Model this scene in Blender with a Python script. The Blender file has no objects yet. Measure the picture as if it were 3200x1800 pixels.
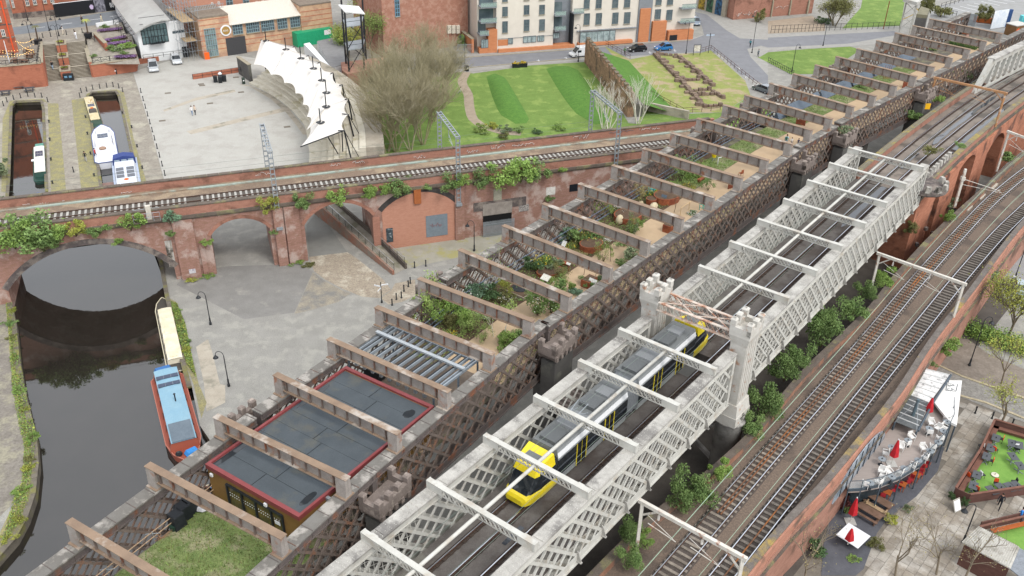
import bpy, bmesh, math, random
from math import sin, cos, pi, radians, sqrt, hypot, atan2
from mathutils import Vector, Matrix
from mathutils.geometry import tessellate_polygon
S = bpy.context.scene
COL = S.collection
RND = random.Random(7)
# ---------------------------------------------------------------- camera
FPX, PITCH, ROLL, CZ = 2879.08, .5451358, .0204652, 60.0
cam = bpy.data.cameras.new('camera'); cam.sensor_width = 36; cam.lens = FPX / 3200 * 36
cam.clip_start = 1; cam.clip_end = 3000
co = bpy.data.objects.new('camera', cam); COL.objects.link(co)
co.matrix_world = Matrix.Translation((0, 0, CZ)) @ Matrix.Rotation(pi / 2 - PITCH, 4, 'X') @ Matrix.Rotation(ROLL, 4, 'Z')
S.camera = co
# ---------------------------------------------------------------- sky and sun (bright overcast)
SUN_EL, SUN_ROT = radians(52), radians(140)
w = bpy.data.worlds.new('World'); S.world = w; w.use_nodes = True
nt = w.node_tree; nt.nodes.clear()
sky = nt.nodes.new('ShaderNodeTexSky'); sky.sky_type = 'NISHITA'; sky.sun_disc = False
sky.sun_elevation = SUN_EL; sky.sun_rotation = SUN_ROT; sky.air_density = 1.0; sky.dust_density = 4.0; sky.ozone_density = 1.0
hs = nt.nodes.new('ShaderNodeHueSaturation'); hs.inputs['Saturation'].default_value = .30
bg = nt.nodes.new('ShaderNodeBackground'); bg.inputs[1].default_value = .15
wo = nt.nodes.new('ShaderNodeOutputWorld')
nt.links.new(sky.outputs[0], hs.inputs['Color']); mx = nt.nodes.new('ShaderNodeMix'); mx.data_type = 'RGBA'; mx.inputs[0].default_value = .62; mx.inputs[7].default_value = (6.6, 6.8, 7.1, 1)   # even layer of cloud over the clear sky
nt.links.new(hs.outputs[0], mx.inputs[6]); nt.links.new(mx.outputs[2], bg.inputs[0]); nt.links.new(bg.outputs[0], wo.inputs[0])
sl = bpy.data.lights.new('sun', 'SUN'); sl.energy = .8; sl.angle = radians(14); sl.color = (1, .965, .91)
so = bpy.data.objects.new('sun', sl); COL.objects.link(so)
so.rotation_euler = (pi / 2 - SUN_EL, 0, radians(40))
so.location = (0, 0, 90)
vs = S.view_settings; vs.view_transform = 'Standard'; vs.look = 'None'; vs.exposure = .95; vs.gamma = 1; vs.use_curve_mapping = False
# ---------------------------------------------------------------- picture -> place
CPI, SPI = cos(PITCH), sin(PITCH)
def ray(u, v):
    x = (u - 1600) / FPX; y = -(v - 900) / FPX
    c, s = cos(ROLL), sin(ROLL)
    x, y = c * x - s * y, s * x + c * y
    return Vector((x, CPI + y * SPI, -SPI + y * CPI))
def at(u, v, z=0.0):
    d = ray(u, v); k = (z - CZ) / d.z
    return Vector((d.x * k, d.y * k, z))
def Z(ox, oy, k):                       # a zoomed view's pixels -> photograph pixels -> place
    def f(x, y, z=0.0): return at(ox + x * k, oy + y * k, z)
    f.px = lambda x, y: (ox + x * k, oy + y * k)
    return f
k4 = 800 / 1932
zA, zB, zC, zD = Z(0, 0, k4), Z(800, 0, k4), Z(1600, 0, k4), Z(2400, 0, k4)
zE, zF, zG, zH = Z(0, 600, k4), Z(800, 600, k4), Z(1600, 600, k4), Z(2400, 600, k4)
zI, zJ, zK, zL = Z(0, 1200, k4), Z(800, 1200, k4), Z(1600, 1200, k4), Z(2400, 1200, k4)
zTL = Z(0, 0, 450 / 2557); zTM = Z(350, 0, 750 / 2576); zAP = Z(1430, 0, 820 / 2576); zFR = Z(2750, 0, 450 / 2576)
zBS = Z(0, 480, 600 / 2557); zMR = Z(2650, 380, 550 / 2571); zTR = Z(1200, 1350, 800 / 2576); zRT = Z(2000, 1350, 800 / 2576); zBA = Z(2500, 950, 700 / 2536)
zD1 = Z(2340, 320, 300 / 2557); zD2 = Z(1850, 520, 400 / 2576); zD3 = Z(600, 1300, 400 / 1932); zD4 = Z(1480, 560, 500 / 2576); zD5 = Z(1200, 760, 600 / 2557)
# ---------------------------------------------------------------- materials
def hx(h, f=.78):
    o = []
    for i in (0, 2, 4):
        c = int(h[i:i + 2], 16) / 255
        o.append((c / 12.92 if c <= .04045 else ((c + .055) / 1.055) ** 2.4) * f)
    return (*o, 1)
MATS = {}
def mat(name, c1, c2=None, sc=2.0, rough=.85, metal=0, c3=None, sc3=.35, amt3=.5, bump=.0, bsc=30, grain=.25, gsc=14, stretch=None, rnd=0.0, emit=0, spec=.3, alpha=1, trans=0, coat=0):
    if name in MATS: return MATS[name]
    m = bpy.data.materials.new(name); MATS[name] = m; m.use_nodes = True
    t = m.node_tree; N = t.nodes; Lk = t.links.new
    b = N['Principled BSDF']
    b.inputs['Roughness'].default_value = rough; b.inputs['Metallic'].default_value = metal
    b.inputs['Specular IOR Level'].default_value = spec
    if coat: b.inputs['Coat Weight'].default_value = coat
    if trans: b.inputs['Transmission Weight'].default_value = trans
    if alpha < 1: b.inputs['Alpha'].default_value = alpha
    C1 = hx(c1)
    geo = N.new('ShaderNodeNewGeometry')
    vec = geo.outputs['Position']
    if stretch:
        mp = N.new('ShaderNodeMapping'); mp.inputs['Scale'].default_value = stretch[:3]
        if len(stretch) > 3: mp.inputs['Rotation'].default_value = (0, 0, stretch[3])
        Lk(vec, mp.inputs[0]); vec = mp.outputs[0]
    def noise(scale, det=4, v=None):
        n = N.new('ShaderNodeTexNoise'); n.inputs['Scale'].default_value = scale; n.inputs['Detail'].default_value = det
        n.inputs['Roughness'].default_value = .62
        Lk(v or vec, n.inputs['Vector']); return n.outputs['Fac']
    def ramp(src, a, bb):
        r = N.new('ShaderNodeMapRange'); r.inputs[1].default_value = a; r.inputs[2].default_value = bb; r.clamp = True
        Lk(src, r.inputs[0]); return r.outputs[0]
    def mix(f, A, B, mode='MIX'):
        x = N.new('ShaderNodeMix'); x.data_type = 'RGBA'; x.blend_type = mode
        for s_, v_ in ((0, f), (6, A), (7, B)):
            if isinstance(v_, (tuple, float, int)): x.inputs[s_].default_value = v_
            else: Lk(v_, x.inputs[s_])
        return x.outputs[2]
    col = C1
    if c2: col = mix(ramp(noise(sc), .34, .66), C1, hx(c2))
    if c3: 
        lo = .5 + (.5 - amt3) * .3
        col = mix(ramp(noise(sc3, 6, geo.outputs['Position']), lo - .03, lo + .09), col, hx(c3))
    if grain:
        g = ramp(noise(gsc, 3), .25, .75)
        gr = N.new('ShaderNodeMapRange'); gr.inputs[3].default_value = 1 - grain; gr.inputs[4].default_value = 1 + grain
        Lk(g, gr.inputs[0])
        col = mix(1.0, col, gr.outputs[0], 'MULTIPLY')
    if rnd:
        oi = N.new('ShaderNodeObjectInfo'); gr = N.new('ShaderNodeMapRange'); gr.inputs[3].default_value = 1 - rnd; gr.inputs[4].default_value = 1 + rnd
        Lk(oi.outputs['Random'], gr.inputs[0]); col = mix(1.0, col, gr.outputs[0], 'MULTIPLY')
    if isinstance(col, tuple): b.inputs['Base Color'].default_value = col
    else: Lk(col, b.inputs['Base Color'])
    if bump:
        bp = N.new('ShaderNodeBump'); bp.inputs['Strength'].default_value = bump; bp.inputs['Distance'].default_value = .05
        Lk(noise(bsc), bp.inputs['Height']); Lk(bp.outputs[0], b.inputs['Normal'])
    if emit:
        b.inputs['Emission Color'].default_value = C1; b.inputs['Emission Strength'].default_value = emit
    return m
def leafmat(name, c1, c2, sc=1.2):
    m = mat(name, c1, c2, sc=sc, rough=.6, grain=.45, gsc=9, spec=.25, rnd=.18)
    b = m.node_tree.nodes['Principled BSDF']; b.inputs['Subsurface Weight'].default_value = 0
    return m
# ---------------------------------------------------------------- mesh helpers
class MB:
    def __init__(s): s.v = []; s.f = []; s.mi = []; s.cur = 0
    def pts(s, P): i = len(s.v); s.v += [tuple(p) for p in P]; return i
    def face(s, *idx): s.f.append(idx); s.mi.append(s.cur)
    def quad(s, a, b, c, d): i = s.pts((a, b, c, d)); s.face(i, i + 1, i + 2, i + 3)
    def tri(s, a, b, c): i = s.pts((a, b, c)); s.face(i, i + 1, i + 2)
    def hexa(s, P):                      # 8 points: bottom 4 then top 4
        i = s.pts(P)
        for q in ((0, 3, 2, 1), (4, 5, 6, 7), (0, 1, 5, 4), (1, 2, 6, 5), (2, 3, 7, 6), (3, 0, 4, 7)): s.face(*[i + k for k in q])
    def box(s, c, d, rz=0.0, tx=1.0, ty=None):   # centre of base c, size d, top scaled
        ty = tx if ty is None else ty; P = []
        for zz, kx, ky in ((0, 1, 1), (d[2], tx, ty)):
            for sx, sy in ((-1, -1), (1, -1), (1, 1), (-1, 1)):
                x, y = sx * d[0] / 2 * kx, sy * d[1] / 2 * ky
                P.append((c[0] + x * cos(rz) - y * sin(rz), c[1] + x * sin(rz) + y * cos(rz), c[2] + zz))
        s.hexa(P)
    def bar(s, p, q, w, h, up=(0, 0, 1)):
        p = Vector(p); q = Vector(q); d = (q - p)
        if d.length < 1e-6: return
        d.normalize(); u = Vector(up)
        sd = d.cross(u)
        if sd.length < 1e-4: sd = d.cross(Vector((1, 0, 0)))
        sd.normalize(); u = sd.cross(d).normalized()
        a = sd * w / 2; b = u * h / 2
        s.hexa([p - a - b, p + a - b, q + a - b, q - a - b, p - a + b, p + a + b, q + a + b, q - a + b])
    def tube(s, p, q, r, r2=None, n=6, cap=True):
        p = Vector(p); q = Vector(q); r2 = r if r2 is None else r2; d = q - p
        if d.length < 1e-6: return
        d.normalize(); u = d.orthogonal().normalized(); v = d.cross(u)
        i = s.pts([p + (u * cos(2 * pi * k / n) + v * sin(2 * pi * k / n)) * r for k in range(n)] + [q + (u * cos(2 * pi * k / n) + v * sin(2 * pi * k / n)) * r2 for k in range(n)])
        for k in range(n): s.face(i + k, i + (k + 1) % n, i + n + (k + 1) % n, i + n + k)
        if cap: s.face(*[i + k for k in range(n)][::-1]); s.face(*[i + n + k for k in range(n)])
    def path(s, pts, r, n=5):
        for a, b in zip(pts, pts[1:]): s.tube(a, b, r, n=n)
    def lathe(s, prof, c=(0, 0, 0), n=12):     # (radius, z) pairs
        i = len(s.v)
        for r, z in prof: s.pts([(c[0] + r * cos(2 * pi * k / n), c[1] + r * sin(2 * pi * k / n), c[2] + z) for k in range(n)])
        for j in range(len(prof) - 1):
            for k in range(n): s.face(i + j * n + k, i + j * n + (k + 1) % n, i + (j + 1) * n + (k + 1) % n, i + (j + 1) * n + k)
        s.face(*[i + k for k in range(n)][::-1]); s.face(*[i + (len(prof) - 1) * n + k for k in range(n)])
    def prism(s, poly, z0, z1, top=True, bottom=True):
        n = len(poly); i = s.pts([(p[0], p[1], z0) for p in poly] + [(p[0], p[1], z1) for p in poly])
        for k in range(n): s.face(i + k, i + (k + 1) % n, i + n + (k + 1) % n, i + n + k)
        tr = tessellate_polygon([[Vector((p[0], p[1], 0)) for p in poly]])
        for a, b, c in tr:
            if top: s.face(i + n + a, i + n + b, i + n + c)
            if bottom: s.face(i + a, i + b, i + c)
    def sheet(s, poly, holes=()):              # 3-D polygon, triangulated
        rings = [[Vector(p) for p in poly]] + [[Vector(p) for p in h] for h in holes]
        flat = [p for r in rings for p in r]; i = s.pts(flat)
        for t in tessellate_polygon([[Vector((p.x, p.y, 0)) for p in r] for r in rings]):
            a, b, c = (flat[k] for k in t)
            s.face(*([i + k for k in t] if (b - a).cross(c - a).z > 0 else [i + k for k in t][::-1]))
    def leaf(s, p, r, rng=RND):
        d = Vector((rng.gauss(0, 1), rng.gauss(0, 1), rng.gauss(0, 1))).normalized(); e = d.orthogonal().normalized()
        e = (e * rng.uniform(-1, 1) + d.cross(e) * rng.uniform(-1, 1)).normalized()
        p = Vector(p); i = s.pts((p - d * r, p + e * r * .55, p + d * r, p - e * r * .55)); s.face(i, i + 1, i + 2, i + 3)
    def mesh(s, name, mats, tf=None, smooth=False):
        me = bpy.data.meshes.new(name)
        me.from_pydata([tf(v) for v in s.v] if tf else s.v, [], s.f)
        for m in (mats if isinstance(mats, (list, tuple)) else [mats]): me.materials.append(m)
        if any(s.mi): me.polygons.foreach_set('material_index', s.mi)
        if smooth: me.polygons.foreach_set('use_smooth', [True] * len(s.f))
        me.update(); return me
def link(name, me, parent=None, loc=(0, 0, 0), rot=(0, 0, 0), scale=None):
    o = bpy.data.objects.new(name, me); COL.objects.link(o); o.parent = parent; o.location = loc; o.rotation_euler = rot
    if scale: o.scale = scale
    return o
def tag(o, label, cat=None, group=None, kind=None):
    if label: o['label'] = label
    if cat: o['category'] = cat
    if group: o['group'] = group
    if kind: o['kind'] = kind
    return o
class Thing:
    def __init__(s, name, label, cat, loc=(0, 0, 0), rz=0.0, group=None):
        s.o = bpy.data.objects.new(name, None); COL.objects.link(s.o); s.o.empty_display_size = .2
        s.loc = Vector(loc); s.rz = rz; s.o.location = s.loc; s.o.rotation_euler = (0, 0, rz); tag(s.o, label, cat, group)
    def tf(s, v):
        x, y, z = v[0] - s.loc.x, v[1] - s.loc.y, v[2] - s.loc.z; c, n = cos(s.rz), sin(s.rz)
        return (x * c + y * n, -x * n + y * c, z)
    def add(s, name, mb, m, parent=None, world=True, smooth=False):
        return link(name, mb.mesh(name, m, s.tf if world else None, smooth), parent or s.o)
    def copy(s, loc, rz=None, label=None, scale=None):
        n = Thing.__new__(Thing); n.loc = Vector(loc); n.rz = s.rz if rz is None else rz
        def cp(o, par):
            c = o.copy(); COL.objects.link(c); c.parent = par
            for ch in o.children: cp(ch, c)
            return c
        n.o = cp(s.o, None); n.o.location = n.loc; n.o.rotation_euler = (0, 0, n.rz)
        if label: n.o['label'] = label
        if scale: n.o.scale = (scale,) * 3 if not isinstance(scale, tuple) else scale
        return n
def solo(name, mb, m, label, cat, group=None, smooth=False, base=None):
    """a thing that is one mesh, its origin at its own base"""
    if base is None:
        xs = [v[0] for v in mb.v]; ys = [v[1] for v in mb.v]; base = ((min(xs) + max(xs)) / 2, (min(ys) + max(ys)) / 2, min(v[2] for v in mb.v))
    o = link(name, mb.mesh(name, m, lambda v: (v[0] - base[0], v[1] - base[1], v[2] - base[2]), smooth), None, base)
    return tag(o, label, cat, group)
def struct(name, mb, m, smooth=False, kind='structure', label=None):
    o = link(name, mb.mesh(name, m, None, smooth)); o['kind'] = kind
    if label: o['label'] = label
    return o
def flat(name, poly, z, m, kind='structure', label=None):
    mb = MB(); mb.sheet([(p[0], p[1], z) for p in poly]); return struct(name, mb, m, kind=kind, label=label)
ORD = ['first', 'second', 'third', 'fourth', 'fifth', 'sixth', 'seventh', 'eighth', 'ninth', 'tenth', 'eleventh', 'twelfth', 'thirteenth', 'fourteenth', 'fifteenth', 'sixteenth', 'seventeenth', 'eighteenth', 'nineteenth', 'twentieth', 'twenty-first', 'twenty-second', 'twenty-third', 'twenty-fourth', 'twenty-fifth', 'twenty-sixth', 'twenty-seventh', 'twenty-eighth']
class Wall:
    """a vertical plane p0->p1; outward side is to the right of p0->p1 (towards the camera when p0 is on the left)"""
    def __init__(s, p0, p1):
        s.p = Vector((p0[0], p0[1], 0)); s.d = Vector((p1[0] - p0[0], p1[1] - p0[1], 0)); s.len = s.d.length; s.d.normalize()
        s.n = s.nn = Vector((s.d.y, -s.d.x, 0)); s.rz = atan2(s.d.y, s.d.x)
    def sz(s, px):
        r = ray(*px); k = (s.p - Vector((0, 0, CZ))).dot(s.nn) / r.dot(s.nn); q = Vector((0, 0, CZ)) + r * k
        return (q - s.p).dot(s.d), q.z
    def pt(s, a, z, out=0.0): q = s.p + s.d * a + s.n * out; return (q.x, q.y, z)
    def box(s, mb, a0, a1, z0, z1, o0, o1):
        mb.hexa([s.pt(a0, z0, o1), s.pt(a1, z0, o1), s.pt(a1, z0, o0), s.pt(a0, z0, o0), s.pt(a0, z1, o1), s.pt(a1, z1, o1), s.pt(a1, z1, o0), s.pt(a0, z1, o0)])
    def poly(s, mb, P, o0, o1):          # polygon in (a,z) extruded between two offsets
        n = len(P); i = mb.pts([s.pt(a, z, o1) for a, z in P] + [s.pt(a, z, o0) for a, z in P])
        for k in range(n): mb.face(i + k, i + n + k, i + n + (k + 1) % n, i + (k + 1) % n)
        for t in tessellate_polygon([[Vector((a, z, 0)) for a, z in P]]):
            mb.face(*[i + k for k in t]); mb.face(*[i + n + k for k in t][::-1])
# ================================================================ ground, water
M_yard = mat('yard_asphalt', '989690', '8e8c86', sc=.5, rough=.9, c3='a09e96', sc3=.6, amt3=.4, grain=.26, gsc=9, bump=.15, bsc=18)
M_quay = mat('quay_stone', '7b7468', '655f55', sc=.9, rough=.95, c3='7d7a4a', sc3=.5, amt3=.4, grain=.3, bump=.4, bsc=5)
M_water = mat('canal_water', '2c2824', '26231f', sc=.3, rough=.03, grain=0, spec=1.0)
_n = M_water.node_tree; _b = _n.nodes['Principled BSDF']; _w = _n.nodes.new('ShaderNodeTexNoise'); _w.inputs['Scale'].default_value = 1.1; _w.inputs['Detail'].default_value = 3
_bp = _n.nodes.new('ShaderNodeBump'); _bp.inputs['Strength'].default_value = .035; _bp.inputs['Distance'].default_value = .08
_g = _n.nodes.new('ShaderNodeNewGeometry'); _n.links.new(_g.outputs['Position'], _w.inputs['Vector']); _n.links.new(_w.outputs['Fac'], _bp.inputs['Height']); _n.links.new(_bp.outputs[0], _b.inputs['Normal'])
canal = [at(-330, 2100), at(0, 1742), at(54, 1680), at(89, 1614), at(112, 1544), at(122, 1448), at(116, 1366), at(95, 1283), at(75, 1200), at(62, 1118), at(52, 1014), at(37, 944), at(27, 840),
         at(15, 640), at(22, 560), at(31, 331), at(46, 316), at(134, 314), at(140, 340), at(151, 600), at(155, 690), at(318, 690), at(312, 592), at(269, 300), at(285, 288), at(366, 284), at(376, 300), at(439, 576), at(460, 690),
         at(508, 815), at(530, 931), at(560, 1060), at(600, 1210), at(625, 1330), at(700, 1440), at(760, 1700), at(760, 2100)]
canal = [(p.x, p.y) for p in canal]
mb = MB(); mb.sheet([(-420, -60, 0), (420, -60, 0), (420, 700, 0), (-420, 700, 0)], [[(x, y, 0) for x, y in canal]])
struct('ground', mb, M_yard)
mb = MB(); mb.sheet([(-300, -40, -.8), (60, -40, -.8), (60, 260, -.8), (-300, 260, -.8)]); struct('water', mb, M_water)
mb = MB(); n = len(canal); i = mb.pts([(x, y, 0) for x, y in canal] + [(x, y, -2.2) for x, y in canal])
for k in range(n): mb.face(i + k, i + (k + 1) % n, i + n + (k + 1) % n, i + n + k)
struct('quay_wall', mb, M_quay)
# coping stones along the quay edge
mbs = []
def coping(pts, wid, name='coping_stone', m=M_quay, ln=1.5, hgt=.12):
    par = link('quay_edge', None); par['kind'] = 'structure'
    me = MB(); me.box((0, 0, 0), (1, 1, 1)); me = me.mesh('coping_stone', m)
    for a, b in zip(pts, pts[1:]):
        a = Vector((a[0], a[1], 0)); b = Vector((b[0], b[1], 0)); L = (b - a).length; k = max(1, int(L / ln)); d = (b - a) / L; rz = atan2(d.y, d.x); nrm = Vector((-d.y, d.x, 0))
        for j in range(k):
            p = a + d * (L * (j + .5) / k) + nrm * wid * .5 * -1
            link('coping_stone', me, par, (p.x, p.y, -.1 + RND.uniform(0, .02)), (0, 0, rz), (L / k - .04, wid, hgt + .1))
coping(canal[1:13][::-1], .55); coping(canal[28:33], -.0 + .5)
coping(canal[13:20], .45); coping(canal[22:28], .45)
# surfaces of the yards, each a thin sheet above the last
M_cob = mat('tan_cobbles', 'a79c8a', '95897a', sc=1.6, rough=.95, c3='b9b1a0', sc3=.5, amt3=.35, grain=.35, gsc=5, bump=.5, bsc=8)
M_plaza = mat('pale_plaza_concrete', 'b4b2ab', 'aeaca5', sc=.5, rough=.9, c3='a9a69f', sc3=.3, amt3=.4, grain=.12, gsc=5)
M_flag = mat('quay_flagstones', '9b958a', '8b8479', sc=.8, rough=.95, c3='a8a394', sc3=.3, amt3=.35, grain=.22, gsc=3)
M_moss = mat('mossy_setts', '8f8a64', '85806a', sc=1.4, rough=.95, c3='979064', sc3=.8, amt3=.5, grain=.35, gsc=6, bump=.3, bsc=10)
M_darkyard = mat('worn_yard_patch', '8a8884', '7f7d79', sc=.6, rough=.92, c3='98958e', sc3=.4, amt3=.2, grain=.22, gsc=9)
M_palegr = mat('pale_concrete_strip', 'b6ae9f', 'a89f90', sc=.6, rough=.95, c3='8f8a7c', sc3=.4, amt3=.35, grain=.2)
flat('cobbled_turning_circle', [zF(400, 490), zF(690, 455), zF(760, 500), zF(960, 660), zF(1020, 740), zF(930, 800), zF(800, 790), zF(650, 730), zF(520, 660), zF(440, 600)], .012, M_cob)
flat('cobbled_apron', [zF(430, 605), zF(520, 672), zF(650, 742), zF(720, 765), zF(620, 830), zF(420, 890), zF(290, 920)], .008, mat('worn_cobbles', 'a09887', '8d867a', sc=1.2, c3='807e79', sc3=.4, amt3=.5, grain=.3, gsc=6, bump=.4, bsc=9))
flat('tarmac_patch', [zF(-200, 560), zF(330, 545), zF(430, 600), zF(290, 910), zF(-90, 960), zF(-600, 700), zF(-500, 600)], .006, M_darkyard)
flat('bollard_cobbles', [zF(940, 800), zF(1020, 745), zF(1050, 690), zF(1200, 660), zF(1210, 780), zF(1100, 830), zF(1000, 850)], .009, M_cob)
flat('arch_tarmac', [zF(380, 250), zF(470, 140), zF(690, 455), zF(400, 488)], .010, mat('smooth_tarmac', '8b8b86', '82827d', sc=.8, grain=.12))
flat('upper_yard', [zF(1010, 400), zF(1080, 380), zF(1560, 300), zF(1890, 250), zF(1900, 420), zF(1400, 520), zF(1150, 575)], .007, mat('lichen_yard', 'a7a497', '999686', sc=.5, c3='a19c6c', sc3=.35, amt3=.42, grain=.18))
flat('quay_slabs', [zE(1480, 1170), zE(1570, 1110), zE(1600, 1200), zE(1660, 1449), zI(1700, 10), zI(1700, 140), zI(1560, 210), zI(1540, 0)], .011, M_palegr)
flat('mossy_verge', [zE(1275, 800), zE(1330, 830), zE(1400, 1000), zE(1440, 1200), zE(1500, 1449), zI(1560, 140), zI(1520, 260), zI(1460, 0), zE(1400, 1300), zE(1330, 1050)], .014, M_moss)
flat('towpath', [zE(-200, 480), zE(20, 600), zE(40, 830), zE(60, 1000), zE(70, 1200), zE(110, 1449), zI(160, 250), zI(190, 480), zI(180, 700), zI(100, 900), zI(0, 1000), zI(-400, 1100), zI(-500, 0)], .006, mat('towpath_setts', '8a847b', '79736b', sc=.9, grain=.3, gsc=4, c3='96917f', sc3=.4))
flat('towpath_verge', [zE(55, 600), zE(85, 830), zE(115, 1000), zE(140, 1250), zE(180, 1449), zI(222, 200), zI(265, 330), zI(275, 400), zI(250, 640), zI(240, 830), zI(190, 960), zI(110, 1120), zI(0, 1290), zI(-60, 1250), zI(90, 930), zI(165, 740), zI(185, 480), zI(160, 250), zI(100, 0), zE(70, 1200), zE(60, 1000), zE(40, 830)], .010, M_moss)
flat('arena', [zA(1005, 545), zA(1070, 520), zA(1500, 395), zA(1800, 420), zA(1932, 440), zB(100, 420), zB(500, 560), zB(640, 800), zB(720, 1000), zB(740, 1160), zB(0, 1290), zA(1300, 1400), zA(1245, 1375), zA(1130, 950)], .006, M_plaza)
flat('arena_band', [zTM(1460, 910), zTM(1700, 1010), zTM(1880, 1150), zTM(2010, 1300), zTM(2120, 1443), zTM(2050, 1443), zTM(1960, 1320), zTM(1860, 1200), zTM(1700, 1060), zTM(1480, 930), zTM(1340, 905)], .010, M_palegr)
flat('arena_band', [zTM(2050, 1110), zTM(2060, 1150), zTM(1460, 1290), zTM(850, 1443), zTM(800, 1410), zTM(1450, 1250)], .013, M_palegr)
flat('arena_band', [zTM(1310, 960), zTM(1330, 985), zTM(900, 1080), zTM(560, 1200), zTM(550, 1180), zTM(900, 1050)], .013, M_palegr)
mb = MB(); _arms = [[Vector((x, y, .005)) for x, y in canal[13:21]], [Vector((x, y, .005)) for x, y in canal[21:29]]]
mb.sheet([Vector((p.x, p.y, .005)) for p in (zA(-150, 640), zA(330, 620), zA(700, 560), zA(1000, 540), zA(1130, 950), zA(1240, 1375), zA(1250, 1449), at(530, 700), at(-60, 780))], _arms); struct('basin_quay', mb, M_flag)
for P in ([zA(360, 780), zA(440, 780), zA(500, 1449), zA(385, 1449)], [zA(540, 755), zA(640, 740), zA(665, 800), zA(730, 1250), zA(750, 1449), zA(615, 1449)], [zA(640, 715), zA(700, 690), zA(880, 675), zA(935, 700), zA(960, 800), zA(1010, 1050), zA(1110, 1390), zA(1060, 1390), zA(970, 960), zA(905, 705), zA(860, 688), zA(700, 700)], [zA(20, 900), zA(75, 760), zA(330, 745), zA(360, 780), zA(335, 768), zA(95, 775), zA(72, 800), zA(55, 1449), zA(10, 1449)]):
    flat('mossy_edge', P, .012, M_moss)
# ================================================================ brick viaduct across the canal
M_brick = mat('weathered_red_brick', 'a47f74', '92705f', sc=1.6, rough=.95, c3='b9a49a', sc3=.5, amt3=.42, grain=.3, gsc=9, stretch=(1, 1, 3.2), bump=.35, bsc=9)
M_brickor = mat('orange_red_brick', 'ad7f6d', '9c7060', sc=1.2, rough=.95, c3='7d5a4c', sc3=.35, amt3=.28, grain=.26, gsc=9, stretch=(1, 1, 3.2), bump=.3, bsc=9)
M_brickclean = mat('clean_orange_brick', 'c2907a', 'b88570', sc=1.5, rough=.95, grain=.15, gsc=10, stretch=(1, 1, 3.2))
M_dkcop = mat('sooty_coping', '6f655c', '5b524b', sc=1.0, rough=.95, c3='85805f', sc3=.5, amt3=.35, grain=.3)
M_ring = mat('dark_arch_stone', '6b625d', '575050', sc=1.2, rough=.95, grain=.3, c3='8a8078', sc3=.8)
FW = Wall((-95, 80.75), (33, 125.9))
def arc(pl, pr, pc, n=18):
    (s0, z0), (s1, z1), (sc_, zc) = FW.sz(pl), FW.sz(pr), FW.sz(pc)
    zs = (z0 + z1) / 2; a = (s1 - s0) / 2; m = (s0 + s1) / 2; r = max(.4, zc - zs); R = (a * a + r * r) / (2 * r); half = math.asin(min(1, a / R)) if r <= a else pi - math.asin(a / R)
    return [(m + R * sin(-half + 2 * half * k / n), zs + r - R + R * cos(-half + 2 * half * k / n)) for k in range(n + 1)]
sR = FW.sz((545, 836)); sC = FW.sz((265, 766))
aw = sR[0] - sC[0]; r = sC[1] - sR[1]; Rr = (aw * aw + r * r) / (2 * r); hf = math.asin(aw / Rr)
A1 = [(sC[0] + Rr * sin(-hf + 2 * hf * k / 28), sC[1] - Rr + Rr * cos(-hf + 2 * hf * k / 28)) for k in range(29)]
A2 = arc((658, 737), (843, 714), (752, 682)); A3 = arc((951, 699), (1166, 678), (1050, 635)); A4 = arc((1193, 662), (1421, 633), (1300, 601))
VT = Thing('brick_viaduct', 'long weathered red brick railway viaduct with arches across the canal', 'viaduct', FW.pt(FW.len / 2, 0))
poly = [(0, -2)]
for A in (A1, A2, A3): poly += [(A[0][0], -2)] + A + [(A[-1][0], -2)]
TOPZ = 8.7
poly += [(FW.len, -2), (FW.len, TOPZ), (0, TOPZ)]
m = MB(); FW.poly(m, poly, -8.6, 0); VT.add('arcaded_wall', m, M_brick)
def ring(A, dep, wid, mm, name='voussoir', out=.05, par=None):
    for k in range(len(A) - 1):
        (a, z), (b, z2) = A[k], A[k + 1]; cx = (A[0][0] + A[-1][0]) / 2
        def off(p, q):
            dx, dz = q[0] - p[0], q[1] - p[1]; L = hypot(dx, dz); return -dz / L, dx / L
        nx, nz = off(A[max(0, k - 1)], A[k + 1]); mx, mz = off(A[k], A[min(len(A) - 1, k + 2)])
        mb = MB(); g = .012
        P = [(a, z), (b, z2), (b + mx * wid, z2 + mz * wid), (a + nx * wid, z + nz * wid)]
        FW.poly(mb, P, -.3, out + RND.uniform(0, .015)); VT.add(name, mb, mm, par)
ring(A1, .3, .75, M_ring); ring(A4, .3, .7, mat('charcoal_brick_ring', '4c4846', '403c3b', sc=2, grain=.3)); ring(A2, .3, .45, M_brickor); ring(A3, .3, .45, M_brickor)
# string course, parapets, copings
m = MB(); FW.box(m, 0, FW.len, 8.35, 8.7, 0, .28); FW.box(m, 0, FW.len, 8.15, 8.35, 0, .14); VT.add('string_course', m, M_dkcop)
m = MB(); FW.box(m, 0, FW.len, 8.7, 9.75, -.55, -.05); VT.add('front_parapet', m, M_brickor)
m = MB(); FW.box(m, 0, FW.len, 8.7, 9.85, -8.6, -8.15); bpw = VT.add('back_parapet', m, M_brickor)
me = MB(); me.box((0, 0, 0), (1.46, .64, .14)); me = me.mesh('coping_stone', M_dkcop)
for j in range(int(FW.len / 1.5)):
    for off, z in ((-.3, 9.75), (-8.38, 9.85)):
        p = FW.pt(j * 1.5 + .75, z, off); link('coping_stone', me, VT.o, VT.tf(p), (0, 0, FW.rz))
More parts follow.
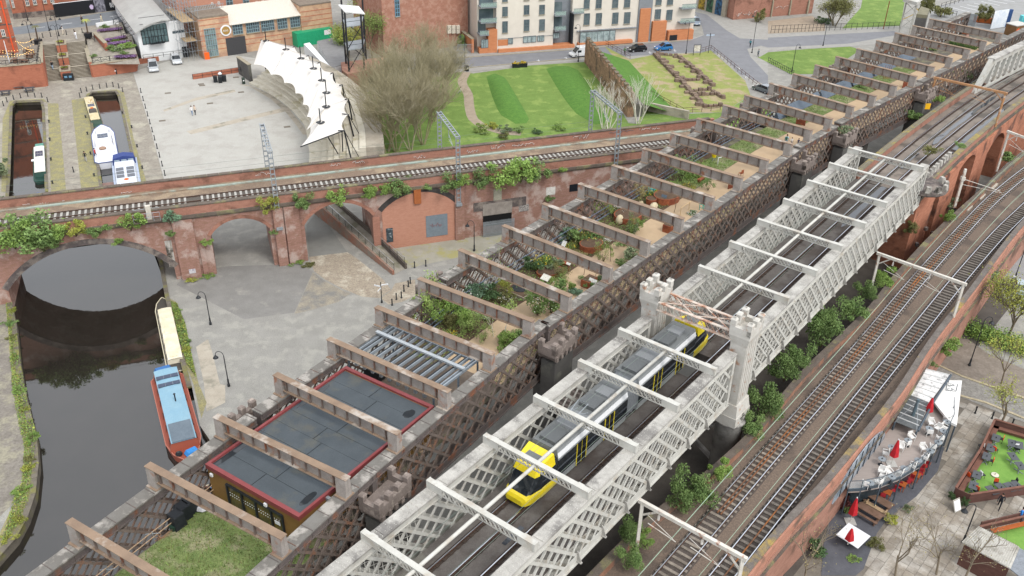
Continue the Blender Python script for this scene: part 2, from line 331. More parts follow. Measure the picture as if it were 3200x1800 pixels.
# pilasters between the arches
def pil(pxl, pxr, out=.45, ztop=8.15, mm=None):
    a, b = FW.sz(pxl)[0], FW.sz(pxr)[0]; m = MB(); FW.box(m, a, b, -.3, ztop, 0, out); VT.add('pilaster', m, mm or M_brick)
pil((571, 872), (633, 870)); pil((640, 866), (655, 862), .2, 4.6); pil((872, 823), (902, 823), .5); pil((906, 822), (950, 812), .32); pil((1422, 720), (1450, 716), .35)
pil((1168, 757), (1190, 757), .3, 5.0, M_brickor)
# blocked workshop arch: infill, doors
s0, s1 = A4[0][0], A4[-1][0]
m = MB(); FW.poly(m, [(s0, -.2)] + A4 + [(s1, -.2)], 0, .04); inf = VT.add('arch_infill', m, M_brickclean)
def wbox(px0, px1, o0, o1, W=FW): a, z = W.sz(px0); b, z2 = W.sz(px1); mb = MB(); W.box(mb, min(a, b), max(a, b), min(z, z2), max(z, z2), o0, o1); return mb
sh = VT.add('shutter_door', wbox(zF.px(1280, 182), zF.px(1446, 318), .04, .1), mat('grey_blue_shutter', '7f8a93', '76818a', sc=3, rough=.55, grain=.12))
VT.add('door', wbox(zF.px(980, 275), zF.px(1036, 372), .04, .1), mat('dark_painted_door', '4e5a60', '2d3438', sc=2.5, c3='a8b4b8', sc3=2.2, amt3=.25))
VT.add('corten_panel', wbox(zF.px(1187, -20), zF.px(1243, 78), .04, .35), mat('corten_orange', 'b06a3e', 'a05c34', sc=2, rough=.85))
def scrawl(W, a0, z0, a1, z1, out, mm, par, seed, wd=.07, n=14, VTh=None):
    r = random.Random(seed); mb = MB(); x, z = a0, (z0 + z1) / 2
    for k in range(n):
        nx = a0 + (a1 - a0) * (k + 1) / n + r.uniform(-.25, .1) * (a1 - a0) / 3; nz = r.uniform(z0, z1)
        mb.bar(W.pt(x, z, out), W.pt(nx, nz, out), .012, wd, W.n); x, z = nx, nz
    return (VTh or VT).add('graffiti', mb, mm, par)
M_spray = mat('white_spray_paint', 'e4e2de', rough=.7, grain=.2); M_spred = mat('red_spray_paint', 'a9443c', rough=.7)
a, z = FW.sz(zF.px(1310, 270)); b, z2 = FW.sz(zF.px(1400, 220)); scrawl(FW, a, z, b, z2, .106, M_spred, sh, 3, .06)
BW = Wall(FW.pt(0, 0, -8.13), FW.pt(FW.len, 0, -8.13))
for k, (x0, x1, y0, y1) in enumerate(((305, 405, 665, 705), (490, 665, 675, 715), (1620, 1760, 500, 570), (830, 860, 630, 645))):
    a, z = BW.sz(zBS.px(x0, y1)); b, z2 = BW.sz(zBS.px(x1, y0)); scrawl(BW, a, max(8.9, z), b, min(9.7, z2), .02, M_spray, bpw, k)
for k, (zz, x0, x1, y0, y1) in enumerate(((zB, 730, 820, 1200, 1240), (zB, 1190, 1275, 1165, 1200), (zB, 1770, 1885, 1085, 1130), (zB, 1590, 1690, 1120, 1160), (zC, 460, 580, 1010, 1060), (zC, 960, 1115, 945, 990), (zC, 730, 915, 975, 1010), (zC, 0, 170, 1070, 1110), (zB, 0, 120, 1290, 1330), (zB, 560, 640, 1225, 1260))):
    a, z = BW.sz(zz.px(x0, y1)); b, z2 = BW.sz(zz.px(x1, y0)); scrawl(BW, a, max(8.9, z), b, min(9.75, z2), .02, M_spray if k != 6 else mat('grey_spray', '8a98a2', '5d666e', sc=3), bpw, 20 + k, .1, 20)
# ballast, track
M_ball = mat('brown_ballast', '8d7a68', '77675a', sc=6, rough=1, grain=.4, gsc=12, bump=.6, bsc=14, c3='9c8a74', sc3=.4)
m = MB(); FW.box(m, 0, FW.len, 8.66, 8.8, -8.15, -.55); VT.add('ballast_bed', m, M_ball)
TK = Thing('railway_track', 'single railway track along the brick viaduct above the canal', 'track', FW.pt(60, 8.8, -4))
o_t = -4.35
gl = at(0, 695.8, 8.95); gr = at(600, 617, 8.95); gq = at(1600, 463 + 22, 8.95)
o_t = ((gl - FW.p).dot(FW.n) + (gr - FW.p).dot(FW.n)) / 2
for q in (-.735, .735):
    r = MB(); FW.box(r, 0, FW.len, 8.93, 8.99, o_t + q - .037, o_t + q + .037); ro = TK.add('rail', r, mat('dull_rail_head', '7d6f66', '6a5d55', sc=4, rough=.4, metal=.6))
    r = MB(); FW.box(r, 0, FW.len, 8.84, 8.93, o_t + q - .07, o_t + q + .07); TK.add('rail_foot', r, M_railside if 'M_railside' in globals() else mat('rusty_rail_web', '5a4134', '4a362b', sc=3, rough=.9), ro)
sm = MB(); sm.box((0, 0, 0), (.27, 1.95, .08)); me = sm.mesh('sleeper', mat('concrete_sleeper', 'b5b2ab', 'a3a09a', sc=2, grain=.2, rnd=.12)); M_dkb = mat('dark_track_ballast', '625b54', '544e48', sc=5, grain=.35, gsc=12)
for j in range(int(FW.len / .68)):
    if 86 < j < 89 or j in (60, 61): continue
    p = FW.pt(j * .68, 8.8, o_t); link('sleeper', me, TK.o, TK.tf(p), (0, 0, FW.rz))
r = MB(); FW.box(r, 0, FW.len, 8.8, 8.83, o_t - 1.0, o_t + 1.0); TK.add('track_ballast', r, M_dkb)
r = MB(); FW.box(r, 0, FW.len, 8.8, 8.95, -7.35, -6.95); TK.add('cable_trough', r, mat('pale_green_trough', 'aab8ae', '9aa89e', sc=1.5, c3='8d7a68', sc3=.3, amt3=.4))
# galvanised portal masts over the brick viaduct
M_galv = mat('galvanised_steel', 'a9b0b5', '9aa1a6', sc=2, rough=.45, metal=.35, grain=.08)
def ladder(mb, p, q, w, t=.09, nb=9, up=(0, 0, 1)):
    p, q = Vector(p), Vector(q); d = (q - p).normalized(); sd = FW.d
    for s in (-1, 1): mb.bar(p + sd * s * w / 2, q + sd * s * w / 2, t, t * 2.2, FW.n if abs(d.z) > .5 else (0, 0, 1))
    for k in range(nb + 1): c = p.lerp(q, (k + .3) / (nb + .6)); mb.bar(c - sd * w / 2, c + sd * w / 2, .05, .2, d)
for k, (fb, ft, nm) in enumerate((((870, 688), (838, 470), 'by the arena'), ((1431, 618), (1430, 425), 'by the bare trees'), ((1921, 512), (1937, 350), 'beside the white stemmed birches'))):
    s, zb_ = FW.sz(fb); zt = FW.sz(ft)[1]; zt = max(14.2, min(16.2, zt))
    T = Thing('portal_mast', 'galvanised steel overhead line portal on the brick viaduct ' + nm, 'portal mast', FW.pt(s, 5.6, .3), 0, 'galvanised portals on the brick viaduct')
    for off, nm2 in ((.35, 'post'), (-9.0, 'post')):
        m = MB(); ladder(m, FW.pt(s, 5.6, off), FW.pt(s, zt, off), .5, nb=14); pm = T.add('post', m, M_galv)
        m = MB(); m.box(Vector(FW.pt(s, 5.3, off - .05)), (.8, .8, .35), FW.rz); T.add('base_bracket', m, M_galv, pm)
    m = MB(); ladder(m, FW.pt(s, zt, .5), FW.pt(s, zt, -9.2), .55, nb=10); T.add('bridge_beam', m, M_galv)
    m = MB(); m.tube(FW.pt(s + .3, zt - .3, -5.2), FW.pt(s + .3, zt - 2.3, -5.2), .05); m.tube(FW.pt(s + .3, zt - 1.8, -5.2), FW.pt(s + .3, zt - 2.6, -3.4), .04); m.tube(FW.pt(s + .3, zt - 2.5, -5.2), FW.pt(s + .3, zt - 2.7, -3.2), .03); T.add('registration_arm', m, M_galv)
    # insulators
    m = MB()
    for q in range(4): m.lathe([(.03, 0), (.09, .03), (.03, .08)], FW.pt(s + .3, zt - .8 - q * .12, -5.2), 8)
    T.add('insulator', m, mat('brown_insulator', '4a3b35', rough=.3))
mb = MB()
for off, z in ((-4.4, 13.2), (-4.4, 12.4)): mb.tube(FW.pt(0, z, off), FW.pt(FW.len, z, off), .012, n=4)
solo('overhead_wire', mb, mat('copper_wire', '6d7a70', rough=.5), 'thin overhead wires above the brick viaduct track', 'wires')
# equipment platform in the parapet
a0, z0_ = FW.sz(zBS.px(1790, 905)); a1, z1_ = FW.sz(zBS.px(2150, 900))
T = Thing('equipment_platform', 'pale steel railed platform on the brick viaduct parapet', 'platform', FW.pt((a0 + a1) / 2, 8.7, .1))
m = MB(); FW.box(m, a0, a1, 8.7, 8.82, -.6, .9); T.add('floor', m, M_dkcop)
m = MB()
for q in range(5): a = a0 + (a1 - a0) * q / 4; m.tube(FW.pt(a, 8.8, .8), FW.pt(a, 9.9, .8), .03); m.tube(FW.pt(a, 8.8, -.5), FW.pt(a, 9.9, -.5), .03)
for z in (9.35, 9.9):
    m.tube(FW.pt(a0, z, .8), FW.pt(a1, z, .8), .03); m.tube(FW.pt(a0, z, -.5), FW.pt(a1, z, -.5), .03)
T.add('railing', m, M_galv)
m = MB(); FW.box(m, a0 + 1.6 * (a1 - a0) / 3.2, a0 + 2.2 * (a1 - a0) / 3.2, 8.82, 10.6, -.1, .3); T.add('cabinet', m, mat('cream_cabinet', 'd8d2c8', 'c4bcae', sc=2))
# stained wall strip and sign by the canal arch
VT.add('lime_stain', wbox(zE.px(1240, 370), zE.px(1330, 560), .0, .03), mat('lime_streaks', 'c9c5be', '8d8478', sc=1.5, stretch=(3, 3, .4), c3='4a443d', sc3=.7, amt3=.3))
VT.add('wall_sign', wbox(zE.px(1423, 572), zE.px(1478, 596), .45, .49), mat('white_sign', 'e8e8e6', '9a8fa0', sc=6))
# wall features right of the workshop: lintel, opening, palisade, panels
VT.add('dark_opening_panel', wbox(zD4.px(150, 545), zD4.px(610, 700), .0, .02), mat('painted_void_black', '191919', rough=1))  # flat black panel on the solid wall paints the shade of an opening
VT.add('lintel', wbox(zD4.px(145, 400), zD4.px(615, 525), .02, .14), mat('old_concrete', 'a39b93', '8c847c', sc=1.5, grain=.25))
VT.add('roof_tar_line', wbox(zD4.px(0, 385), zD4.px(840, 408), .02, .12), M_ring)
VT.add('blank_panel', wbox(zD4.px(320, 162), zD4.px(448, 325), .02, .08), mat('sage_panel', 'b0ad9c', 'a09d8c', sc=2))
VT.add('white_patch', wbox(zD4.px(1170, 135), zD4.px(1310, 240), .02, .05), mat('whitewash', 'e6e3dd', 'd0ccc4', sc=3))
VT.add('window', wbox(zD4.px(1545, 90), zD4.px(1670, 185), .0, .06), mat('dark_glass', '20242a', rough=.1, grain=0))
VT.add('blackboard_sign', wbox(zD4.px(730, 415), zD4.px(885, 500), .02, .08), mat('slate_board', '4d4644', 'c9c4be', sc=8, grain=.1))
PF = Thing('palisade_fence', 'grey steel palisade fence in front of the workshop opening', 'fence', FW.pt(FW.sz(zD4.px(380, 730))[0], 0, .6))
a, z = FW.sz(zD4.px(140, 760)); b, _ = FW.sz(zD4.px(628, 690)); pm = MB(); pm.box((0, 0, .05), (.09, .03, 2.25)); pm.box((0, 0, 2.3), (.09, .03, .12), tx=.1); me = pm.mesh('pale', M_galv)
for k in range(31): p = FW.pt(a + (b - a) * k / 30, 0, .6); link('pale', me, PF.o, PF.tf(p), (0, 0, FW.rz))
m = MB()
for z in (.5, 1.9): m.bar(FW.pt(a, z, .56), FW.pt(b, z, .56), .05, .05)
PF.add('rail', m, M_galv)
# ramp with railings through the third arch
RA = Thing('ramp', 'concrete footway ramp with railings running down from the third arch', 'ramp', zF(1080, 600))
M_rampc = mat('ramp_concrete', 'a39d91', '8f897e', sc=.8, c3='7d7a68', sc3=.5)
l0, l1 = zF(1045, 622), zF(690, 345); l2 = l1 + (l1 - l0) * .75
r0, r1 = zF(1125, 583), zF(890, 400); r2 = r1 + (r1 - r0) * 1.6
m = MB(); H0, H1, H2 = .25, 1.2, 2.0
def wallseg(m, a, b, ha, hb, t=.3, sgn=1):
    d = (b - a).normalized(); n_ = Vector((-d.y, d.x, 0)) * t * sgn
    m.hexa([a, b, b + n_, a + n_] + [Vector((a.x, a.y, ha)), Vector((b.x, b.y, hb)), Vector((b.x + n_.x, b.y + n_.y, hb)), Vector((a.x + n_.x, a.y + n_.y, ha))])
wallseg(m, l0, l1, H0 + .35, H1 + .35); wallseg(m, l1, l2, H1 + .35, H2 + .35); RA.add('retaining_wall', m, mat('ramp_brick', 'a2705c', '8d8478', sc=.8, grain=.25))
m = MB(); wallseg(m, r0, r1, H0 + .5, H1 + .6, sgn=-1); wallseg(m, r1, r2, H1 + .6, H2 + .6, sgn=-1); RA.add('retaining_wall', m, mat('dark_ramp_wall', '6c625a', '5a524b', sc=.9))
m = MB(); z_ = lambda p, h: Vector((p.x, p.y, h))
for a, b, c, d, ha, hb in ((l0, r0, r1, l1, .03, H1), (l1, r1, r2, l2, H1, H2)): m.quad(z_(a, ha), z_(b, ha), z_(c, hb), z_(d, hb))
RA.add('ramp_surface', m, M_rampc)
M_blk = mat('black_painted_iron', '23262a', '2c3034', sc=3, rough=.45, grain=.1)
for (a, b, ha, hb) in ((l0, l2, H0 + .35, H2 + .35), (r0, r0.lerp(r2, .35), H0 + .5, H0 + .5 + .7 * .35)):
    m = MB(); n_ = max(2, int((b - a).length / 1.7))
    for k in range(n_ + 1):
        p = a.lerp(b, k / n_); h = ha + (hb - ha) * k / n_; m.bar(z_(p, h), z_(p, h + 1.05), .05, .05, (1, 0, 0))
    for q in (.3, .55, .8): m.tube(z_(a, ha + q), z_(b, hb + q), .018, n=4)
    rl = RA.add('railing', m, M_blk)
    m = MB(); m.tube(z_(a, ha + 1.08), z_(b, hb + 1.08), .035, n=6); RA.add('handrail', m, mat('bright_handrail', 'c9ced2', rough=.3, metal=.7), rl)
# ================================================================ rusty lattice viaduct with the garden
M_rust = mat('rust_brown', '82746c', '6c5f58', sc=1.1, rough=.85, c3='8f5a41', sc3=.55, amt3=.33, grain=.3, gsc=20)
M_rusttop = mat('rust_top_flange', '96806c', '84705f', sc=.8, rough=.9, c3='b5aca2', sc3=.5, amt3=.28, grain=.25, gsc=25)
M_web = mat('beam_web_grey', 'a19a94', '8d857e', sc=1.5, rough=.8, c3='98694f', sc3=.8, amt3=.2, grain=.22, gsc=18)
M_chord = mat('chord_lichen', '7c7974', '69655f', sc=.9, rough=.95, c3='a8a39c', sc3=.9, amt3=.4, grain=.35, gsc=30)
M_chordside = mat('chord_side', '6b625d', '595150', sc=1.2, rough=.9, c3='7d5440', sc3=.7, amt3=.3, grain=.3)
M_bar = mat('lattice_bar_dark', '7a6e66', '675c55', sc=1.4, rough=.9, c3='86624e', sc3=.9, amt3=.3, grain=.3)
M_stone = mat('sooty_red_sandstone', '8f837c', '80756e', sc=1.3, rough=.95, c3='aca096', sc3=1.5, amt3=.2, grain=.18, gsc=8)
M_stonedk = mat('sooty_stone_shaft', '62605d', '575553', sc=1.0, rough=.95, c3='73726a', sc3=.5, amt3=.3, grain=.15)
HG = (9.6, 15.3)                       # underside of bottom chord, top of top chord
def lattice(par, x0, x1, y, side, pitch, zb, zt, mA, mB, th=.56, wA=.24, wB=.3, open_=None):
    """flat tension bars leaning back and laced struts leaning forward, two planes th apart; children of par in its frame"""
    H = zt - zb; n = int((x1 - x0) / pitch)
    cache = par.setdefault('c', {}) if isinstance(par, dict) else {}
    def clip(a, z, b, z2):
        for _ in range(2):
            if a < x0: z = z + (x0 - a) * (z2 - z) / (b - a); a = x0
            if b < x0: z2 = z2 + (x0 - b) * (z - z2) / (a - b); b = x0
            if a > x1: z = z + (x1 - a) * (z2 - z) / (b - a); a = x1
            if b > x1: z2 = z2 + (x1 - b) * (z - z2) / (a - b); b = x1
        return a, z, b, z2
    def make(fam, a, z, b, z2):
        lace = not (open_ and open_[0] < (a + b) / 2 < open_[1]); key = (fam, lace, round(abs(b - a), 2), round(z, 2), round(z2, 2), round(th, 2))
        if key in LATC: return LATC[key]
        m = MB(); dx = b - a
        if fam == 'A':
            for s in (-1, 1):
                m.bar((0, s * (th / 2 + .03), z), (dx, s * (th / 2 + .03), z2), .035, wA, (0, 0, 1))
        else:
            for s in (-1, 1):
                m.bar((0, s * (th / 2 - .03), z), (dx, s * (th / 2 - .03), z2), .09, wB * .8, (0, 0, 1))
            if lace:
                Lg = hypot(dx, z2 - z); k = max(2, int(Lg / .55)); e = th / 2 - .05
                for j in range(k):
                    t0, t1 = j / k, (j + 1) / k
                    for q in (-1, 1):
                        m.bar((dx * t0, q * e, z + (z2 - z) * t0), (dx * t1, -q * e, z + (z2 - z) * t1), .04, .02)
        me = m.mesh('diagonal_bar' if fam == 'A' else 'laced_strut', mA if fam == 'A' else mB); LATC[key] = me; return me
    for i in range(-int(H / pitch) - 1, n + int(H / pitch) + 2):
        xa = x0 + (i + .5) * pitch
        for fam, a, b in (('A', xa + H, xa), ('B', xa, xa + H)):     # z from bottom (first) to top
            if max(a, b) <= x0 + .3 or min(a, b) >= x1 - .3: continue
            a2, za, b2, zb2 = clip(a, zb, b, zt)
            if abs(b2 - a2) < .5: continue
            link('diagonal_bar' if fam == 'A' else 'laced_strut', make(fam, a2, za, b2, zb2), side, (a2, y, 0))
LATC = {}
SP = [  # start L, start R (top of first beam's ends), step, first index, last index
    ((-24.48, 46.97), (-13.81, 40.63), (3.11, 5.27), -2, 1),
    ((-18.23, 57.41), (-7.79, 50.65), (3.23, 4.99), 0, 3),
    ((-5.05, 78.12), (5.17, 69.62), (4.128, 5.244), 0, 7),
    ((28.18, 120.08), (37.88, 111.21), (3.75, 4.15), 0, 1),
    ((36.77, 129.63), (45.85, 120.09), (4.50, 4.545), 0, 3),
    ((54.83, 147.69), (63.93, 138.62), (4.753, 4.833), 0, 4)]
WHERE = ['over the canal at the lower left', 'behind the cabin roof towards the garden', 'with the densest planting, in the middle of the viaduct',
         'short one above the curved stone wall', 'with the slate blue screens', 'farthest away by the white steel tower']
SPF = []
for si, (Ls, Rs, stp, i0, i1) in enumerate(SP):
    th = atan2(stp[1], stp[0]); step = hypot(*stp); Wd = hypot(Rs[0] - Ls[0], Rs[1] - Ls[1])
    ox, oy = (Ls[0] + Rs[0]) / 2, (Ls[1] + Rs[1]) / 2
    # project so beams are square to the axis
    T = Thing('viaduct_span', 'rusty lattice girder span ' + WHERE[si] + ' of the garden viaduct' if si < 2 else 'rusty lattice girder span ' + WHERE[si], 'viaduct span', (ox, oy, 0), th, 'spans of the rusty garden viaduct')
    x0 = i0 * step - step * .46; x1 = i1 * step + step * .46
    if si == 0: x0 -= 3
    if si == 5: x1 += 14
    SPF.append((ox, oy, th, step, Wd, x0, x1, T))
    yc = Wd / 2 - .56
    for s in (1, -1):
        g = MB()
        g.hexa([(x0, s * yc - .52, 15.18), (x1, s * yc - .52, 15.18), (x1, s * yc + .52, 15.18), (x0, s * yc + .52, 15.18)] + [(x0, s * yc - .52, 15.3), (x1, s * yc - .52, 15.3), (x1, s * yc + .52, 15.3), (x0, s * yc + .52, 15.3)])
        go = T.add('lattice_girder', g, M_chord, world=False)
        wb = MB()
        for q in (-1, 1):
            wb.bar((x0, s * yc + q * .38, 14.88), (x1, s * yc + q * .38, 14.88), .06, .6); wb.bar((x0, s * yc + q * .42, 14.62), (x1, s * yc + q * .42, 14.62), .16, .06)
            wb.bar((x0, s * yc + q * .38, 10.0), (x1, s * yc + q * .38, 10.0), .06, .7)
        wb.bar((x0, s * yc, 9.66), (x1, s * yc, 9.66), 1.0, .1)
        for xe in (x0 + .15, x1 - .15): wb.box((xe, s * yc, 9.7), (.3, .85, 5.4))
        T.add('chord_web', wb, M_chordside, go, world=False)
        cp = MB(); nst = int((x1 - x0) / (step / 4))
        for j in range(nst + 1):
            xx = x0 + .2 + j * (x1 - x0 - .4) / nst
            for q in (-1, 1): cp.bar((xx, s * yc + q * .43, 14.62), (xx, s * yc + q * .43, 15.16), .05, .06, (1, 0, 0))
            cp.bar((xx, s * yc - .5, 15.312), (xx, s * yc + .5, 15.312), .05, .025)
        T.add('cover_strip', cp, M_chordside, go, world=False)['kind'] = 'stuff'
        lattice({}, x0 + .3, x1 - .3, s * yc, go, 1.62, 10.05, 14.75, M_bar, M_bar, wA=.2, wB=.17, open_=(x0 + 7, x1 - 6) if si < 2 else None)
    # cross beams
    bm = MB(); h = Wd / 2
    bm.cur = 0; bm.bar((0, -h, 16.97), (0, h, 16.97), .56, .06)
    bm.cur = 1; bm.bar((0, -h + .05, 16.42), (0, h - .05, 16.42), .03, 1.06)
    bm.cur = 0; bm.bar((0, -h + .1, 15.86), (0, h - .1, 15.86), .46, .06)
    me_b = bm.mesh('cross_beam', [M_rusttop, M_web])
    sm = MB(); sm.box((0, 0, 15.89), (.34, .05, 1.05)); me_s = sm.mesh('stiffener', M_rust)
    pm = MB(); pm.box((0, 0, 15.36), (.62, .86, 1.58), tx=.78, ty=1.0); me_p = pm.mesh('end_post', M_web)
    fp = MB(); fp.box((0, 0, 15.3), (.95, 1.02, .07)); me_f = fp.mesh('foot_plate', M_rusttop)
    for i in range(i0, i1 + 1):
        b = link('cross_beam', me_b, T.o, (i * step, 0, 0))
        for j in range(9):
            link('stiffener', me_s, b, (0, -h + 1.25 + j * (2 * h - 2.5) / 8, 0))
        for s in (-1, 1):
            link('end_post', me_p, b, (0, s * (h - .5), 0)); link('foot_plate', me_f, b, (0, s * (h - .5), 0))
    # deck (floor slab, not reaching the left-hand girder) and cross girders below
    dk = MB(); yl = h - 1.5
    dk.hexa([(x0, -h + .9, 11.5), (x1, -h + .9, 11.5), (x1, yl, 11.5), (x0, yl, 11.5), (x0, -h + .9, 11.98), (x1, -h + .9, 11.98), (x1, yl, 11.98), (x0, yl, 11.98)])
    T.add('deck', dk, mat('deck_edge_grey', '6b665f', '565049', sc=1.0, c3='7e7a62', sc3=.8), world=False)
    cgm = MB(); cgm.bar((0, -h + 1, 11.1), (0, h - .9, 11.1), .28, .6); cgm.bar((0, h - 5, 11.43), (0, h - .9, 11.43), .4, .06)
    me_c = cgm.mesh('floor_girder', M_bar)
    for j in range(int((x1 - x0) / (step / 2))): link('floor_girder', me_c, T.o, (x0 + .6 + j * step / 2, 0, 0))
def VP(i, t, z):
    """place on the viaduct: i counts beams from the one before B (A=0 ... Z=25), t runs 0 left to 1 right"""
    tab = []
    for si, (f0) in enumerate((1, 3, 7, 15, 17, 21)):
        Ls, Rs, stp, a, b = SP[si]
        for k in range(a if si == 0 else 0, b + 1): tab.append((f0 + k, Ls[0] + stp[0] * k, Ls[1] + stp[1] * k, Rs[0] + stp[0] * k, Rs[1] + stp[1] * k))
    tab.append((27, tab[-1][1] + 9.5, tab[-1][2] + 9.7, tab[-1][3] + 9.5, tab[-1][4] + 9.7))
    for p, q in zip(tab, tab[1:]):
        if i <= q[0] or q is tab[-1]:
            f = (i - p[0]) / (q[0] - p[0]); v = [p[k] + (q[k] - p[k]) * f for k in range(5)]
            return Vector((v[1] + (v[3] - v[1]) * t, v[2] + (v[4] - v[2]) * t, z))
def vstrip(name, i0, i1, t0, t1, z, m, kind='structure', label=None, n=None, wob=0, th=0):
    mb = MB(); idx = [i0] + [k for k in range(math.ceil(i0 + .01), math.floor(i1 - .01) + 1)] + [i1]
    f = lambda t, i: t + wob * sin(i * 2.3 + t * 9)
    a = [VP(i, f(t0, i), z) for i in idx]; b = [VP(i, f(t1, i), z) for i in idx]
    mb.prism(b + a[::-1], z - th, z) if th else mb.sheet(b + a[::-1])
    return struct(name, mb, m, kind=kind, label=label)
# ---- stone piers with crenellated turrets, both sides
def merlon_ring(T, cx, cy, rz, lx, ly, z0, mw, hh, mm, open_side=None, step=None):
    m = MB(); m.box((0, 0, 0), (mw, .42, hh)); m.box((0, 0, hh), (mw + .08, .5, .14), tx=.6); me = m.mesh('merlon', mm)
    m2 = MB(); m2.box((0, 0, 0), (1, .4, 1)); me2 = m2.mesh('parapet', mm)
    c, s = cos(rz), sin(rz)
    for side, (sx, sy, ln, ax) in enumerate(((0, -1, lx, 0), (1, 0, ly, 1), (0, 1, lx, 0), (-1, 0, ly, 1))):
        if open_side == side: continue
        n = max(2, int(round(ln / (mw * 1.75)))); r0 = 0 if ax == 0 else pi / 2
        ex, ey = sx * (lx / 2 - .2), sy * (ly / 2 - .2)
        o = link('parapet', me2, T.o, T.tf((cx + ex * c - ey * s, cy + ex * s + ey * c, z0)), (0, 0, rz + r0 - T.rz), (ln, 1, .55))
        for j in range(n):
            q = -ln / 2 + mw / 2 + j * (ln - mw) / (n - 1); px, py = (q, ey) if ax == 0 else (ex, q)
            link('merlon', me, T.o, T.tf((cx + px * c - py * s, cy + px * s + py * c, z0 + .55)), (0, 0, rz + r0 - T.rz))
PIERS = [(2.5, 'beside the red-edged cabin'), (6.5, 'by the first planting beds'), (14.5, 'where the middle span ends'), (16.55, 'beyond the curved stone wall'), (20.5, 'next to the orange gantry')]
for i, wh in PIERS:
    a = VP(i - .3, .5, 0); b = VP(i + .3, .5, 0); rz = atan2(b.y - a.y, b.x - a.x)
    for t, sd in ((-.06, 'left'), (1.06, 'right')):
        p = VP(i, t, 0)
        T = Thing('turret_pier', f'crenellated stone turret pier, {sd} side of rusty viaduct, {wh}', 'pier', p, rz, 'turreted piers of the rusty viaduct')
        m = MB(); m.box((0, 0, -1.4), (3.1, 1.5, 13.9), tx=.96); T.add('shaft', m, M_stonedk, world=False)
        m = MB(); m.box((0, 0, 12.9), (3.2, 1.6, .4), tx=1.12); m.box((0, 0, 13.3), (3.6, 1.85, .3)); T.add('cornice', m, M_stone, world=False)
        cb = MB(); cb.box((0, 0, 0), (.3, .35, .5), tx=1.0); me = cb.mesh('corbel', M_stone)
        for sx in (-1.45, -.72, 0, .72, 1.45):
            for sy in (-.82, .82): link('corbel', me, T.o, (sx, sy, 12.85))
        merlon_ring(T, p.x, p.y, rz, 3.6, 1.85, 13.6, .46, .5, M_stone, open_side=0 if t < 0 else 2)
        # sloping buttress with coping stones on the outer side
        s = 1 if t < 0 else -1
        m = MB(); m.box((0, s * 1.9, -1.4), (3.4, 1.8, 9.6), tx=1, ty=.7); T.add('buttress', m, M_stonedk, world=False)
        cs = MB(); cs.box((0, 0, 0), (.62, 1.3, .45), tx=.5, ty=.95); me = cs.mesh('coping_stone', M_stone)
        for k in range(5): link('coping_stone', me, T.o, (-1.4 + k * .7, s * 1.85, 8.15))
        if 0 < i: 
            m = MB(); m.box((0, -s * 6.4 * 0 - s * 1.0, -1.4), (2.6, 1.2, 10.9)); T.add('bearing_wall', m, M_stonedk, world=False)
# ================================================================ white tram viaduct
M_wh = mat('white_steel_paint', 'c9c8c1', 'bbb9b1', sc=1.0, rough=.6, c3='b3aca0', sc3=.8, amt3=.25, grain=.1, gsc=20)
M_whdirt = mat('dirty_white_chord', 'bdbab3', '9c9993', sc=.9, rough=.8, c3='7f7c78', sc3=.5, amt3=.38, grain=.25, gsc=22)
M_rustedge = mat('rust_stained_white', 'cfc9bf', 'b98f77', sc=1.2, rough=.8, c3='9a6a50', sc3=1.2, amt3=.35, grain=.2)
M_deck = mat('tram_deck_concrete', '6f6a66', '5d5753', sc=.5, rough=.9, c3='544c47', sc3=.4, amt3=.4, grain=.2, gsc=10)
M_timber = mat('dark_long_timber', '4b4038', '3b322d', sc=1.5, rough=.95, grain=.3)
M_rail = mat('polished_rail_head', 'dfe3ea', rough=.22, metal=1.0, grain=0)
M_railside = mat('rusty_rail_web', '5a4134', '4a362b', sc=3, rough=.9)
M_pud = mat('rain_puddle', '3b3f45', rough=.03, grain=0, spec=.6)
WO = Vector((-5.53, 47.56, 0)); WA = atan2(.791, .612); WDV = Vector((cos(WA), sin(WA), 0)); WN = Vector((sin(WA), -cos(WA), 0))
def bend(s): return 0 if s < 84 else .00094 * (s - 84) ** 2
def WP(s, t, z): q = WO + WDV * s + WN * (t + bend(s)); return Vector((q.x, q.y, z))
WT = 9.4
def wloc(y): return -y                 # local y is to the left, t to the right
SPANS_W = [(-24, 28.4, [-18.6, -12.4, -6.2, 0, 6.1, 12.2, 18.3, 24.4], 'carrying the yellow tram'), (32.4, 80.6, [38.8, 45.35, 51.9, 58.45, 65.0, 71.6, 77.9], 'beyond the white turrets')]
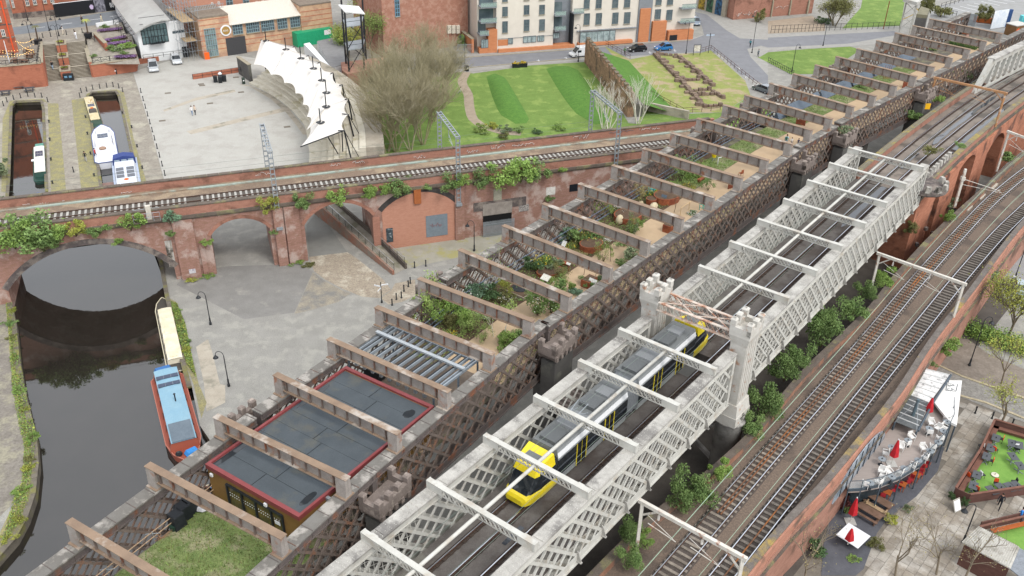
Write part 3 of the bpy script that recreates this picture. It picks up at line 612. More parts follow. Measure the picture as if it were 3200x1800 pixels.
for s0, s1, beams, wh in SPANS_W:
    o = WP(s0, 0, 0)
    T = Thing('white_bridge_span', 'white lattice bridge span ' + wh, 'bridge span', o, WA, 'spans of the white tram bridge')
    Lg = s1 - s0
    for t in (.5, 8.9):
        y = -t; g = MB(); g.bar((0, y, 14.86), (Lg, y, 14.86), 1.0, .16)
        go = T.add('lattice_girder', g, M_whdirt, world=False)
        wb = MB()
        for q in (-1, 1):
            wb.bar((0, y + q * .36, 14.52), (Lg, y + q * .36, 14.52), .05, .56); wb.bar((0, y + q * .4, 14.26), (Lg, y + q * .4, 14.26), .16, .05)
            wb.bar((0, y + q * .36, 9.75), (Lg, y + q * .36, 9.75), .05, .7)
        wb.bar((0, y, 9.42), (Lg, y, 9.42), 1.05, .08)
        for xe in (.2, Lg - .2): wb.box((xe, y, 9.5), (.4, .9, 5.3))
        T.add('chord_web', wb, M_wh, go, world=False)
        cs = MB(); cs.box((0, y, 14.94), (2.2, .86, .035)); me = cs.mesh('cover_plate', M_whdirt)
        for j in range(int(Lg / 6.1)): link('cover_plate', me, go, (1.6 + j * 6.1, 0, 0))
        rv = MB()
        for j in range(int(Lg / .42)):
            for q in (-.36, -.2, .2, .36): rv.box((.2 + j * .42, y + q, 14.94), (.07, .07, .065 if 0 else .05), tx=.6)
        T.add('rivet', rv, M_wh, go, world=False)['kind'] = 'stuff'
        lattice({}, .4, Lg - .4, y, go, 1.58 if s0 < 0 else 1.35, 9.9, 14.4, M_wh, M_wh, wA=.25 if s0 < 0 else .17, wB=.12, th=.62, open_=(21, 45) if s0 < 0 else None)
        if t > 5:
            bk = MB(); bk.hexa([(-.03, 0, 9.5), (.03, 0, 9.5), (.03, -.45, 9.5), (-.03, -.45, 9.5), (-.03, 0, 10.5), (.03, 0, 10.5), (.03, -.15, 10.4), (-.03, -.15, 10.4)]); bk.box((0, -.25, 9.5), (.2, .4, .06)); me = bk.mesh('gusset_bracket', M_whdirt)
            for j in range(int(Lg / 3.16)): link('gusset_bracket', me, go, (.8 + j * 3.16, y - .35, 0))
    bm = MB()
    for q in (-.17, .17):
        bm.bar((q, 0, 15.55), (q, -WT, 15.55), .05, .1); bm.bar((q, 0, 14.98), (q, -WT, 14.98), .05, .1)
        k = 16; a0, a1 = 1.5, WT - 1.5
        for j in range(k):
            ya, yb = a0 + (a1 - a0) * j / k, a0 + (a1 - a0) * (j + 1) / k
            bm.bar((q, -ya, 15.0), (q, -yb, 15.55), .025, .085, (1, 0, 0)); bm.bar((q, -ya, 15.55), (q, -yb, 15.0), .025, .085, (1, 0, 0))
        for ya, yb in ((.0, 1.45), (WT - 1.45, WT)): bm.bar((q, -ya, 15.27), (q, -yb, 15.27), .03, .56)
    bm.bar((0, 0, 15.6), (0, -WT, 15.6), .42, .03)
    for ye in (.05, WT - .05): bm.box((0, -ye, 14.95), (.44, .08, .7))
    me_b = bm.mesh('cross_beam', M_wh); gm = MB(); gm.box((0, 0, 14.95), (.1, .5, .66)); me_g = gm.mesh('gusset', M_wh)
    for s in beams:
        b = link('cross_beam', me_b, T.o, (s - s0, 0, 0))
        for y in (-.9, -WT + .9): link('gusset', me_g, b, (.24, y, 0))
    pp = MB(); pp.tube((0 if s0 > 0 else 0, -4.7, 15.32), (Lg - (2.7 if s0 > 0 else 4), -4.7, 15.32), .14, n=10); T.add('centre_tube', pp, M_wh, world=False, smooth=True)
    dk = MB(); dk.hexa([(0, -.85, 9.6), (Lg, -.85, 9.6), (Lg, -8.55, 9.6), (0, -8.55, 9.6), (0, -.85, 10.48), (Lg, -.85, 10.48), (Lg, -8.55, 10.48), (0, -8.55, 10.48)]); T.add('deck', dk, M_deck, world=False)
    wk = MB()
    for ya, yb in ((.95, 1.55), (7.75, 8.4)): wk.hexa([(0, -yb, 10.48), (Lg, -yb, 10.48), (Lg, -ya, 10.48), (0, -ya, 10.48), (0, -yb, 10.62), (Lg, -yb, 10.62), (Lg, -ya, 10.62), (0, -ya, 10.62)])
    T.add('walkway', wk, mat('grimy_walkway', '6d6864', '57514d', sc=1.0, c3='7a776f', sc3=.5), world=False)
    cgm = MB(); cgm.bar((0, -.6, 9.75), (0, -8.8, 9.75), .25, .5); me = cgm.mesh('floor_girder', M_whdirt)
    for j in range(int(Lg / 3.16)): link('floor_girder', me, T.o, (.8 + j * 3.16, 0, -.35))
# rails of the tram line, continuing onto the brick viaduct
def srange(a, b, st):
    n = max(1, int((b - a) / st)); return [a + (b - a) * i / n for i in range(n + 1)]
for ti, (ta, tb, nm) in enumerate(((2.4, 3.87, 'under the yellow tram'), (5.55, 7.02, 'beside the tram on the right'))):
    o = WP(20, ta, 10.5); T = Thing('tram_track', 'tram track ' + nm + ' on the white bridge', 'track', o, 0, 'tram tracks')
    ss = [-24, 84] + srange(84, 190, 8)[1:]
    for t in (ta, tb):
        r = MB(); tm = MB(); sd = MB()
        for a, b in zip(ss, ss[1:]):
            r.bar(WP(a, t, 10.7), WP(b, t, 10.7), .075, .03); sd.bar(WP(a, t, 10.6), WP(b, t, 10.6), .13, .16); tm.bar(WP(a, t, 10.5), WP(b, t, 10.5), .46, .09)
        ro = T.add('rail', r, M_rail); T.add('rail_web', sd, M_railside, ro); T.add('long_timber', tm, M_timber)
    cl = MB()
    m = MB(); m.box((0, 0, .045), (.3, .24, .05)); me = m.mesh('rail_chair', M_timber)
    for s in srange(-10, 110, .72):
        for t in (ta + .17, tb + .17):
            p = WP(s, t, 0); link('rail_chair', me, T.o, T.tf((p.x, p.y, 10.5)), (0, 0, WA))
for pi_, (s0, s1, t0, t1) in enumerate(((66, 84, 4.15, 5.2), (70, 78, 7.35, 8.1), (99, 128, 4.3, 5.2), (97, 122, 7.4, 8.3), (88, 95, 4.2, 4.7), (2.4, 4.6, 4.5, 5.2))):
    mb = MB(); r = random.Random(pi_); ss = srange(s0, s1, 1.5); zz = 10.486 if s1 <= 84 else 10.612
    a = [WP(s, t0 + r.uniform(0, .25) + (.35 if s in (ss[0], ss[-1]) else 0), zz) for s in ss]; b = [WP(s, t1 - r.uniform(0, .25) - (.35 if s in (ss[0], ss[-1]) else 0), zz) for s in ss]
    mb.sheet(b + a[::-1]); struct('puddle', mb, M_pud, kind='stuff', label='rain puddle lying between the tram rails')
# ---- white turrets and portal
M_tur = mat('white_turret_paint', 'cecbc4', 'c0bcb3', sc=1.2, rough=.65, c3='b08a72', sc3=1.3, amt3=.17, grain=.1, stretch=None)
for t, nm in ((.25, 'left'), (9.15, 'right')):
    p = WP(30.0, t, 0); T = Thing('white_turret', f'white crenellated cast iron turret on the {nm} of the tram bridge portal', 'turret', p, WA, 'white turrets of the tram bridge')
    m = MB(); m.box((0, 0, 9.0), (2.1, 1.5, 7.2)); T.add('shaft', m, M_tur, world=False)
    rb = MB(); rb.box((0, 0, 9.4), (.16, .06, 6.4)); me = rb.mesh('rib', M_tur)
    for sx in (-.85, -.42, 0, .42, .85):
        for sy in (-.77, .77): link('rib', me, T.o, (sx, sy, 0))
    m = MB(); m.box((0, 0, 15.4), (2.1, 1.5, .9), tx=1.18, ty=1.25); m.box((0, 0, 16.3), (2.5, 1.9, .35)); T.add('cornice', m, M_tur, world=False)
    merlon_ring(T, p.x, p.y, WA, 2.55, 1.95, 16.65, .5, .6, M_tur)
    m = MB(); m.box((0, 0, 8.0), (2.7, 2.1, 1.2), tx=.85); m.box((0, 0, 7.0), (2.8, 2.2, 1.0)); T.add('plinth', m, M_tur, world=False)
    m = MB(); m.lathe([(1.25, -1.3), (1.25, 6.6), (1.45, 6.8), (1.45, 7.0)], (0, 0, 0), 20); T.add('column', m, M_whdirt, world=False, smooth=True)
    m = MB(); q = -1.107 if nm == 'right' else 1.107
    for a in range(4):
        m.box((.32 * cos(a * pi / 2) * 1, q, 7.45 + .32 * sin(a * pi / 2)), (.2, .02, .2))
    m.box((0, q, 7.2), (.08, .02, .7)); m.box((0, q, 7.5), (.7, .02, .08)); T.add('cross_emblem', m, mat('black_iron', '24262a', '2c2e31', rough=.5), world=False)
T = Thing('portal_brace', 'pair of rust edged lattice beams between the white turrets', 'portal', WP(30, 4.7, 15.7), WA)
for dx in (-1.0, 1.0):
    m = MB()
    for zz in (15.7, 16.5):
        m.bar((dx, -3.7, zz - 15.7), (dx, 3.7, zz - 15.7), .3, .09)
    k = 14
    for j in range(k):
        ya, yb = -3.7 + 7.4 * j / k, -3.7 + 7.4 * (j + 1) / k
        m.bar((dx, ya, .03), (dx, yb, .78), .03, .09, (1, 0, 0)); m.bar((dx, ya, .78), (dx, yb, .03), .03, .09, (1, 0, 0))
    T.add('lattice_beam', m, M_rustedge, world=False)
m = MB()
for ya, yb in ((-3.4, 0), (0, 3.4)): m.bar((-1, ya, .82), (1, yb, .82), .1, .06); m.bar((1, ya, .82), (-1, yb, .82), .1, .06)
T.add('plan_bracing', m, M_rustedge, world=False)
# lower bracing between the columns
T = Thing('column_bracing', 'white diagonal bracing between the tram bridge columns', 'bracing', WP(30, 4.7, 0), WA)
m = MB(); m.bar((0, -4, 1), (0, 4, 6), .35, .35); m.bar((0, 4, 1), (0, -4, 6), .35, .35); m.bar((0, -4, 6.3), (0, 4, 6.3), .4, .5); T.add('brace', m, M_whdirt, world=False)
def zat(b,px):
 d=ray(*px);k=(d.x*b[0]+d.y*b[1])/(d.x**2+d.y**2);return CZ+d.z*k
M_yel=mat('tram_yellow','f2dc2e','eed522',sc=2,rough=.3,grain=.03,coat=.4);M_sil=mat('tram_silver','aeb2b4','a4a8aa',sc=2,rough=.35,metal=.3,grain=.04)
M_gls=mat('dark_tinted_glass','23282c','2b3136',sc=1.5,rough=.06,grain=0,spec=.6);M_roof=mat('tram_roof_grey','76797a','6c6f6e',sc=1.2,rough=.6,grain=.1)
M_wht=mat('clean_white','eceef0',rough=.4,grain=.03)
T=Thing('tram','long yellow and silver tram running on the white lattice bridge','tram',WP(20.0,3.13,10.7),WA)
HW=1.32
def loft(rings,m,cap=True):
 n=len(rings[0]);i=len(m.v)
 for r in rings:m.pts(r)
 for a in range(len(rings)-1):
  for k in range(n-1+1):m.face(i+a*n+k,i+a*n+(k+1)%n,i+(a+1)*n+(k+1)%n,i+(a+1)*n+k)
 if cap:m.face(*[i+k for k in range(n)]);m.face(*[i+(len(rings)-1)*n+k for k in range(n)][::-1])
def tring(x,w,zt,zb=.28,wt=None):
 wt=w*.86 if wt is None else wt;zm=min(zt-.05,2.55 if zt>2.7 else zt*.8)
 return[(x,-w*.96,zb),(x,-w,min(.8,zt*.6)),(x,-w*.985,zm),(x,-wt,zt),(x,wt,zt),(x,w*.985,zm),(x,w,min(.8,zt*.6)),(x,w*.96,zb)]
for sg,nm in((-1,'front'),(1,'rear')):
 m=MB();X=lambda x:sg*x
 loft([tring(X(14.25),.72,.72),tring(X(14.1),.98,.98),tring(X(13.75),1.14,1.16),tring(X(13.2),1.24,1.25),tring(X(12.4),HW,1.4),tring(X(10.6),HW,1.4)],m)
 cb=T.add('cab',m,M_yel,world=False)
 m=MB();loft([tring(X(13.95),.98,1.0,.95),tring(X(13.05),1.17,2.3,.95,.95),tring(X(12.55),1.27,2.75,.95,1.05),tring(X(10.6),HW-.01,2.85,.95,1.12)],m);T.add('cab_glass',m,M_gls,cb,world=False,smooth=False)
 m=MB();P=[(13.02,1.18,2.42),(12.2,1.27,2.5),(11.2,1.33,2.55),(11.0,1.2,3.2),(12.1,1.05,3.1),(12.75,.95,2.95)]
 loft([[(X(13.12),-1.0,2.4),(X(13.12),1.0,2.4),(X(12.85),.9,2.95),(X(12.85),-.9,2.95)],[(X(12.3),-1.3,2.42),(X(12.3),1.3,2.42),(X(12.1),1.08,3.18),(X(12.1),-1.08,3.18)],[(X(11.0),-1.335,2.5),(X(11.0),1.335,2.5),(X(11.0),1.16,3.42),(X(11.0),-1.16,3.42)]],m);T.add('visor',m,M_yel,cb,world=False)
 m=MB();m.box((X(11.75),0,3.22),(1.3,1.3,.06));T.add('roof_hatch',m,M_roof,cb,world=False)
 for q in(-.72,.72):
  m=MB();m.box((X(14.03),q,.62),(.18,.3,.2));T.add('headlight',m,mat('headlight_lens','f4f4ee',rough=.1,grain=0),cb,world=False)
  m=MB();m.box((X(14.05),q*1.02,.5),(.14,.2,.1));T.add('lamp_surround',m,M_blk,cb,world=False)
 m=MB();m.box((X(14.12),0,.3),(.1,.3,.16));T.add('coupler_cover',m,M_blk,cb,world=False)
for x0,x1 in((-10.6,-.9),(.9,10.6)):
 m=MB();loft([tring(x0,HW,3.4,.28,1.16),tring(x1,HW,3.4,.28,1.16)],m);bo=T.add('body_module',m,M_sil,world=False)
 m=MB();m.hexa([(x0,-1.15,3.41),(x1,-1.15,3.41),(x1,1.15,3.41),(x0,1.15,3.41),(x0,-1.1,3.46),(x1,-1.1,3.46),(x1,1.1,3.46),(x0,1.1,3.46)]);T.add('roof',m,M_roof,bo,world=False)
 for s in(-1,1):
  m=MB();m.bar((x0,s*1.25,2.97),(x1,s*1.25,2.97),.03,.44,(0,-s*.27,1));T.add('cantrail',m,M_wht if s<0 else M_roof,bo,world=False)
  m=MB();m.bar((x0,s*1.327,1.75),(x1,s*1.327,1.75),.02,1.6);T.add('window_band',m,M_gls,bo,world=False)
  for xd in((x0+3.1,x0+7.0)):
   m=MB();m.bar((xd-.65,s*1.335,1.45),(xd+.65,s*1.335,1.45),.03,2.2);dr=T.add('door',m,mat('door_glass','1d2124',rough=.1,grain=0),bo,world=False)
   m=MB()
   for e in(-.65,0,.65):m.bar((xd+e,s*1.35,.4),(xd+e,s*1.35,2.55),.03,.09 if e else .04,(1,0,0))
   T.add('door_post',m,M_yel,dr,world=False)
 for j,(xa,ln,wd,hh)in enumerate(((1.2,1.8,1.5,.28),(3.6,2.2,1.7,.22),(6.3,1.6,1.5,.3),(8.2,1.2,1.3,.2))):
  m=MB();m.box((x0+xa,0,3.46),(ln,wd,hh),tx=.94);T.add('roof_box',m,mat('roof_box_grey%d'%(j%2),('5f6263','85888a')[j%2],rough=.5),bo,world=False)
m=MB();loft([tring(-.9,1.2,3.2,.4),tring(-.6,1.14,3.15,.4),tring(-.3,1.22,3.2,.4),tring(0,1.14,3.15,.4),tring(.3,1.22,3.2,.4),tring(.6,1.14,3.15,.4),tring(.9,1.2,3.2,.4)],m);T.add('bellows',m,mat('bellows_grey','7d8185','6f7377',sc=3,rough=.7),world=False)
m=MB()
for s in(-1,1):
 m.tube((-5.6,s*.5,3.6),(-6.9,s*.35,4.1),.03);m.tube((-6.9,s*.35,4.1),(-5.6,s*.45,4.45),.03);m.tube((-5.6,-.5,4.45),(-5.6,.5,4.45),.03)
T.add('pantograph',m,M_galv,world=False)
m=MB();m.box((0,0,.02),(20,1.9,.3));
for x in(-9,-7.2,7.2,9):
 for s in(-.74,.74):m.tube((x,s-.06,.3),(x,s+.06,.3),.3,n=14)
T.add('bogie',m,M_blk,world=False)
mb=MB()
for t in(3.13,6.3):
 for z in(14.9,15.9-1.6):mb.path([WP(s,t,z)for s in(-24,84,110,140,170)],.014,4)
solo('tram_wire',mb,mat('contact_wire','7d8a80',rough=.5),'thin contact wires strung above the tram rails','wires')
M_slab=mat('trackbed_slab','8a8076','7a7068',sc=.5,rough=.9,c3='5f5953',sc3=.25,amt3=.45,grain=.25,gsc=8)
TV=Thing('tram_viaduct','orange brick arched viaduct carrying the tram tracks beyond the white bridge','viaduct',WP(110,5,0))
ss=srange(80.8,195,6)
m=MB()
for a,b in zip(ss,ss[1:]):
 P=[WP(a,.7,0),WP(a,9.2,0),WP(b,9.2,0),WP(b,.7,0)]
 m.hexa([(p.x,p.y,9.6)for p in P]+[(p.x,p.y,10.5)for p in P])
TV.add('trackbed',m,M_slab)
for t,w_,z1,mm in((.95,.5,11.5,M_brickor),(8.95,.5,11.25,M_brickor)):
 m=MB();c=MB()
 for a,b in zip(ss,ss[1:]):m.bar(WP(a,t,(9.6+z1)/2),WP(b,t,(9.6+z1)/2),w_,z1-9.6);c.bar(WP(a,t,z1+.07),WP(b,t,z1+.07),w_+.22,.14)
 pr=TV.add('parapet',m,mm);TV.add('coping',c,mat('lichen_coping','857c68','736a58',sc=.9,c3='9a8a4c',sc3=.5,amt3=.35,grain=.25),pr)
m=MB()
for a,b in zip(ss,ss[1:]):m.bar(WP(a,9.28,10.1),WP(b,9.28,10.1),.18,.55)
TV.add('string_course',m,M_dkcop)
RWL=Wall(WP(80.8,9.2,0),WP(128,9.2,0))
FWs=FW;FW=RWL
B2=arc(zMR.px(1650,640),zMR.px(1842,590),zMR.px(1775,520),14);B3=arc(zMR.px(2045,420),zMR.px(2268,300),zMR.px(2185,212),14);B1=arc(zMR.px(1262,1140),zMR.px(1335,1115),zMR.px(1298,1082),10)
sp=0
poly=[(0,-1)]
lastend=-1
for A in(B1,B2,B3):
 if A[0][0]<lastend+.5:continue
 poly+=[(A[0][0],-1)]+A+[(A[-1][0],-1)];lastend=A[-1][0]
poly+=[(RWL.len,-1),(RWL.len,9.8),(0,9.8)]
m=MB();RWL.poly(m,poly,-8.4,0);TV.add('arcaded_wall',m,mat('bright_orange_brick','bd8267','aa6f56',sc=1.0,rough=.95,c3='6a4a3e',sc3=.3,amt3=.36,grain=.25,gsc=9,stretch=(1,1,3)))
m=MB();q0=WP(128,.8,0);q1=WP(128,9.2,0);q2=WP(195,9.2,0);q3=WP(195,.8,0);mids=[WP(s,9.2,0)for s in(140,155,175)];mids2=[WP(s,.8,0)for s in(175,155,140)]
m.prism([(p.x,p.y)for p in[q0,q1]+mids+[q2,q3]+mids2],-1,9.7);TV.add('solid_wall',m,MATS['bright_orange_brick'])
FW=FWs
p=WP(82.6,9.0,0);T=Thing('brick_bastion','rounded sooty brick bastion with white stained merlons at the bridge end','bastion',p,WA)
m=MB();m.lathe([(3.0,-1),(2.9,4.2),(2.7,4.3),(2.45,9.7),(2.45,10.9)],(0,0,0),14);T.add('drum',m,mat('bastion_brick','8d5a48','6a4a40',sc=1.0,c3='b06a4e',sc3=.5,amt3=.4,grain=.3))
m=MB();m.lathe([(2.6,10.9),(2.85,11.1),(2.85,11.5),(2.4,11.5)],(0,0,0),14);T.add('cap_ring',m,M_ring,world=False)
me=MB();me.box((0,0,0),(.8,.6,.75),tx=.72);me=me.mesh('merlon',mat('white_stained_stone','c9c6be','8d8880',sc=1.6,stretch=(1,1,.4),c3='55504b',sc3=.9,amt3=.35))
for k in range(5):a=-2.7+k*.52;link('merlon',me,T.o,(2.5*cos(a),2.5*sin(a),11.5),(0,0,a+pi/2))
for k in range(8):q=WP(85.2+k*1.25,8.5,11.4);link('merlon',me,T.o,T.tf(q),(0,0,0))
m=MB();a,b=WP(84.2,8.5,11.3),WP(95,8.5,11.3);m.bar((a.x,a.y,11.25),(b.x,b.y,11.25),1.0,.4);T.add('wall_top',m,M_ring)
me=MB();me.box((0,0,0),(.5,.35,.45));me=me.mesh('dentil',M_ring)
for k in range(6):a=-2.6+k*.45;link('dentil',me,T.o,(2.95*cos(a),2.95*sin(a),4.2),(0,0,a))
T=Thing('white_truss','white plate girder truss of the farthest tram bridge at the right edge','truss bridge',WP(150,1.4,10))
TWl=Wall(WP(126.5,1.4,0),WP(185,1.4+.5,0));z0,z1=10.2,15.4
m=MB();TWl.poly(m,[(0,z0),(1.4,z0),(5.4,z1-.8),(5.4,z1),(4.2,z1)],-.35,.35);T.add('end_post',m,M_wh)
m=MB();TWl.box(m,4.2,TWl.len,z1-.12,z1+.12,-.65,.65);T.add('top_chord',m,M_whdirt)
m=MB();TWl.box(m,4.6,TWl.len,z1-.9,z1-.12,.28,.36);TWl.box(m,0,TWl.len,z0-.4,z0+.9,.3,.38);TWl.box(m,4.6,TWl.len,z1-.9,z1-.12,-.36,-.28);T.add('web_plate',m,M_wh)
for k in range(22):
 a=5.2+k*2.4;m=MB();TWl.poly(m,[(a,z0+.9),(a+.55,z0+.9),(a+1.15,z1-.9),(a+.6-.9,z1-.9)]if 0 else[(a-.15,z0+.9),(a+.9,z0+.9),(a+1.3,z1-.9),(a+.5,z1-.9)],-.3,.3)
 vb=T.add('web_member',m,M_wh)
 m=MB()
 for j in range(4):c_=a+.42+j*.16;TWl.box(m,c_,c_+.26,z0+1.2+j*.75,z0+1.5+j*.75,.3,.31)
 T.add('lightening_hole',m,M_blk,vb)
m=MB();TWl.box(m,1,TWl.len,z0-.4,z0+.55,.9,1.0);T.add('side_wall',m,mat('grey_concrete_wall','8f8b86','827e79',sc=.8,c3='a05a58',sc3=1.2,amt3=.1))
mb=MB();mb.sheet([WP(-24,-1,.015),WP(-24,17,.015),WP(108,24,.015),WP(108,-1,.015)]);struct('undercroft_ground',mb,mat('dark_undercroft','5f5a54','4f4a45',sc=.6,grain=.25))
def spline(P,st=2.5):
 P=[Vector((p[0],p[1],0))for p in P];P=[P[0]*2-P[1]]+P+[P[-1]*2-P[-2]];out=[]
 for i in range(1,len(P)-2):
  n=max(1,int((P[i+1]-P[i]).length/st))
  for k in range(n):
   t=k/n;a,b,c,d=P[i-1:i+3]
   out.append(.5*((2*b)+(c-a)*t+(2*a-5*b+4*c-d)*t*t+(3*b-a-3*c+d)*t**3))
 out.append(P[-2]);return out
def offs(L,o):
 R=[]
 for i,p in enumerate(L):
  d=(L[min(i+1,len(L)-1)]-L[max(i-1,0)]).normalized();R.append(p+Vector((d.y,-d.x,0))*o)
 return R
RZ=5.5
c1=spline([(-4,29.2),(11.31,48.63),(24.57,65.45),(30.5,72.87),(38.02,82.44),(47.27,94.29),(56.89,106.15),(67.44,118.59),(80,131.5),(95,145)])
c2=spline([(0.2,29.6)]+[tuple(at(u,v,RZ)[:2])for u,v in((2219,1797),(2581,1350),(2704,1196),(2851,1018),(2977.6,865),(3104,724),(3200,633))]+[(82.5,129),(97.5,142)])
lp=spline([(-5.5,33)]+[tuple(at(u,v,6.3)[:2])for u,v in((2006,1640),(2180,1505),(2362,1340),(2524,1150),(2715,968),(2797,865),(2926,724),(3062,600))]+[(79,133),(92,145)])
rp=spline([(3.8,30.5)]+[tuple(at(u,v,6.3)[:2])for u,v in((2400,1709),(2566,1530),(2690,1382),(2814,1225),(2922,1060),(3042,906),(3200,699))]+[(85,128),(99,141)])
RV=Thing('railway_viaduct','long curving brick railway viaduct with two tracks beside the bar','viaduct',(32,72,0))
m=MB();m.prism([(p.x,p.y)for p in offs(rp,.35)]+[(p.x,p.y)for p in offs(lp,-.35)][::-1],-1.3,5.12);RV.add('core_wall',m,mat('viaduct_orange_brick','ad8270','997060',sc=1.0,rough=.95,c3='6f5548',sc3=.28,amt3=.33,grain=.28,gsc=9,stretch=(1,1,3)))
m=MB();m.sheet([(p.x,p.y,5.2)for p in offs(rp,.1)]+[(p.x,p.y,5.2)for p in offs(lp,-.1)][::-1]);RV.add('ballast_bed',m,mat('brown_grey_ballast','7d6d60','6a5d53',sc=5,rough=1,c3='5f544c',sc3=.3,amt3=.35,grain=.45,gsc=10,bump=.7,bsc=12))
def ribbon(L,w_,z0,z1,name,par,mm,T=RV):
 m=MB()
 A,B=offs(L,-w_/2),offs(L,w_/2)
 for i in range(len(L)-1):m.hexa([(*A[i][:2],z0),(*B[i][:2],z0),(*B[i+1][:2],z0),(*A[i+1][:2],z0),(*A[i][:2],z1),(*B[i][:2],z1),(*B[i+1][:2],z1),(*A[i+1][:2],z1)])
 return T.add(name,m,mm,par)
pr=ribbon(rp,.55,5.12,6.2,'right_parapet',None,mat('parapet_orange','b88672','a87762',sc=1.3,c3='6f5c50',sc3=.4,amt3=.22,grain=.2,stretch=(1,1,3)))
ribbon(offs(rp,-.18),.6,6.2,6.34,'coping',pr,mat('grey_granite_coping','77706a','635c57',sc=1.2,c3='a88f4a',sc3=.25,amt3=.24,grain=.35,gsc=9))
ribbon(offs(rp,.42),.22,4.3,4.55,'string_course',pr,M_dkcop)
pl_=ribbon(lp,.5,5.12,6.05,'left_parapet',None,mat('parapet_brown','a47a64','8b6652',sc=1.2,c3='6b625a',sc3=.4,amt3=.4,grain=.25))
ribbon(lp,.66,6.05,6.17,'coping',pl_,M_dkcop)
M_slp=mat('grey_timber_sleeper','968c80','7d746a',sc=2.2,rough=.95,grain=.3,rnd=.2);M_slpdk=mat('oily_sleeper','7d766e','665f58',sc=2.2,rough=.95,grain=.3,rnd=.25)
for ti,(L,nm,ms)in enumerate(((offs(c1,.75),'nearest the white bridge',M_slp),(offs(c2,.75),'nearest the bar',M_slpdk))):
 T=Thing('railway_track','railway track on the right-hand viaduct '+nm,'track',(30+ti*4,70,5.2),0,'right-hand railway tracks')
 ribbon(L,2.1,5.19,5.24,'track_ballast',None,mat('oily_ballast%d'%ti,('5f5650','4f4843')[ti],('4e4641','413b37')[ti],sc=4,grain=.4,gsc=11,bump=.5,bsc=12),T)
 for q in(-.75,.75):
  ro=ribbon(offs(L,q),.075,5.46,5.5,'rail',None,M_rail,T);ribbon(offs(L,q),.13,5.3,5.46,'rail_web',ro,M_railside,T)
 for q in((-.18,.12)if ti==0 else(.1,)):
  seg=L[12:]if ti==0 else L[:26]
  ribbon(offs(seg,q),.1,5.36,5.44,'check_rail',None,mat('rusty_spare_rail','7d5a44','6a4b39',sc=2,c3='a8672f',sc3=.12,amt3=.35),T)
 sm=MB();sm.box((0,0,0),(.26,1.95,.13));me=sm.mesh('sleeper',ms)
 d_=0;
 for i in range(len(L)-1):
  a,b=L[i],L[i+1];ln=(b-a).length;rz=atan2(b.y-a.y,b.x-a.x)
  while d_<ln:
   p=a.lerp(b,d_/ln)
   if 36<p.y<131:link('sleeper',me,T.o,T.tf((p.x,p.y,5.21+RND.uniform(-.02,.02))),(0,0,rz+RND.uniform(-.02,.02)))
   d_+=.68
  d_-=ln
mb=MB()
for L,o in((c1,.75),(c1,1.0),(c2,.75),(c2,1.0)):
 mb.path([Vector((p.x,p.y,9.4 if o==.75 else 10.1))for p in offs(L,o+.75-.75)][::3],.016,4)
solo('overhead_wire',mb,mat('green_wire','9ab09a',rough=.5),'pale green overhead wires above the right-hand railway','wires')
M_gan=mat('peeling_white_gantry','d9d5cc','c9c3b8',sc=1.5,rough=.7,c3='9c6a50',sc3=1.6,amt3=.22,grain=.12)
def gantry(lb,lt,rt,zb,label,name='line_gantry',mm=M_gan,zt=None,rb=None,arms=True,base_z=None,grp='white gantries over the right-hand railway'):
 b=at(*lb,zb);z=zt or zat(b,lt);b2=at(*rt,z);T=Thing(name,label,'gantry',b,0,grp)
 m=MB();m.bar(b,(b.x,b.y,z),.24,.24,(1,0,0));T.add('post',m,mm)
 m=MB();m.bar((b2.x,b2.y,zb-(0 if rb is None else rb)),(b2.x,b2.y,z),.24,.24,(1,0,0));T.add('post',m,mm)
 a=Vector((b.x,b.y,z));c=Vector((b2.x,b2.y,z));d=(c-a).normalized();m=MB();m.bar(a-d*.3,c+d*.3,.28,.3);T.add('beam',m,mm)
 for e,s in((a,1),(c,-1)):m=MB();m.bar(e+Vector((0,0,-1.3)),e+d*s*1.5,.12,.12);T.add('knee_brace',m,mm)
 if arms:
  for f in(.18,.62):
   p=a.lerp(c,f);m=MB();m.tube(p,p-Vector((0,0,.7)),.05);m.tube(p-Vector((0,0,1.7))-d*.8,p-Vector((0,0,2.0))+d*1.6,.035);m.tube(p-Vector((0,0,.9))-d*1.0,p-Vector((0,0,1.9))+d*1.4,.025);T.add('registration_arm',m,mm)
   m=MB()
   for k in range(4):m.lathe([(.04,0),(.1,.04),(.04,.09)],p-Vector((0,0,.5+.12*k)),8)
   T.add('insulator',m,mat('pale_insulator','cfcac2',rough=.3))
 return T
gantry((1984,1760),(2001,1568),(2322,1742),5.3,'rust streaked white line gantry nearest the bottom edge')
gantry((2718,915),(2746,793),(3012,887),5.3,'white line gantry halfway along the right-hand railway')
gantry((3114,536),(3153,412),(3310,470),5.6,'white line gantry farthest up the right-hand railway')
gantry(zD.px(1200,835),zD.px(1266,588),zD.px(1792,703),10.6,'tan painted line gantry with a yellow sign over the tram tracks',mm=mat('tan_gantry_paint','b78a62','a87c56',sc=1.5,c3='d0cbc2',sc3=.9,amt3=.15),grp=None)
b=at(*zMR.px(1552,1255),5.6);T=Thing('line_mast','single white overhead line mast below the orange brick arch','mast',b)
z=zat(b,zMR.px(1700,690));m=MB();m.bar(b,(b.x,b.y,z),.3,.3,(1,0,0));m.box((b.x,b.y,z-1.6),(.5,.5,.5));T.add('post',m,M_gan)
m=MB();m.tube((b.x,b.y,z-1.4),(b.x+4,b.y-2.6,z-1.9),.05);m.tube((b.x,b.y,z-2.2),(b.x+4.2,b.y-2.7,z-2.1),.04);T.add('cantilever',m,M_gan)
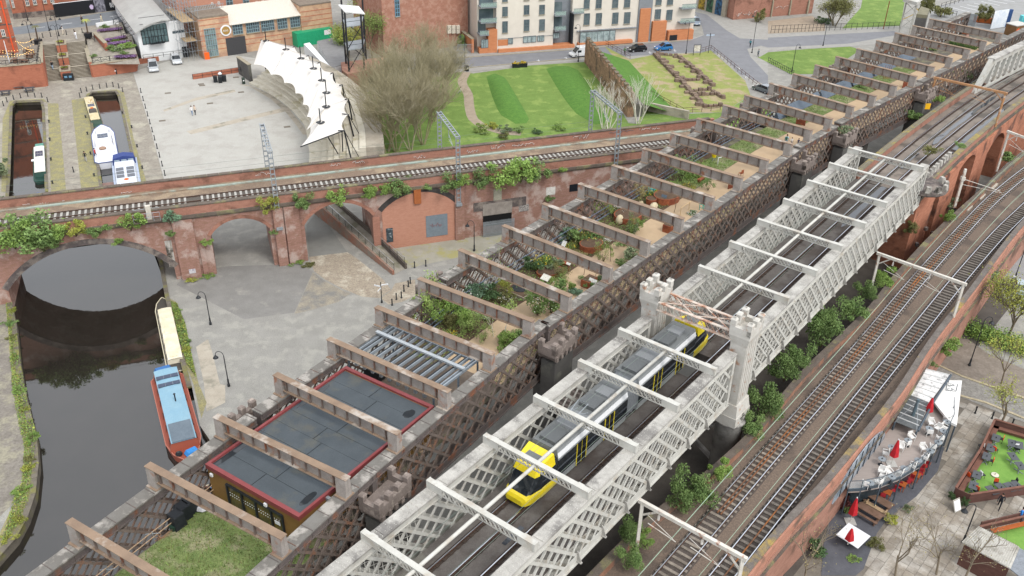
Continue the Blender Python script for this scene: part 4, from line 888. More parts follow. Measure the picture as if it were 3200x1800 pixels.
p=at(*zD.px(1203,800),12.2);m=MB();m.box((p.x,p.y,11.7),(.9,.08,.9),WA+pi/2+.6);solo('warning_plate',m,mat('yellow_plate','f2b81e',rough=.5),'small yellow warning plate on the tan gantry post','sign')
for k,(x,y,L_)in enumerate(((2130,950,2.4),(1950,1100,2.2),(1760,1270,2.0))):
 p=zMR(x,y,5.3);m=MB();m.box((p.x,p.y,5.21),(L_,.45,.25),WA-.05);solo('cable_trough',m,mat('pale_trough','c9c2b5','b5ad9f',sc=2),ORD[k]+' pale concrete trough lid beside the far railway bend','trough','pale concrete trough lids')
def lamp(base,h,label,arm=None,swan=True,grp='black street lamps',double=False):
 T=Thing('street_lamp',label,'street lamp',base,0,grp);a=Vector(arm or(-1,0,0)).normalized()
 m=MB();m.lathe([(.16,0),(.16,.25),(.1,.35),(.1,.9),(.06,1.0),(.05,h-.3)],(0,0,0),8);T.add('pole',m,M_blk,world=False)
 for s in((1,-1)if double else(1,)):
  m=MB();P=[Vector((0,0,h-.3))]+[Vector((0,0,h-.3))+a*s*(.45-.45*cos(t))+Vector((0,0,.55*sin(t)))for t in[k*pi/6 for k in range(1,7)]];m.path(P,.035,5);T.add('arm',m,M_blk,world=False)
  e=P[-1];m=MB();m.lathe([(.3,-.32),(.27,-.25),(.1,-.05),(.04,.05)],e,10);T.add('lamp_shade',m,M_blk,world=False)
  m=MB();m.lathe([(.2,-.33),(.12,-.36)],e,8);T.add('lens',m,mat('lamp_lens','d8d4c8',rough=.2),world=False)
 return T
def bollard(p,label,h=.95,grp='black bollards',z=0.0,mm=None):
 if 'bol' not in globals():
  m=MB();m.lathe([(.13,0),(.12,.1),(.08,.15),(.075,.75),(.1,.8),(.09,.9),(.03,.97)],(0,0,0),8);globals()['bol']=m.mesh('bollard',M_blk)
 return tag(link('bollard',bol,None,(p[0],p[1],z)),label,'bollard',grp)
BODYC={}
def person(p,rz,label,top,legs,hair='3a2a22',skin='c79a80',stride=.25,z=None,arms=.25,h=1.74,sit=False,bag=None):
 p=Vector(p);z=p.z if z is None else z
 me=bpy.data.meshes.new('body');k=h/1.75
 V=[(0,0,.98),(0,0,1.2),(0,0,1.42),(0,0,1.53),(.02,0,1.66),(.03,0,1.72)]
 R=[(.15,.11),(.15,.1),(.17,.1),(.055,.055),(.085,.1),(.07,.08)]
 E=[(0,1),(1,2),(2,3),(3,4),(4,5)]
 for s in(-1,1):
  b=len(V);st=stride*s
  if sit:L=[(.05,s*.1,.92),(.42,s*.12,.9),(.45,s*.12,.48),(.58,s*.12,.44)]
  else:L=[(0,s*.1,.9),(st*.5+.03,s*.1,.5),(st*.8-.06*(st<0),s*.1,.09),(st*.8+.16,s*.11,.05)]
  V+=L;R+=[(.095,.1),(.065,.07),(.045,.05),(.04,.035)];E+=[(0,b),(b,b+1),(b+1,b+2),(b+2,b+3)]
  b=len(V);V+=[(0,s*.2,1.4),(-st*arms*1.2-.02,s*.25,1.14),(-st*arms*2+.1,s*.26,.92),(-st*arms*2.2+.13,s*.25,.82)];R+=[(.06,.06),(.045,.045),(.035,.035),(.04,.025)];E+=[(2,b),(b,b+1),(b+1,b+2),(b+2,b+3)]
 me.from_pydata([(x*k,y*k,q*k)for x,y,q in V],E,[])
 o=bpy.data.objects.new('person',me);COL.objects.link(o)
 md=o.modifiers.new('Skin','SKIN');md.use_smooth_shade=True
 for i,v in enumerate(me.skin_vertices[0].data):v.radius=(R[i][0]*k,R[i][1]*k);v.use_root=(i==0)
 o.modifiers.new('Sub','SUBSURF').levels=1
 dg=bpy.context.evaluated_depsgraph_get();me2=bpy.data.meshes.new_from_object(o.evaluated_get(dg));o.modifiers.clear();o.data=me2
 ms=[mat('cloth_'+top,top,rough=.9,grain=.12),mat('cloth_'+legs,legs,rough=.9,grain=.12),mat('skin_'+skin,skin,rough=.6,grain=.05),mat('shoe_dark','33302e',rough=.6)]
 me2.materials.clear();[me2.materials.append(x)for x in ms]
 for f in me2.polygons:
  c=f.center/k;y=abs(c.y)
  f.material_index=2 if c.z>1.5 else 2 if(c.z<.9 and y>.19 and not sit)else 0 if c.z>.95 else 3 if c.z<.1 and not sit else 1
 o.location=(p.x,p.y,z-(.45 if sit else 0));o.rotation_euler=(0,0,rz);tag(o,label,'person')
 m=MB();m.lathe([(.085*k,1.62*k),(.11*k,1.7*k),(.1*k,1.79*k),(.04*k,1.83*k)],(-.01,0,0),8);link('hair',m.mesh('hair',mat('hair_'+hair,hair,rough=.7),None,True),o)
 if bag:m=MB();m.box((-.17,0,1.05),(.16,.3,.42),tx=.85);link('rucksack',m.mesh('rucksack',mat('cloth_'+bag,bag,rough=.8)),o)
 return o
def bushmesh(name,r,h,n,ls,mm,seed,up=.0,lumps=7):
 rg=random.Random(seed);m=MB();C=[(rg.uniform(-.85,.85)*r,rg.uniform(-.7,.7)*r,h*rg.uniform(.2,.95),rg.uniform(.18,.48))for _ in range(lumps+5)]+[(0,0,h*.35,.55)]
 for _ in range(n):
  cx,cy,cz,q=rg.choice(C);d=Vector((rg.gauss(0,1),rg.gauss(0,1),rg.gauss(0,1))).normalized()*(rg.random()**.4)
  p=Vector((cx+d.x*r*q,cy+d.y*r*q,max(.02,cz+d.z*h*q*.6)))
  m.leaf(p,ls*rg.uniform(.6,1.4),rg)
 return m.mesh(name,mm)
LEAF=dict(green=leafmat('leaf_green','7f9758','68844c'),bright=leafmat('leaf_bright','8fa858','7a9a4c'),dark=leafmat('leaf_dark','5a7549','4a6440'),grey=leafmat('leaf_grey','8d9a78','74835f'),
   yellow=leafmat('leaf_yellow','a9a94e','8f9a44'),blue=leafmat('leaf_bluegreen','7d9a7c','688468'),straw=leafmat('leaf_straw','b0a374','97905c'),white=leafmat('petal_white','f2f0ea','e4e2d8'),fresh=leafmat('leaf_fresh','9db066','86a050'),red=leafmat('leaf_red','6b3a38','54302c'),flow=leafmat('petal_yellow','e6cf4a','d9b83a'),olive=leafmat('leaf_olive','7f7f4c','6b6d40'))
BM={}
def bushme(col,shape,var):
 key=(col,shape,var)
 if key not in BM:
  r,h,n,ls=dict(mound=(1,.9,1300,.075),tall=(1,2.2,2200,.08),low=(1,.4,900,.07),big=(1,1.4,4200,.05),feather=(1,1.9,1500,.05),hang=(1,1.6,2000,.065))[shape]
  BM[key]=bushmesh('foliage',r,h,n,ls,LEAF[col],hash((col,shape,var))&255 if 0 else sum(map(ord,col+shape))+var*17)
 return BM[key]
STEM=MB();[STEM.tube((0,0,-.1),(cos(a)*.3,sin(a)*.3,.7),.03,.012,n=4)for a in(0,1.3,2.6,3.9,5.2)];STEM=STEM.mesh('stem',mat('twig_brown','6b5a48','57483a',sc=4))
def bush(p,s,label,col='green',shape='mound',sz=None,cat='shrub',flowers=None,group=None,name='shrub'):
 var=RND.randrange(3);T=Thing(name,label,cat,p,RND.uniform(0,6),group)
 sc=(s,s,sz or s);link('foliage',bushme(col,shape,var),T.o,scale=sc);link('stem',STEM,T.o,scale=sc)
 if flowers:
  rg=random.Random(len(label)+var);m=MB()
  for _ in range(90):
   a,r_=rg.uniform(0,6.28),rg.random()**.5*s*.95;m.leaf((r_*cos(a),r_*sin(a),(sz or s)*rg.uniform(.35,1.15)*{'mound':.9,'tall':1.6,'low':.5,'big':1.3,'feather':1.5,'hang':1}[shape]),.07,rg)
  link('blossom',m.mesh('blossom',LEAF[flowers]),T.o)
 return T
def grow(m,p,d,L,r,lev,rg,spread=.5,kids=3,upb=.25,minr=.006,tips=None,shrink=.72):
 q=p+d*L;m.tube(p,q,r,r*.68,n=5 if lev>2 else 3,cap=False)
 if lev==0:
  if tips is not None:tips.append(q)
  return
 for k in range(kids+(rg.random()<.4)):
  nd=(d+Vector((rg.gauss(0,spread),rg.gauss(0,spread),rg.gauss(0,spread*.6)+upb))).normalized()
  grow(m,p.lerp(q,rg.uniform(.55,1)if k else 1),nd,L*shrink*rg.uniform(.75,1.15),max(minr,r*.62),lev-1,rg,spread,kids,upb,minr,tips,shrink)
def tree(p,h,label,seed,lev=5,kids=3,stems=1,spread=.42,bark='7d7058',leaf=None,nleaf=0,ls=.09,r=.16,name='bare_tree',cat='tree',upb=.2,shrink=.74,group=None,jit=.5,minr=.008):
 rg=random.Random(seed);T=Thing(name,label,cat,p,0,group);mt=MB();mc=MB();tips=[]
 tot=sum(shrink**i for i in range(lev+1))*.78
 for s in range(stems):
  a=rg.uniform(0,6.28);lean=(.12 if stems==1 else rg.uniform(.15,.55));d=Vector((cos(a)*lean,sin(a)*lean,1)).normalized();q=Vector((cos(a)*.25,sin(a)*.25,-.1))if stems>1 else Vector((0,0,-.1))
  L=h/tot*rg.uniform(.8,1.05);e=q+d*L;mt.tube(q,e,r,r*.75,n=7)
  for k in range(kids+1):
   nd=(d+Vector((rg.gauss(0,spread),rg.gauss(0,spread),upb))).normalized()
   grow(mc,q.lerp(e,rg.uniform(.6,1)),nd,L*shrink*rg.uniform(.8,1.1),r*.62,lev-1,rg,spread,kids,upb,minr,tips,shrink)
 mb_=mat('bark_'+bark,bark,rough=.9,grain=.3)
 T.add('trunk',mt,mb_,world=False);T.add('branches',mc,mb_,world=False)
 if leaf:
  m=MB()
  for _ in range(nleaf):t=rg.choice(tips);m.leaf(t+Vector((rg.gauss(0,jit),rg.gauss(0,jit),rg.gauss(0,jit))),ls*rg.uniform(.6,1.4),rg)
  T.add('crown',m,LEAF[leaf],world=False)
 return T
M_pave=mat('bar_flagstone','948b7e','877e72',sc=.7,rough=.9,grain=.12,gsc=6,rnd=.14,c3='b0aaa0',sc3=.3)
par=flat('bar_pavement',[zL(-200,1449),zL(640,900),zL(1100,700),zL(1420,150),zL(1440,60),zH(1700,1449),zH(1932,1449),at(3600,1300),at(3600,2100),at(2200,2300)],.006,mat('pavement_joint','7f786e','6f685f',sc=.8))
fl=MB();fl.box((0,0,0),(1,1,.03));me=fl.mesh('flagstone',M_pave)
pv=[(zL(640,1449),zL(1180,700)),]
ax=(zL(1500,500)-zL(1000,1200)).normalized();ay=Vector((-ax.y,ax.x,0));org=zL(1250,900);cnt=0
def inpoly(p,poly):
 c=False;n=len(poly)
 for i in range(n):
  a,b=poly[i],poly[(i+1)%n]
  if(a.y>p.y)!=(b.y>p.y)and p.x<(b.x-a.x)*(p.y-a.y)/(b.y-a.y)+a.x:c=not c
 return c
region=[zL(700,1449),zL(760,1300),zL(900,1030),zL(1100,850),zL(1300,600),zL(1430,300),zL(1460,130),zL(1932,330),at(3300,1350),at(3300,1860),at(2700,1860)]
encl=[zL(1385,880),zL(1560,560),zL(1680,310),zL(1990,400),at(3400,1400),at(3300,1560),zL(1932,830),zL(1500,960)]
rg=random.Random(5);row=-14
for row in range(-22,26):
 y=row*.8;x=-16+rg.uniform(0,.6)
 while x<22:
  ln=rg.choice((.8,1.0,1.25,1.5));c=org+ax*(x+ln/2)+ay*y;x+=ln
  if inpoly(c,region)and not inpoly(c,encl)and cnt<330:
   cnt+=1;link('flagstone',me,par,(c.x,c.y,.006+rg.uniform(0,.012)),(0,0,atan2(ax.y,ax.x)),(ln-.03,.77,1))
flat('gravel_apron',[zL(500,900),zL(640,840),zL(830,800),zL(1000,760),zL(1190,640),zL(1300,470),zL(1330,480),zL(1280,660),zL(1120,850),zL(900,1020),zL(820,1130),zL(720,1400),zL(660,1449),zL(400,1449),zL(420,1200)],.05,mat('charcoal_paving','5f6066','54555b',sc=1.2,rough=.85,grain=.18))
flat('cobbled_street',[zBA(1440,700),zBA(1530,690),zBA(1830,830),zBA(2536,1090),at(3400,1280),at(3400,1400),zBA(2300,1250),zBA(1800,1050),zBA(1700,1000)],.045,mat('grey_setts','8f8c86','7d7a74',sc=1.6,rough=.9,grain=.35,gsc=5,bump=.4,bsc=9))
flat('street_pavement',[zBA(1300,560),zBA(1560,460),zBA(1720,380),zBA(1900,400),zBA(2120,560),zBA(2536,740),at(3400,1200),at(3400,1290),zBA(2536,1070),zBA(1850,810),zBA(1540,670)],.045,mat('brown_pavers','8d8378','7b7268',sc=1.1,grain=.2,gsc=4))
for k,(P)in enumerate(([zBA(1530,690),zBA(1840,835),zBA(2536,1080),zBA(2536,1060),zBA(1840,818),zBA(1535,675)],[zBA(1790,1045),zBA(2100,1130),zBA(2536,1310),zBA(2536,1290),zBA(2100,1112),zBA(1790,1028)])):
 m=MB();m.prism(P,.0,.12);struct('kerb',m,mat('tan_kerb','b7ab90','a0957c',sc=2))
flat('hard_standing',[zH(1720,560),zH(1932,300),at(3500,700),at(3500,1000),zH(1932,900),zH(1780,800)],.045,mat('car_park_grey','9a9b9b','8f9090',sc=.8))
TZ=3.0
tp=[zL(605,800,TZ),zL(700,795,TZ),zL(850,765,TZ),zL(1000,705,TZ),zL(1150,612,TZ),zL(1250,505,TZ),zL(1330,415,TZ),zL(1385,290,TZ),zL(1385,160,TZ),zL(1300,90,TZ),zL(1100,60,TZ),zL(840,380,TZ),zL(590,740,TZ)]
T=Thing('bar_terrace','curved raised bar terrace with grey deck and glass balustrade','terrace',tp[3]*1-Vector((0,0,TZ)))
m=MB();m.prism([(p.x,p.y)for p in tp],TZ-.35,TZ);T.add('deck',m,mat('pale_composite_deck','a79c95','9b9089',sc=1.5,rough=.8,grain=.12,gsc=3,stretch=(1,12,1,-.9)))
m=MB();gl_=MB()
for a,b in zip(tp[:9],tp[1:9]):
 m.bar(a+Vector((0,0,.0)),b+Vector((0,0,.0)),.1,.3);m.tube(a+Vector((0,0,1.05)),b+Vector((0,0,1.05)),.035)
 n_=max(1,int((b-a).length/1.3))
 for k in range(n_):p=a.lerp(b,k/n_);m.bar(p,p+Vector((0,0,1.05)),.05,.05,(1,0,0));m.bar(Vector((p.x,p.y,0)),p,.09,.09,(1,0,0))if k%2==0 else None
 gl_.quad(a+Vector((0,0,.15)),b+Vector((0,0,.15)),b+Vector((0,0,.95)),a+Vector((0,0,.95)))
T.add('balustrade',m,mat('slate_blue_steel','4f5a63','465059',sc=2,rough=.5))
T.add('glass_panel',gl_,mat('clear_balustrade_glass','c4d2d8',rough=.05,grain=0,alpha=.28))
inner=[p.lerp(Vector((tp[11].x,tp[11].y,TZ)),.16)for p in tp[:9]]
m=MB();ML=[mat('dark_shop_glass','2c3439','3d464b',sc=1.5,rough=.1),]
for a,b in zip(inner,inner[1:]):m.quad((a.x,a.y,0),(b.x,b.y,0),(b.x,b.y,TZ-.35),(a.x,a.y,TZ-.35))
T.add('glass_front',m,ML[0])
i0=min(range(len(rp)),key=lambda i:(rp[i]-zL(560,830,4)).length);i1=min(range(len(rp)),key=lambda i:(rp[i]-zL(860,380,4)).length)
GW=Wall(offs(rp,.36)[min(i0,i1)],offs(rp,.36)[max(i0,i1)])
m=MB();P=[(GW.len*(.5+.5*cos(pi-pi*k/14)),TZ+2.7*sin(pi*k/14))for k in range(15)];GW.poly(m,P,0,.1);ga=T.add('arch_glazing',m,mat('painted_reflection_glass','b4c0ca','6d7a86',sc=.6,rough=.08))  # light blue reflection is painted into the glazing colour
for k in range(1,9):m=MB();a=GW.len*k/9;h_=2.7*sqrt(max(0,1-(2*k/9-1)**2));GW.box(m,a-.04,a+.04,TZ,TZ+h_,.1,.16);T.add('mullion',m,mat('dark_mullion','3a4148',rough=.5),ga)
T=Thing('pergola_roof','sloping slatted bar roof, white sheets above and weathered grey below','roof',zBA(1330,1100,0))
C=[zBA(1425,745,4.5),zBA(1695,812,4.5),zBA(1462,1125,4.2),zBA(1235,1030,4.2),zBA(1322,1440,3.9),zBA(1072,1340,3.9)]
for(a,b,c,d,n_,mm)in((C[0],C[1],C[2],C[3],6,mat('peeling_white_sheet','e4e4e2','c9c9c7',sc=1.2,c3='8d8d8b',sc3=1.8,amt3=.3,rough=.7)),(C[3],C[2],C[4],C[5],6,mat('weathered_grey_board','666a6b','54585a',sc=2,grain=.3))):
 for k in range(n_):
  p,q,r_,s_=a.lerp(d,k/n_),b.lerp(c,k/n_),b.lerp(c,(k+.93)/n_),a.lerp(d,(k+.93)/n_);m=MB();m.hexa([p,q,r_,s_]+[v+Vector((0,0,.07))for v in(p,q,r_,s_)]);T.add('roof_sheet',m,mm)
  m=MB();m.bar(p+Vector((0,0,.1)),q+Vector((0,0,.1)),.08,.08);T.add('rib',m,mat('pale_rib','c9cbca',rough=.6))
m=MB();m.path([C[1]+Vector((.1,0,.1)),C[2]+Vector((.35,0,.15)),C[4]+Vector((.1,0,.05))],.12,6);T.add('edge_beam',m,MATS['slate_blue_steel'])
m=MB();a=zBA(1255,1270,4.2);m.tube((a.x,a.y,0),(a.x+.4,a.y+.3,6.0),.16,n=8);T.add('mast',m,mat('teal_grey_post','55666e',rough=.5))
m=MB()
for e in(C[3],C[5],C[4],C[2]):m.tube((a.x+.4,a.y+.3,5.9),e,.02,n=4)
T.add('stay_cable',m,M_galv)
m=MB()
for e in(C[0],C[1],C[5],C[4]):m.tube((e.x,e.y,0),e,.1,n=6)
T.add('post',m,MATS['slate_blue_steel'])
AZ=3.7;P=[zBA(1655,862,AZ),zBA(1834,866,AZ),zBA(1776,1368,AZ),zBA(1700,1335,AZ),zBA(1505,1095,AZ)]
T=Thing('sign_canopy','white triangular bar canopy lettered BAR ÇA','canopy',Vector((P[2].x,P[2].y,0)))
m=MB();m.prism([(p.x,p.y)for p in P],AZ-.25,AZ);T.add('panel',m,mat('canopy_white','f0efec','e6e4e0',sc=1,rough=.6,grain=.04))
m=MB();[m.tube((p.x,p.y,0),(p.x,p.y,AZ-.25),.08)for p in(P[0]*.93+P[2]*.07,P[1]*.95+P[2]*.05,P[2]*.95+P[0]*.05)];T.add('post',m,MATS['slate_blue_steel'])
def text(s,o,xdir,size,mm,T,name='lettering',par=None,updir=None):
 cu=bpy.data.curves.new(name,'FONT');cu.body=s;cu.size=size;cu.align_x='LEFT';cu.extrude=.004
 ob=bpy.data.objects.new(name,cu);cu.materials.append(mm);COL.objects.link(ob);x=Vector(xdir).normalized();u=Vector(updir).normalized()if updir else Vector((-x.y,x.x,0));z=x.cross(u).normalized();u=z.cross(x)
 M=Matrix(((x.x,u.x,z.x,o[0]),(x.y,u.y,z.y,o[1]),(x.z,u.z,z.z,o[2]),(0,0,0,1)))
 if T:M=(Matrix.Translation(T.loc)@ Matrix.Rotation(T.rz,4,'Z')).inverted()@ M
 bpy.context.view_layer.update();me=bpy.data.meshes.new_from_object(ob.evaluated_get(bpy.context.evaluated_depsgraph_get()));bpy.data.objects.remove(ob)
 me.materials.clear();me.materials.append(mm);ob=link(name,me,(par or T.o)if T else None);ob.matrix_local=M;return ob
M_let=mat('charcoal_lettering','4a5258',rough=.7,grain=0)
o1=zBA(1683,936,AZ);xd=zBA(1775,926,AZ)-o1;o1.z=AZ+.012;sz_=xd.length/2.25
text('BAR',o1,xd,sz_*1.05,M_let,T);o2=zBA(1680,985,AZ);o2.z=AZ+.012;text('ÇA',o2,xd,sz_*1.35,M_let,T)
m=MB();cs=[zBA(1665,900,AZ+.01),zBA(1652,978,AZ+.01),zBA(1765,988,AZ+.01),zBA(1785,908,AZ+.01)]
for a,b in zip(cs,cs[1:]):m.bar(a,b,.07,.012)
m.bar(zBA(1672,897,AZ+.01),zBA(1725,895,AZ+.01),.05,.012);T.add('logo_frame',m,M_let)
M_ww=mat('white_woven_chair','eeede9','e0deda',sc=5,rough=.7,grain=.1)
def proto_chair():
 T=Thing('armchair','x','chair',(0,0,-50),0,'white armchairs on the bar terrace')
 m=MB();m.box((0,0,.38),(.5,.5,.08));T.add('seat',m,M_ww,world=False)
 m=MB();m.box((-.27,0,.44),(.06,.56,.46),tx=.9);T.add('backrest',m,M_ww,world=False)
 for s in(-1,1):
  m=MB();m.bar((-.27,s*.28,.66),(.26,s*.28,.64),.06,.05);m.bar((.25,s*.28,.64),(.25,s*.28,.4),.05,.05,(1,0,0));T.add('armrest',m,M_ww,world=False)
  for e in(-.24,.24):m=MB();m.bar((e,s*.24,0),(e,s*.24,.4),.05,.05,(1,0,0));T.add('leg',m,M_ww,world=False)
 return T
PC=proto_chair();M_tab=mat('round_glass_table','8d9499','7d8489',sc=3,rough=.2)
def proto_table():
 T=Thing('round_table','x','table',(0,0,-50),0,'round tables on the bar terrace')
 m=MB();m.lathe([(.36,.68),(.36,.72)],(0,0,0),16);T.add('tabletop',m,M_tab,world=False)
 m=MB();m.lathe([(.25,0),(.25,.03),(.04,.06),(.04,.68)],(0,0,0),10);T.add('pedestal',m,M_blk,world=False)
 m=MB();m.lathe([(.05,.72),(.06,.8),(.02,.8)],(0,0,0),8);T.add('ashtray',m,M_blk,world=False)
 return T
PT=proto_table();used=[0,0]
CH=[(735,760,1.2),(832,745,2.2),(862,700,2.6),(855,665,4.2),(908,670,5),(995,668,2.4),(1088,625,2.6),(1180,560,2.4),(1168,490,4.8),(1242,480,1.2),(1295,415,1.6),(1330,335,5.4),(1280,340,3.8),(1350,265,2.2),(1228,300,4.6),(1215,370,1.4),(1080,405,5.0),(1045,455,2.0),(1000,480,4.4),(885,530,2.8)]
for k,(x,y,r_)in enumerate(CH):
 p=zL(x,y,TZ+.3);p.z=TZ;lb=f'white armchair, {ORD[k]} along the terrace from its pointed left end' if k<14 else f'white armchair, {ORD[k - 14]} of those on the open deck by the wall'
 if k==0:PC.o.location=p;PC.o.rotation_euler=(0,0,r_);PC.o['label']=lb
 else:PC.copy(p,r_,lb)
TB=[(770,745),(935,700),(1030,635),(1135,575),(1225,505),(1285,440),(1325,355),(1352,285),(1218,335),(1058,425),(935,475),(862,565)]
for k,(x,y)in enumerate(TB):
 p=zL(x,y,TZ+.7);p.z=TZ;lb=f'round table, {ORD[k]} along the terrace rail from its pointed left end' if k<8 else f'round table, {ORD[k - 8]} of those near the terrace wall'
 if k==0:PT.o.location=p;PT.o['label']=lb
 else:PT.copy(p,0,lb)
M_red=mat('red_canvas','c4262e','ad1e28',sc=3,rough=.8,grain=.12)
def parasol(p,h,label,base=True):
 T=Thing('parasol',label,'parasol',p,0,'closed red parasols');m=MB();m.tube((0,0,.05),(0,0,h),.035,n=8);T.add('pole',m,mat('pale_pole','d8d4cc',rough=.5),world=False)
 m=MB();n=10;P=[(.1,h*.32),(.34,h*.36),(.26,h*.6),(.14,h*.85),(.05,h)];i=len(m.v)
 for r_,z in P:m.pts([(r_*(1+.22*(k%2))*cos(2*pi*k/n),r_*(1+.22*(k%2))*sin(2*pi*k/n),z)for k in range(n)])
 for j in range(len(P)-1):
  for k in range(n):m.face(i+j*n+k,i+j*n+(k+1)%n,i+(j+1)*n+(k+1)%n,i+(j+1)*n+k)
 T.add('canopy',m,M_red,world=False,smooth=False);m=MB();m.lathe([(.06,h),(.02,h+.12)],(0,0,0),8);T.add('finial',m,M_wht,world=False)
 if base:m=MB();m.box((0,0,0),(.9,.9,.07));T.add('base',m,mat('concrete_base','b4b2ad',rough=.9),world=False)
 return T
parasol(zL(1195,255,TZ),2.5,'closed red parasol by the white sign canopy');parasol(zL(930,605,TZ),2.9,'tall closed red parasol in the middle of the terrace')
parasol(zL(620,1040,.06),2.9,'closed red parasol beside the wooden picnic benches');
T=Thing('white_table','white square table cloth under a folded red parasol','table',zL(630,1190,.06));m=MB();m.box((0,0,.72),(2.1,2.1,.05),.75);T.add('tabletop',m,M_wht,world=False);m=MB();[m.box((x,y,0),(.08,.08,.72))for x in(-.5,.5)for y in(-.5,.5)];T.add('leg',m,M_blk,world=False)
parasol(zL(600,1215,.78),2.0,'closed red parasol on the white table among bare branches',False)
M_wd=mat('worn_brown_timber','7b6153','68503f',sc=2,rough=.85,grain=.25,stretch=(1,1,1));M_wd2=mat('pale_timber','b59c7c','a48b6c',sc=2,rough=.85)
for k,(x,y,mm)in enumerate(((830,920,M_wd),(755,1000,M_wd),(808,960,M_wd2))):
 p=zL(x,y,.06);p.z=.05;d=zL(880,990,0)-zL(760,920,0);rz=atan2(d.y,d.x)
 T=Thing('picnic_bench',('dark wooden picnic bench nearest the red chairs','dark wooden picnic bench nearest the parasol','pale timber bench between the two picnic tables')[k],'bench',p,rz,'picnic benches outside the bar')
 m=MB();m.box((0,0,.68 if k<2 else .42),(2.3,.72 if k<2 else .4,.06));T.add('tabletop' if k<2 else 'seat',m,mm,world=False)
 if k<2:
  for s in(-1,1):m=MB();m.box((0,s*.68,.42),(2.3,.28,.05));T.add('seat',m,mm,world=False)
 for s in(-1,1):m=MB();m.box((s*.9,0,0),(.08,1.5 if k<2 else .3,.42));m.box((s*.9,0,.42),(.08,.5,.26));T.add('leg',m,mm,world=False)
M_or=mat('orange_timber','b5622f','a05426',sc=2,rough=.7);M_rch=mat('red_chair_fabric','b8303a','a02830',sc=3,rough=.8)
def redchair():
 T=Thing('folding_chair','x','chair',(0,0,-50),0,'red folding chairs under the terrace edge');m=MB();m.box((0,0,.42),(.45,.45,.04));T.add('seat',m,M_rch,world=False);m=MB();m.box((-.24,0,.5),(.04,.45,.4));T.add('backrest',m,M_rch,world=False)
 for s in(-1,1):
  m=MB();m.bar((-.24,s*.22,.9),(.22,s*.22,0),.04,.04);T.add('leg',m,M_or,world=False);m=MB();m.bar((.2,s*.22,.42),(-.24,s*.22,0),.04,.04);T.add('leg',m,M_or,world=False)
 return T
RCH=redchair()
for k,(x,y,r_)in enumerate(((865,845,1.2),(948,805,4.0),(988,780,4.2),(1052,745,1.6),(1080,725,4.0),(1150,680,4.2),(1163,650,4.4),(1195,625,4.0))):
 p=zL(x,y,.4);p.z=.05;lb=f'red folding chair, {ORD[k]} in the row under the terrace edge'
 if k==0:RCH.o.location=p;RCH.o.rotation_euler=(0,0,r_);RCH.o['label']=lb
 else:RCH.copy(p,r_,lb)
for k,(x,y)in enumerate(((900,815),(1012,755),(1118,685))):
 p=zL(x,y,.7);p.z=.05;T=Thing('square_table',f'orange wooden square table, {ORD[k]} among the red folding chairs','table',p,.9,'orange tables among red chairs');m=MB();m.box((0,0,.68),(.75,.75,.05));T.add('tabletop',m,M_or,world=False)
 for s in(-.3,.3):
  for e in(-.3,.3):m=MB();m.box((s,e,0),(.05,.05,.68));T.add('leg',m,M_or,world=False)
M_turf=mat('artificial_turf','7ba24c','6f9845',sc=1.5,rough=.95,grain=.12,gsc=14);M_fence=mat('dark_timber_fence','6a4a42','5a3e37',sc=1.5,rough=.8,grain=.15,stretch=(1,1,6))
ep=[zL(1395,850,.0),zL(1580,560,0),zL(1690,330,0),zL(1990,420,0),at(3330,1400),at(3330,1530),zL(1932,835,0),zL(1500,900,0)]
flat('turf',ep,.05,M_turf)
T=Thing('timber_enclosure','dark timber fence and bench around the green turf seating area','fence',ep[0])
for a,b in zip(ep[:3]+[ep[5],ep[6]],ep[1:4]+[ep[6],ep[7]]):m=MB();m.bar(a+Vector((0,0,.55)),b+Vector((0,0,.55)),.1,1.1);pn=T.add('fence_panel',m,M_fence);m=MB();m.bar(a+Vector((0,0,1.12)),b+Vector((0,0,1.12)),.22,.06);T.add('top_rail',m,mat('brown_rail','805a4c','724e42',sc=2),pn)
m=MB();m.bar(ep[7]+Vector((0,0,.55)),ep[0]+Vector((0,0,.55)),.1,1.1);T.add('fence_panel',m,M_fence)
cen=(ep[0]+ep[2]+ep[5])/3
for a,b in((ep[0],ep[1]),(ep[1],ep[2]),(ep[2],ep[3])):
 d=(b-a).normalized();n_=Vector((d.y,-d.x,0));
 m=MB();m.bar(a+n_*.35+Vector((0,0,.45)),b+n_*.35+Vector((0,0,.45)),.5,.06);m.bar(a+n_*.35+Vector((0,0,.2)),b+n_*.35+Vector((0,0,.2)),.06,.4);T.add('bench_seat',m,mat('brown_rail','805a4c'))
M_slate=mat('slate_table','55585c','4c4f53',sc=2,rough=.5)
TT=[(1720,410,0),(1680,485,0),(1650,550,0),(1840,450,.2),(1895,465,.2),(1850,550,.6),(1905,620,.6),(1575,690,0),(1550,770,0),(1690,805,.9),(1760,785,.9),(1825,780,.9),(1880,770,.9)]
for k,(x,y,r_)in enumerate(TT):
 p=zL(x,y,.7);p.z=.05;lb=f'dark slate table, {ORD[k]} on the green turf counting from its far corner'
 if k==0:
  TS=Thing('slate_table',lb,'table',p,1.0,'slate tables on the turf');m=MB();m.box((0,0,.7),(1.15,.75,.04));TS.add('tabletop',m,M_slate,world=False);m=MB();m.tube((0,0,.02),(0,0,.7),.04);m.bar((-.4,-.25,.03),(.4,.25,.03),.06,.05);m.bar((-.4,.25,.03),(.4,-.25,.03),.06,.05);TS.add('pedestal',m,M_galv,world=False)
  m=MB();m.lathe([(.06,.74),(.05,.84)],(0,0,0),8);TS.add('table_lantern',m,M_blk,world=False)
 else:TS.copy(p,1.0+r_,lb)
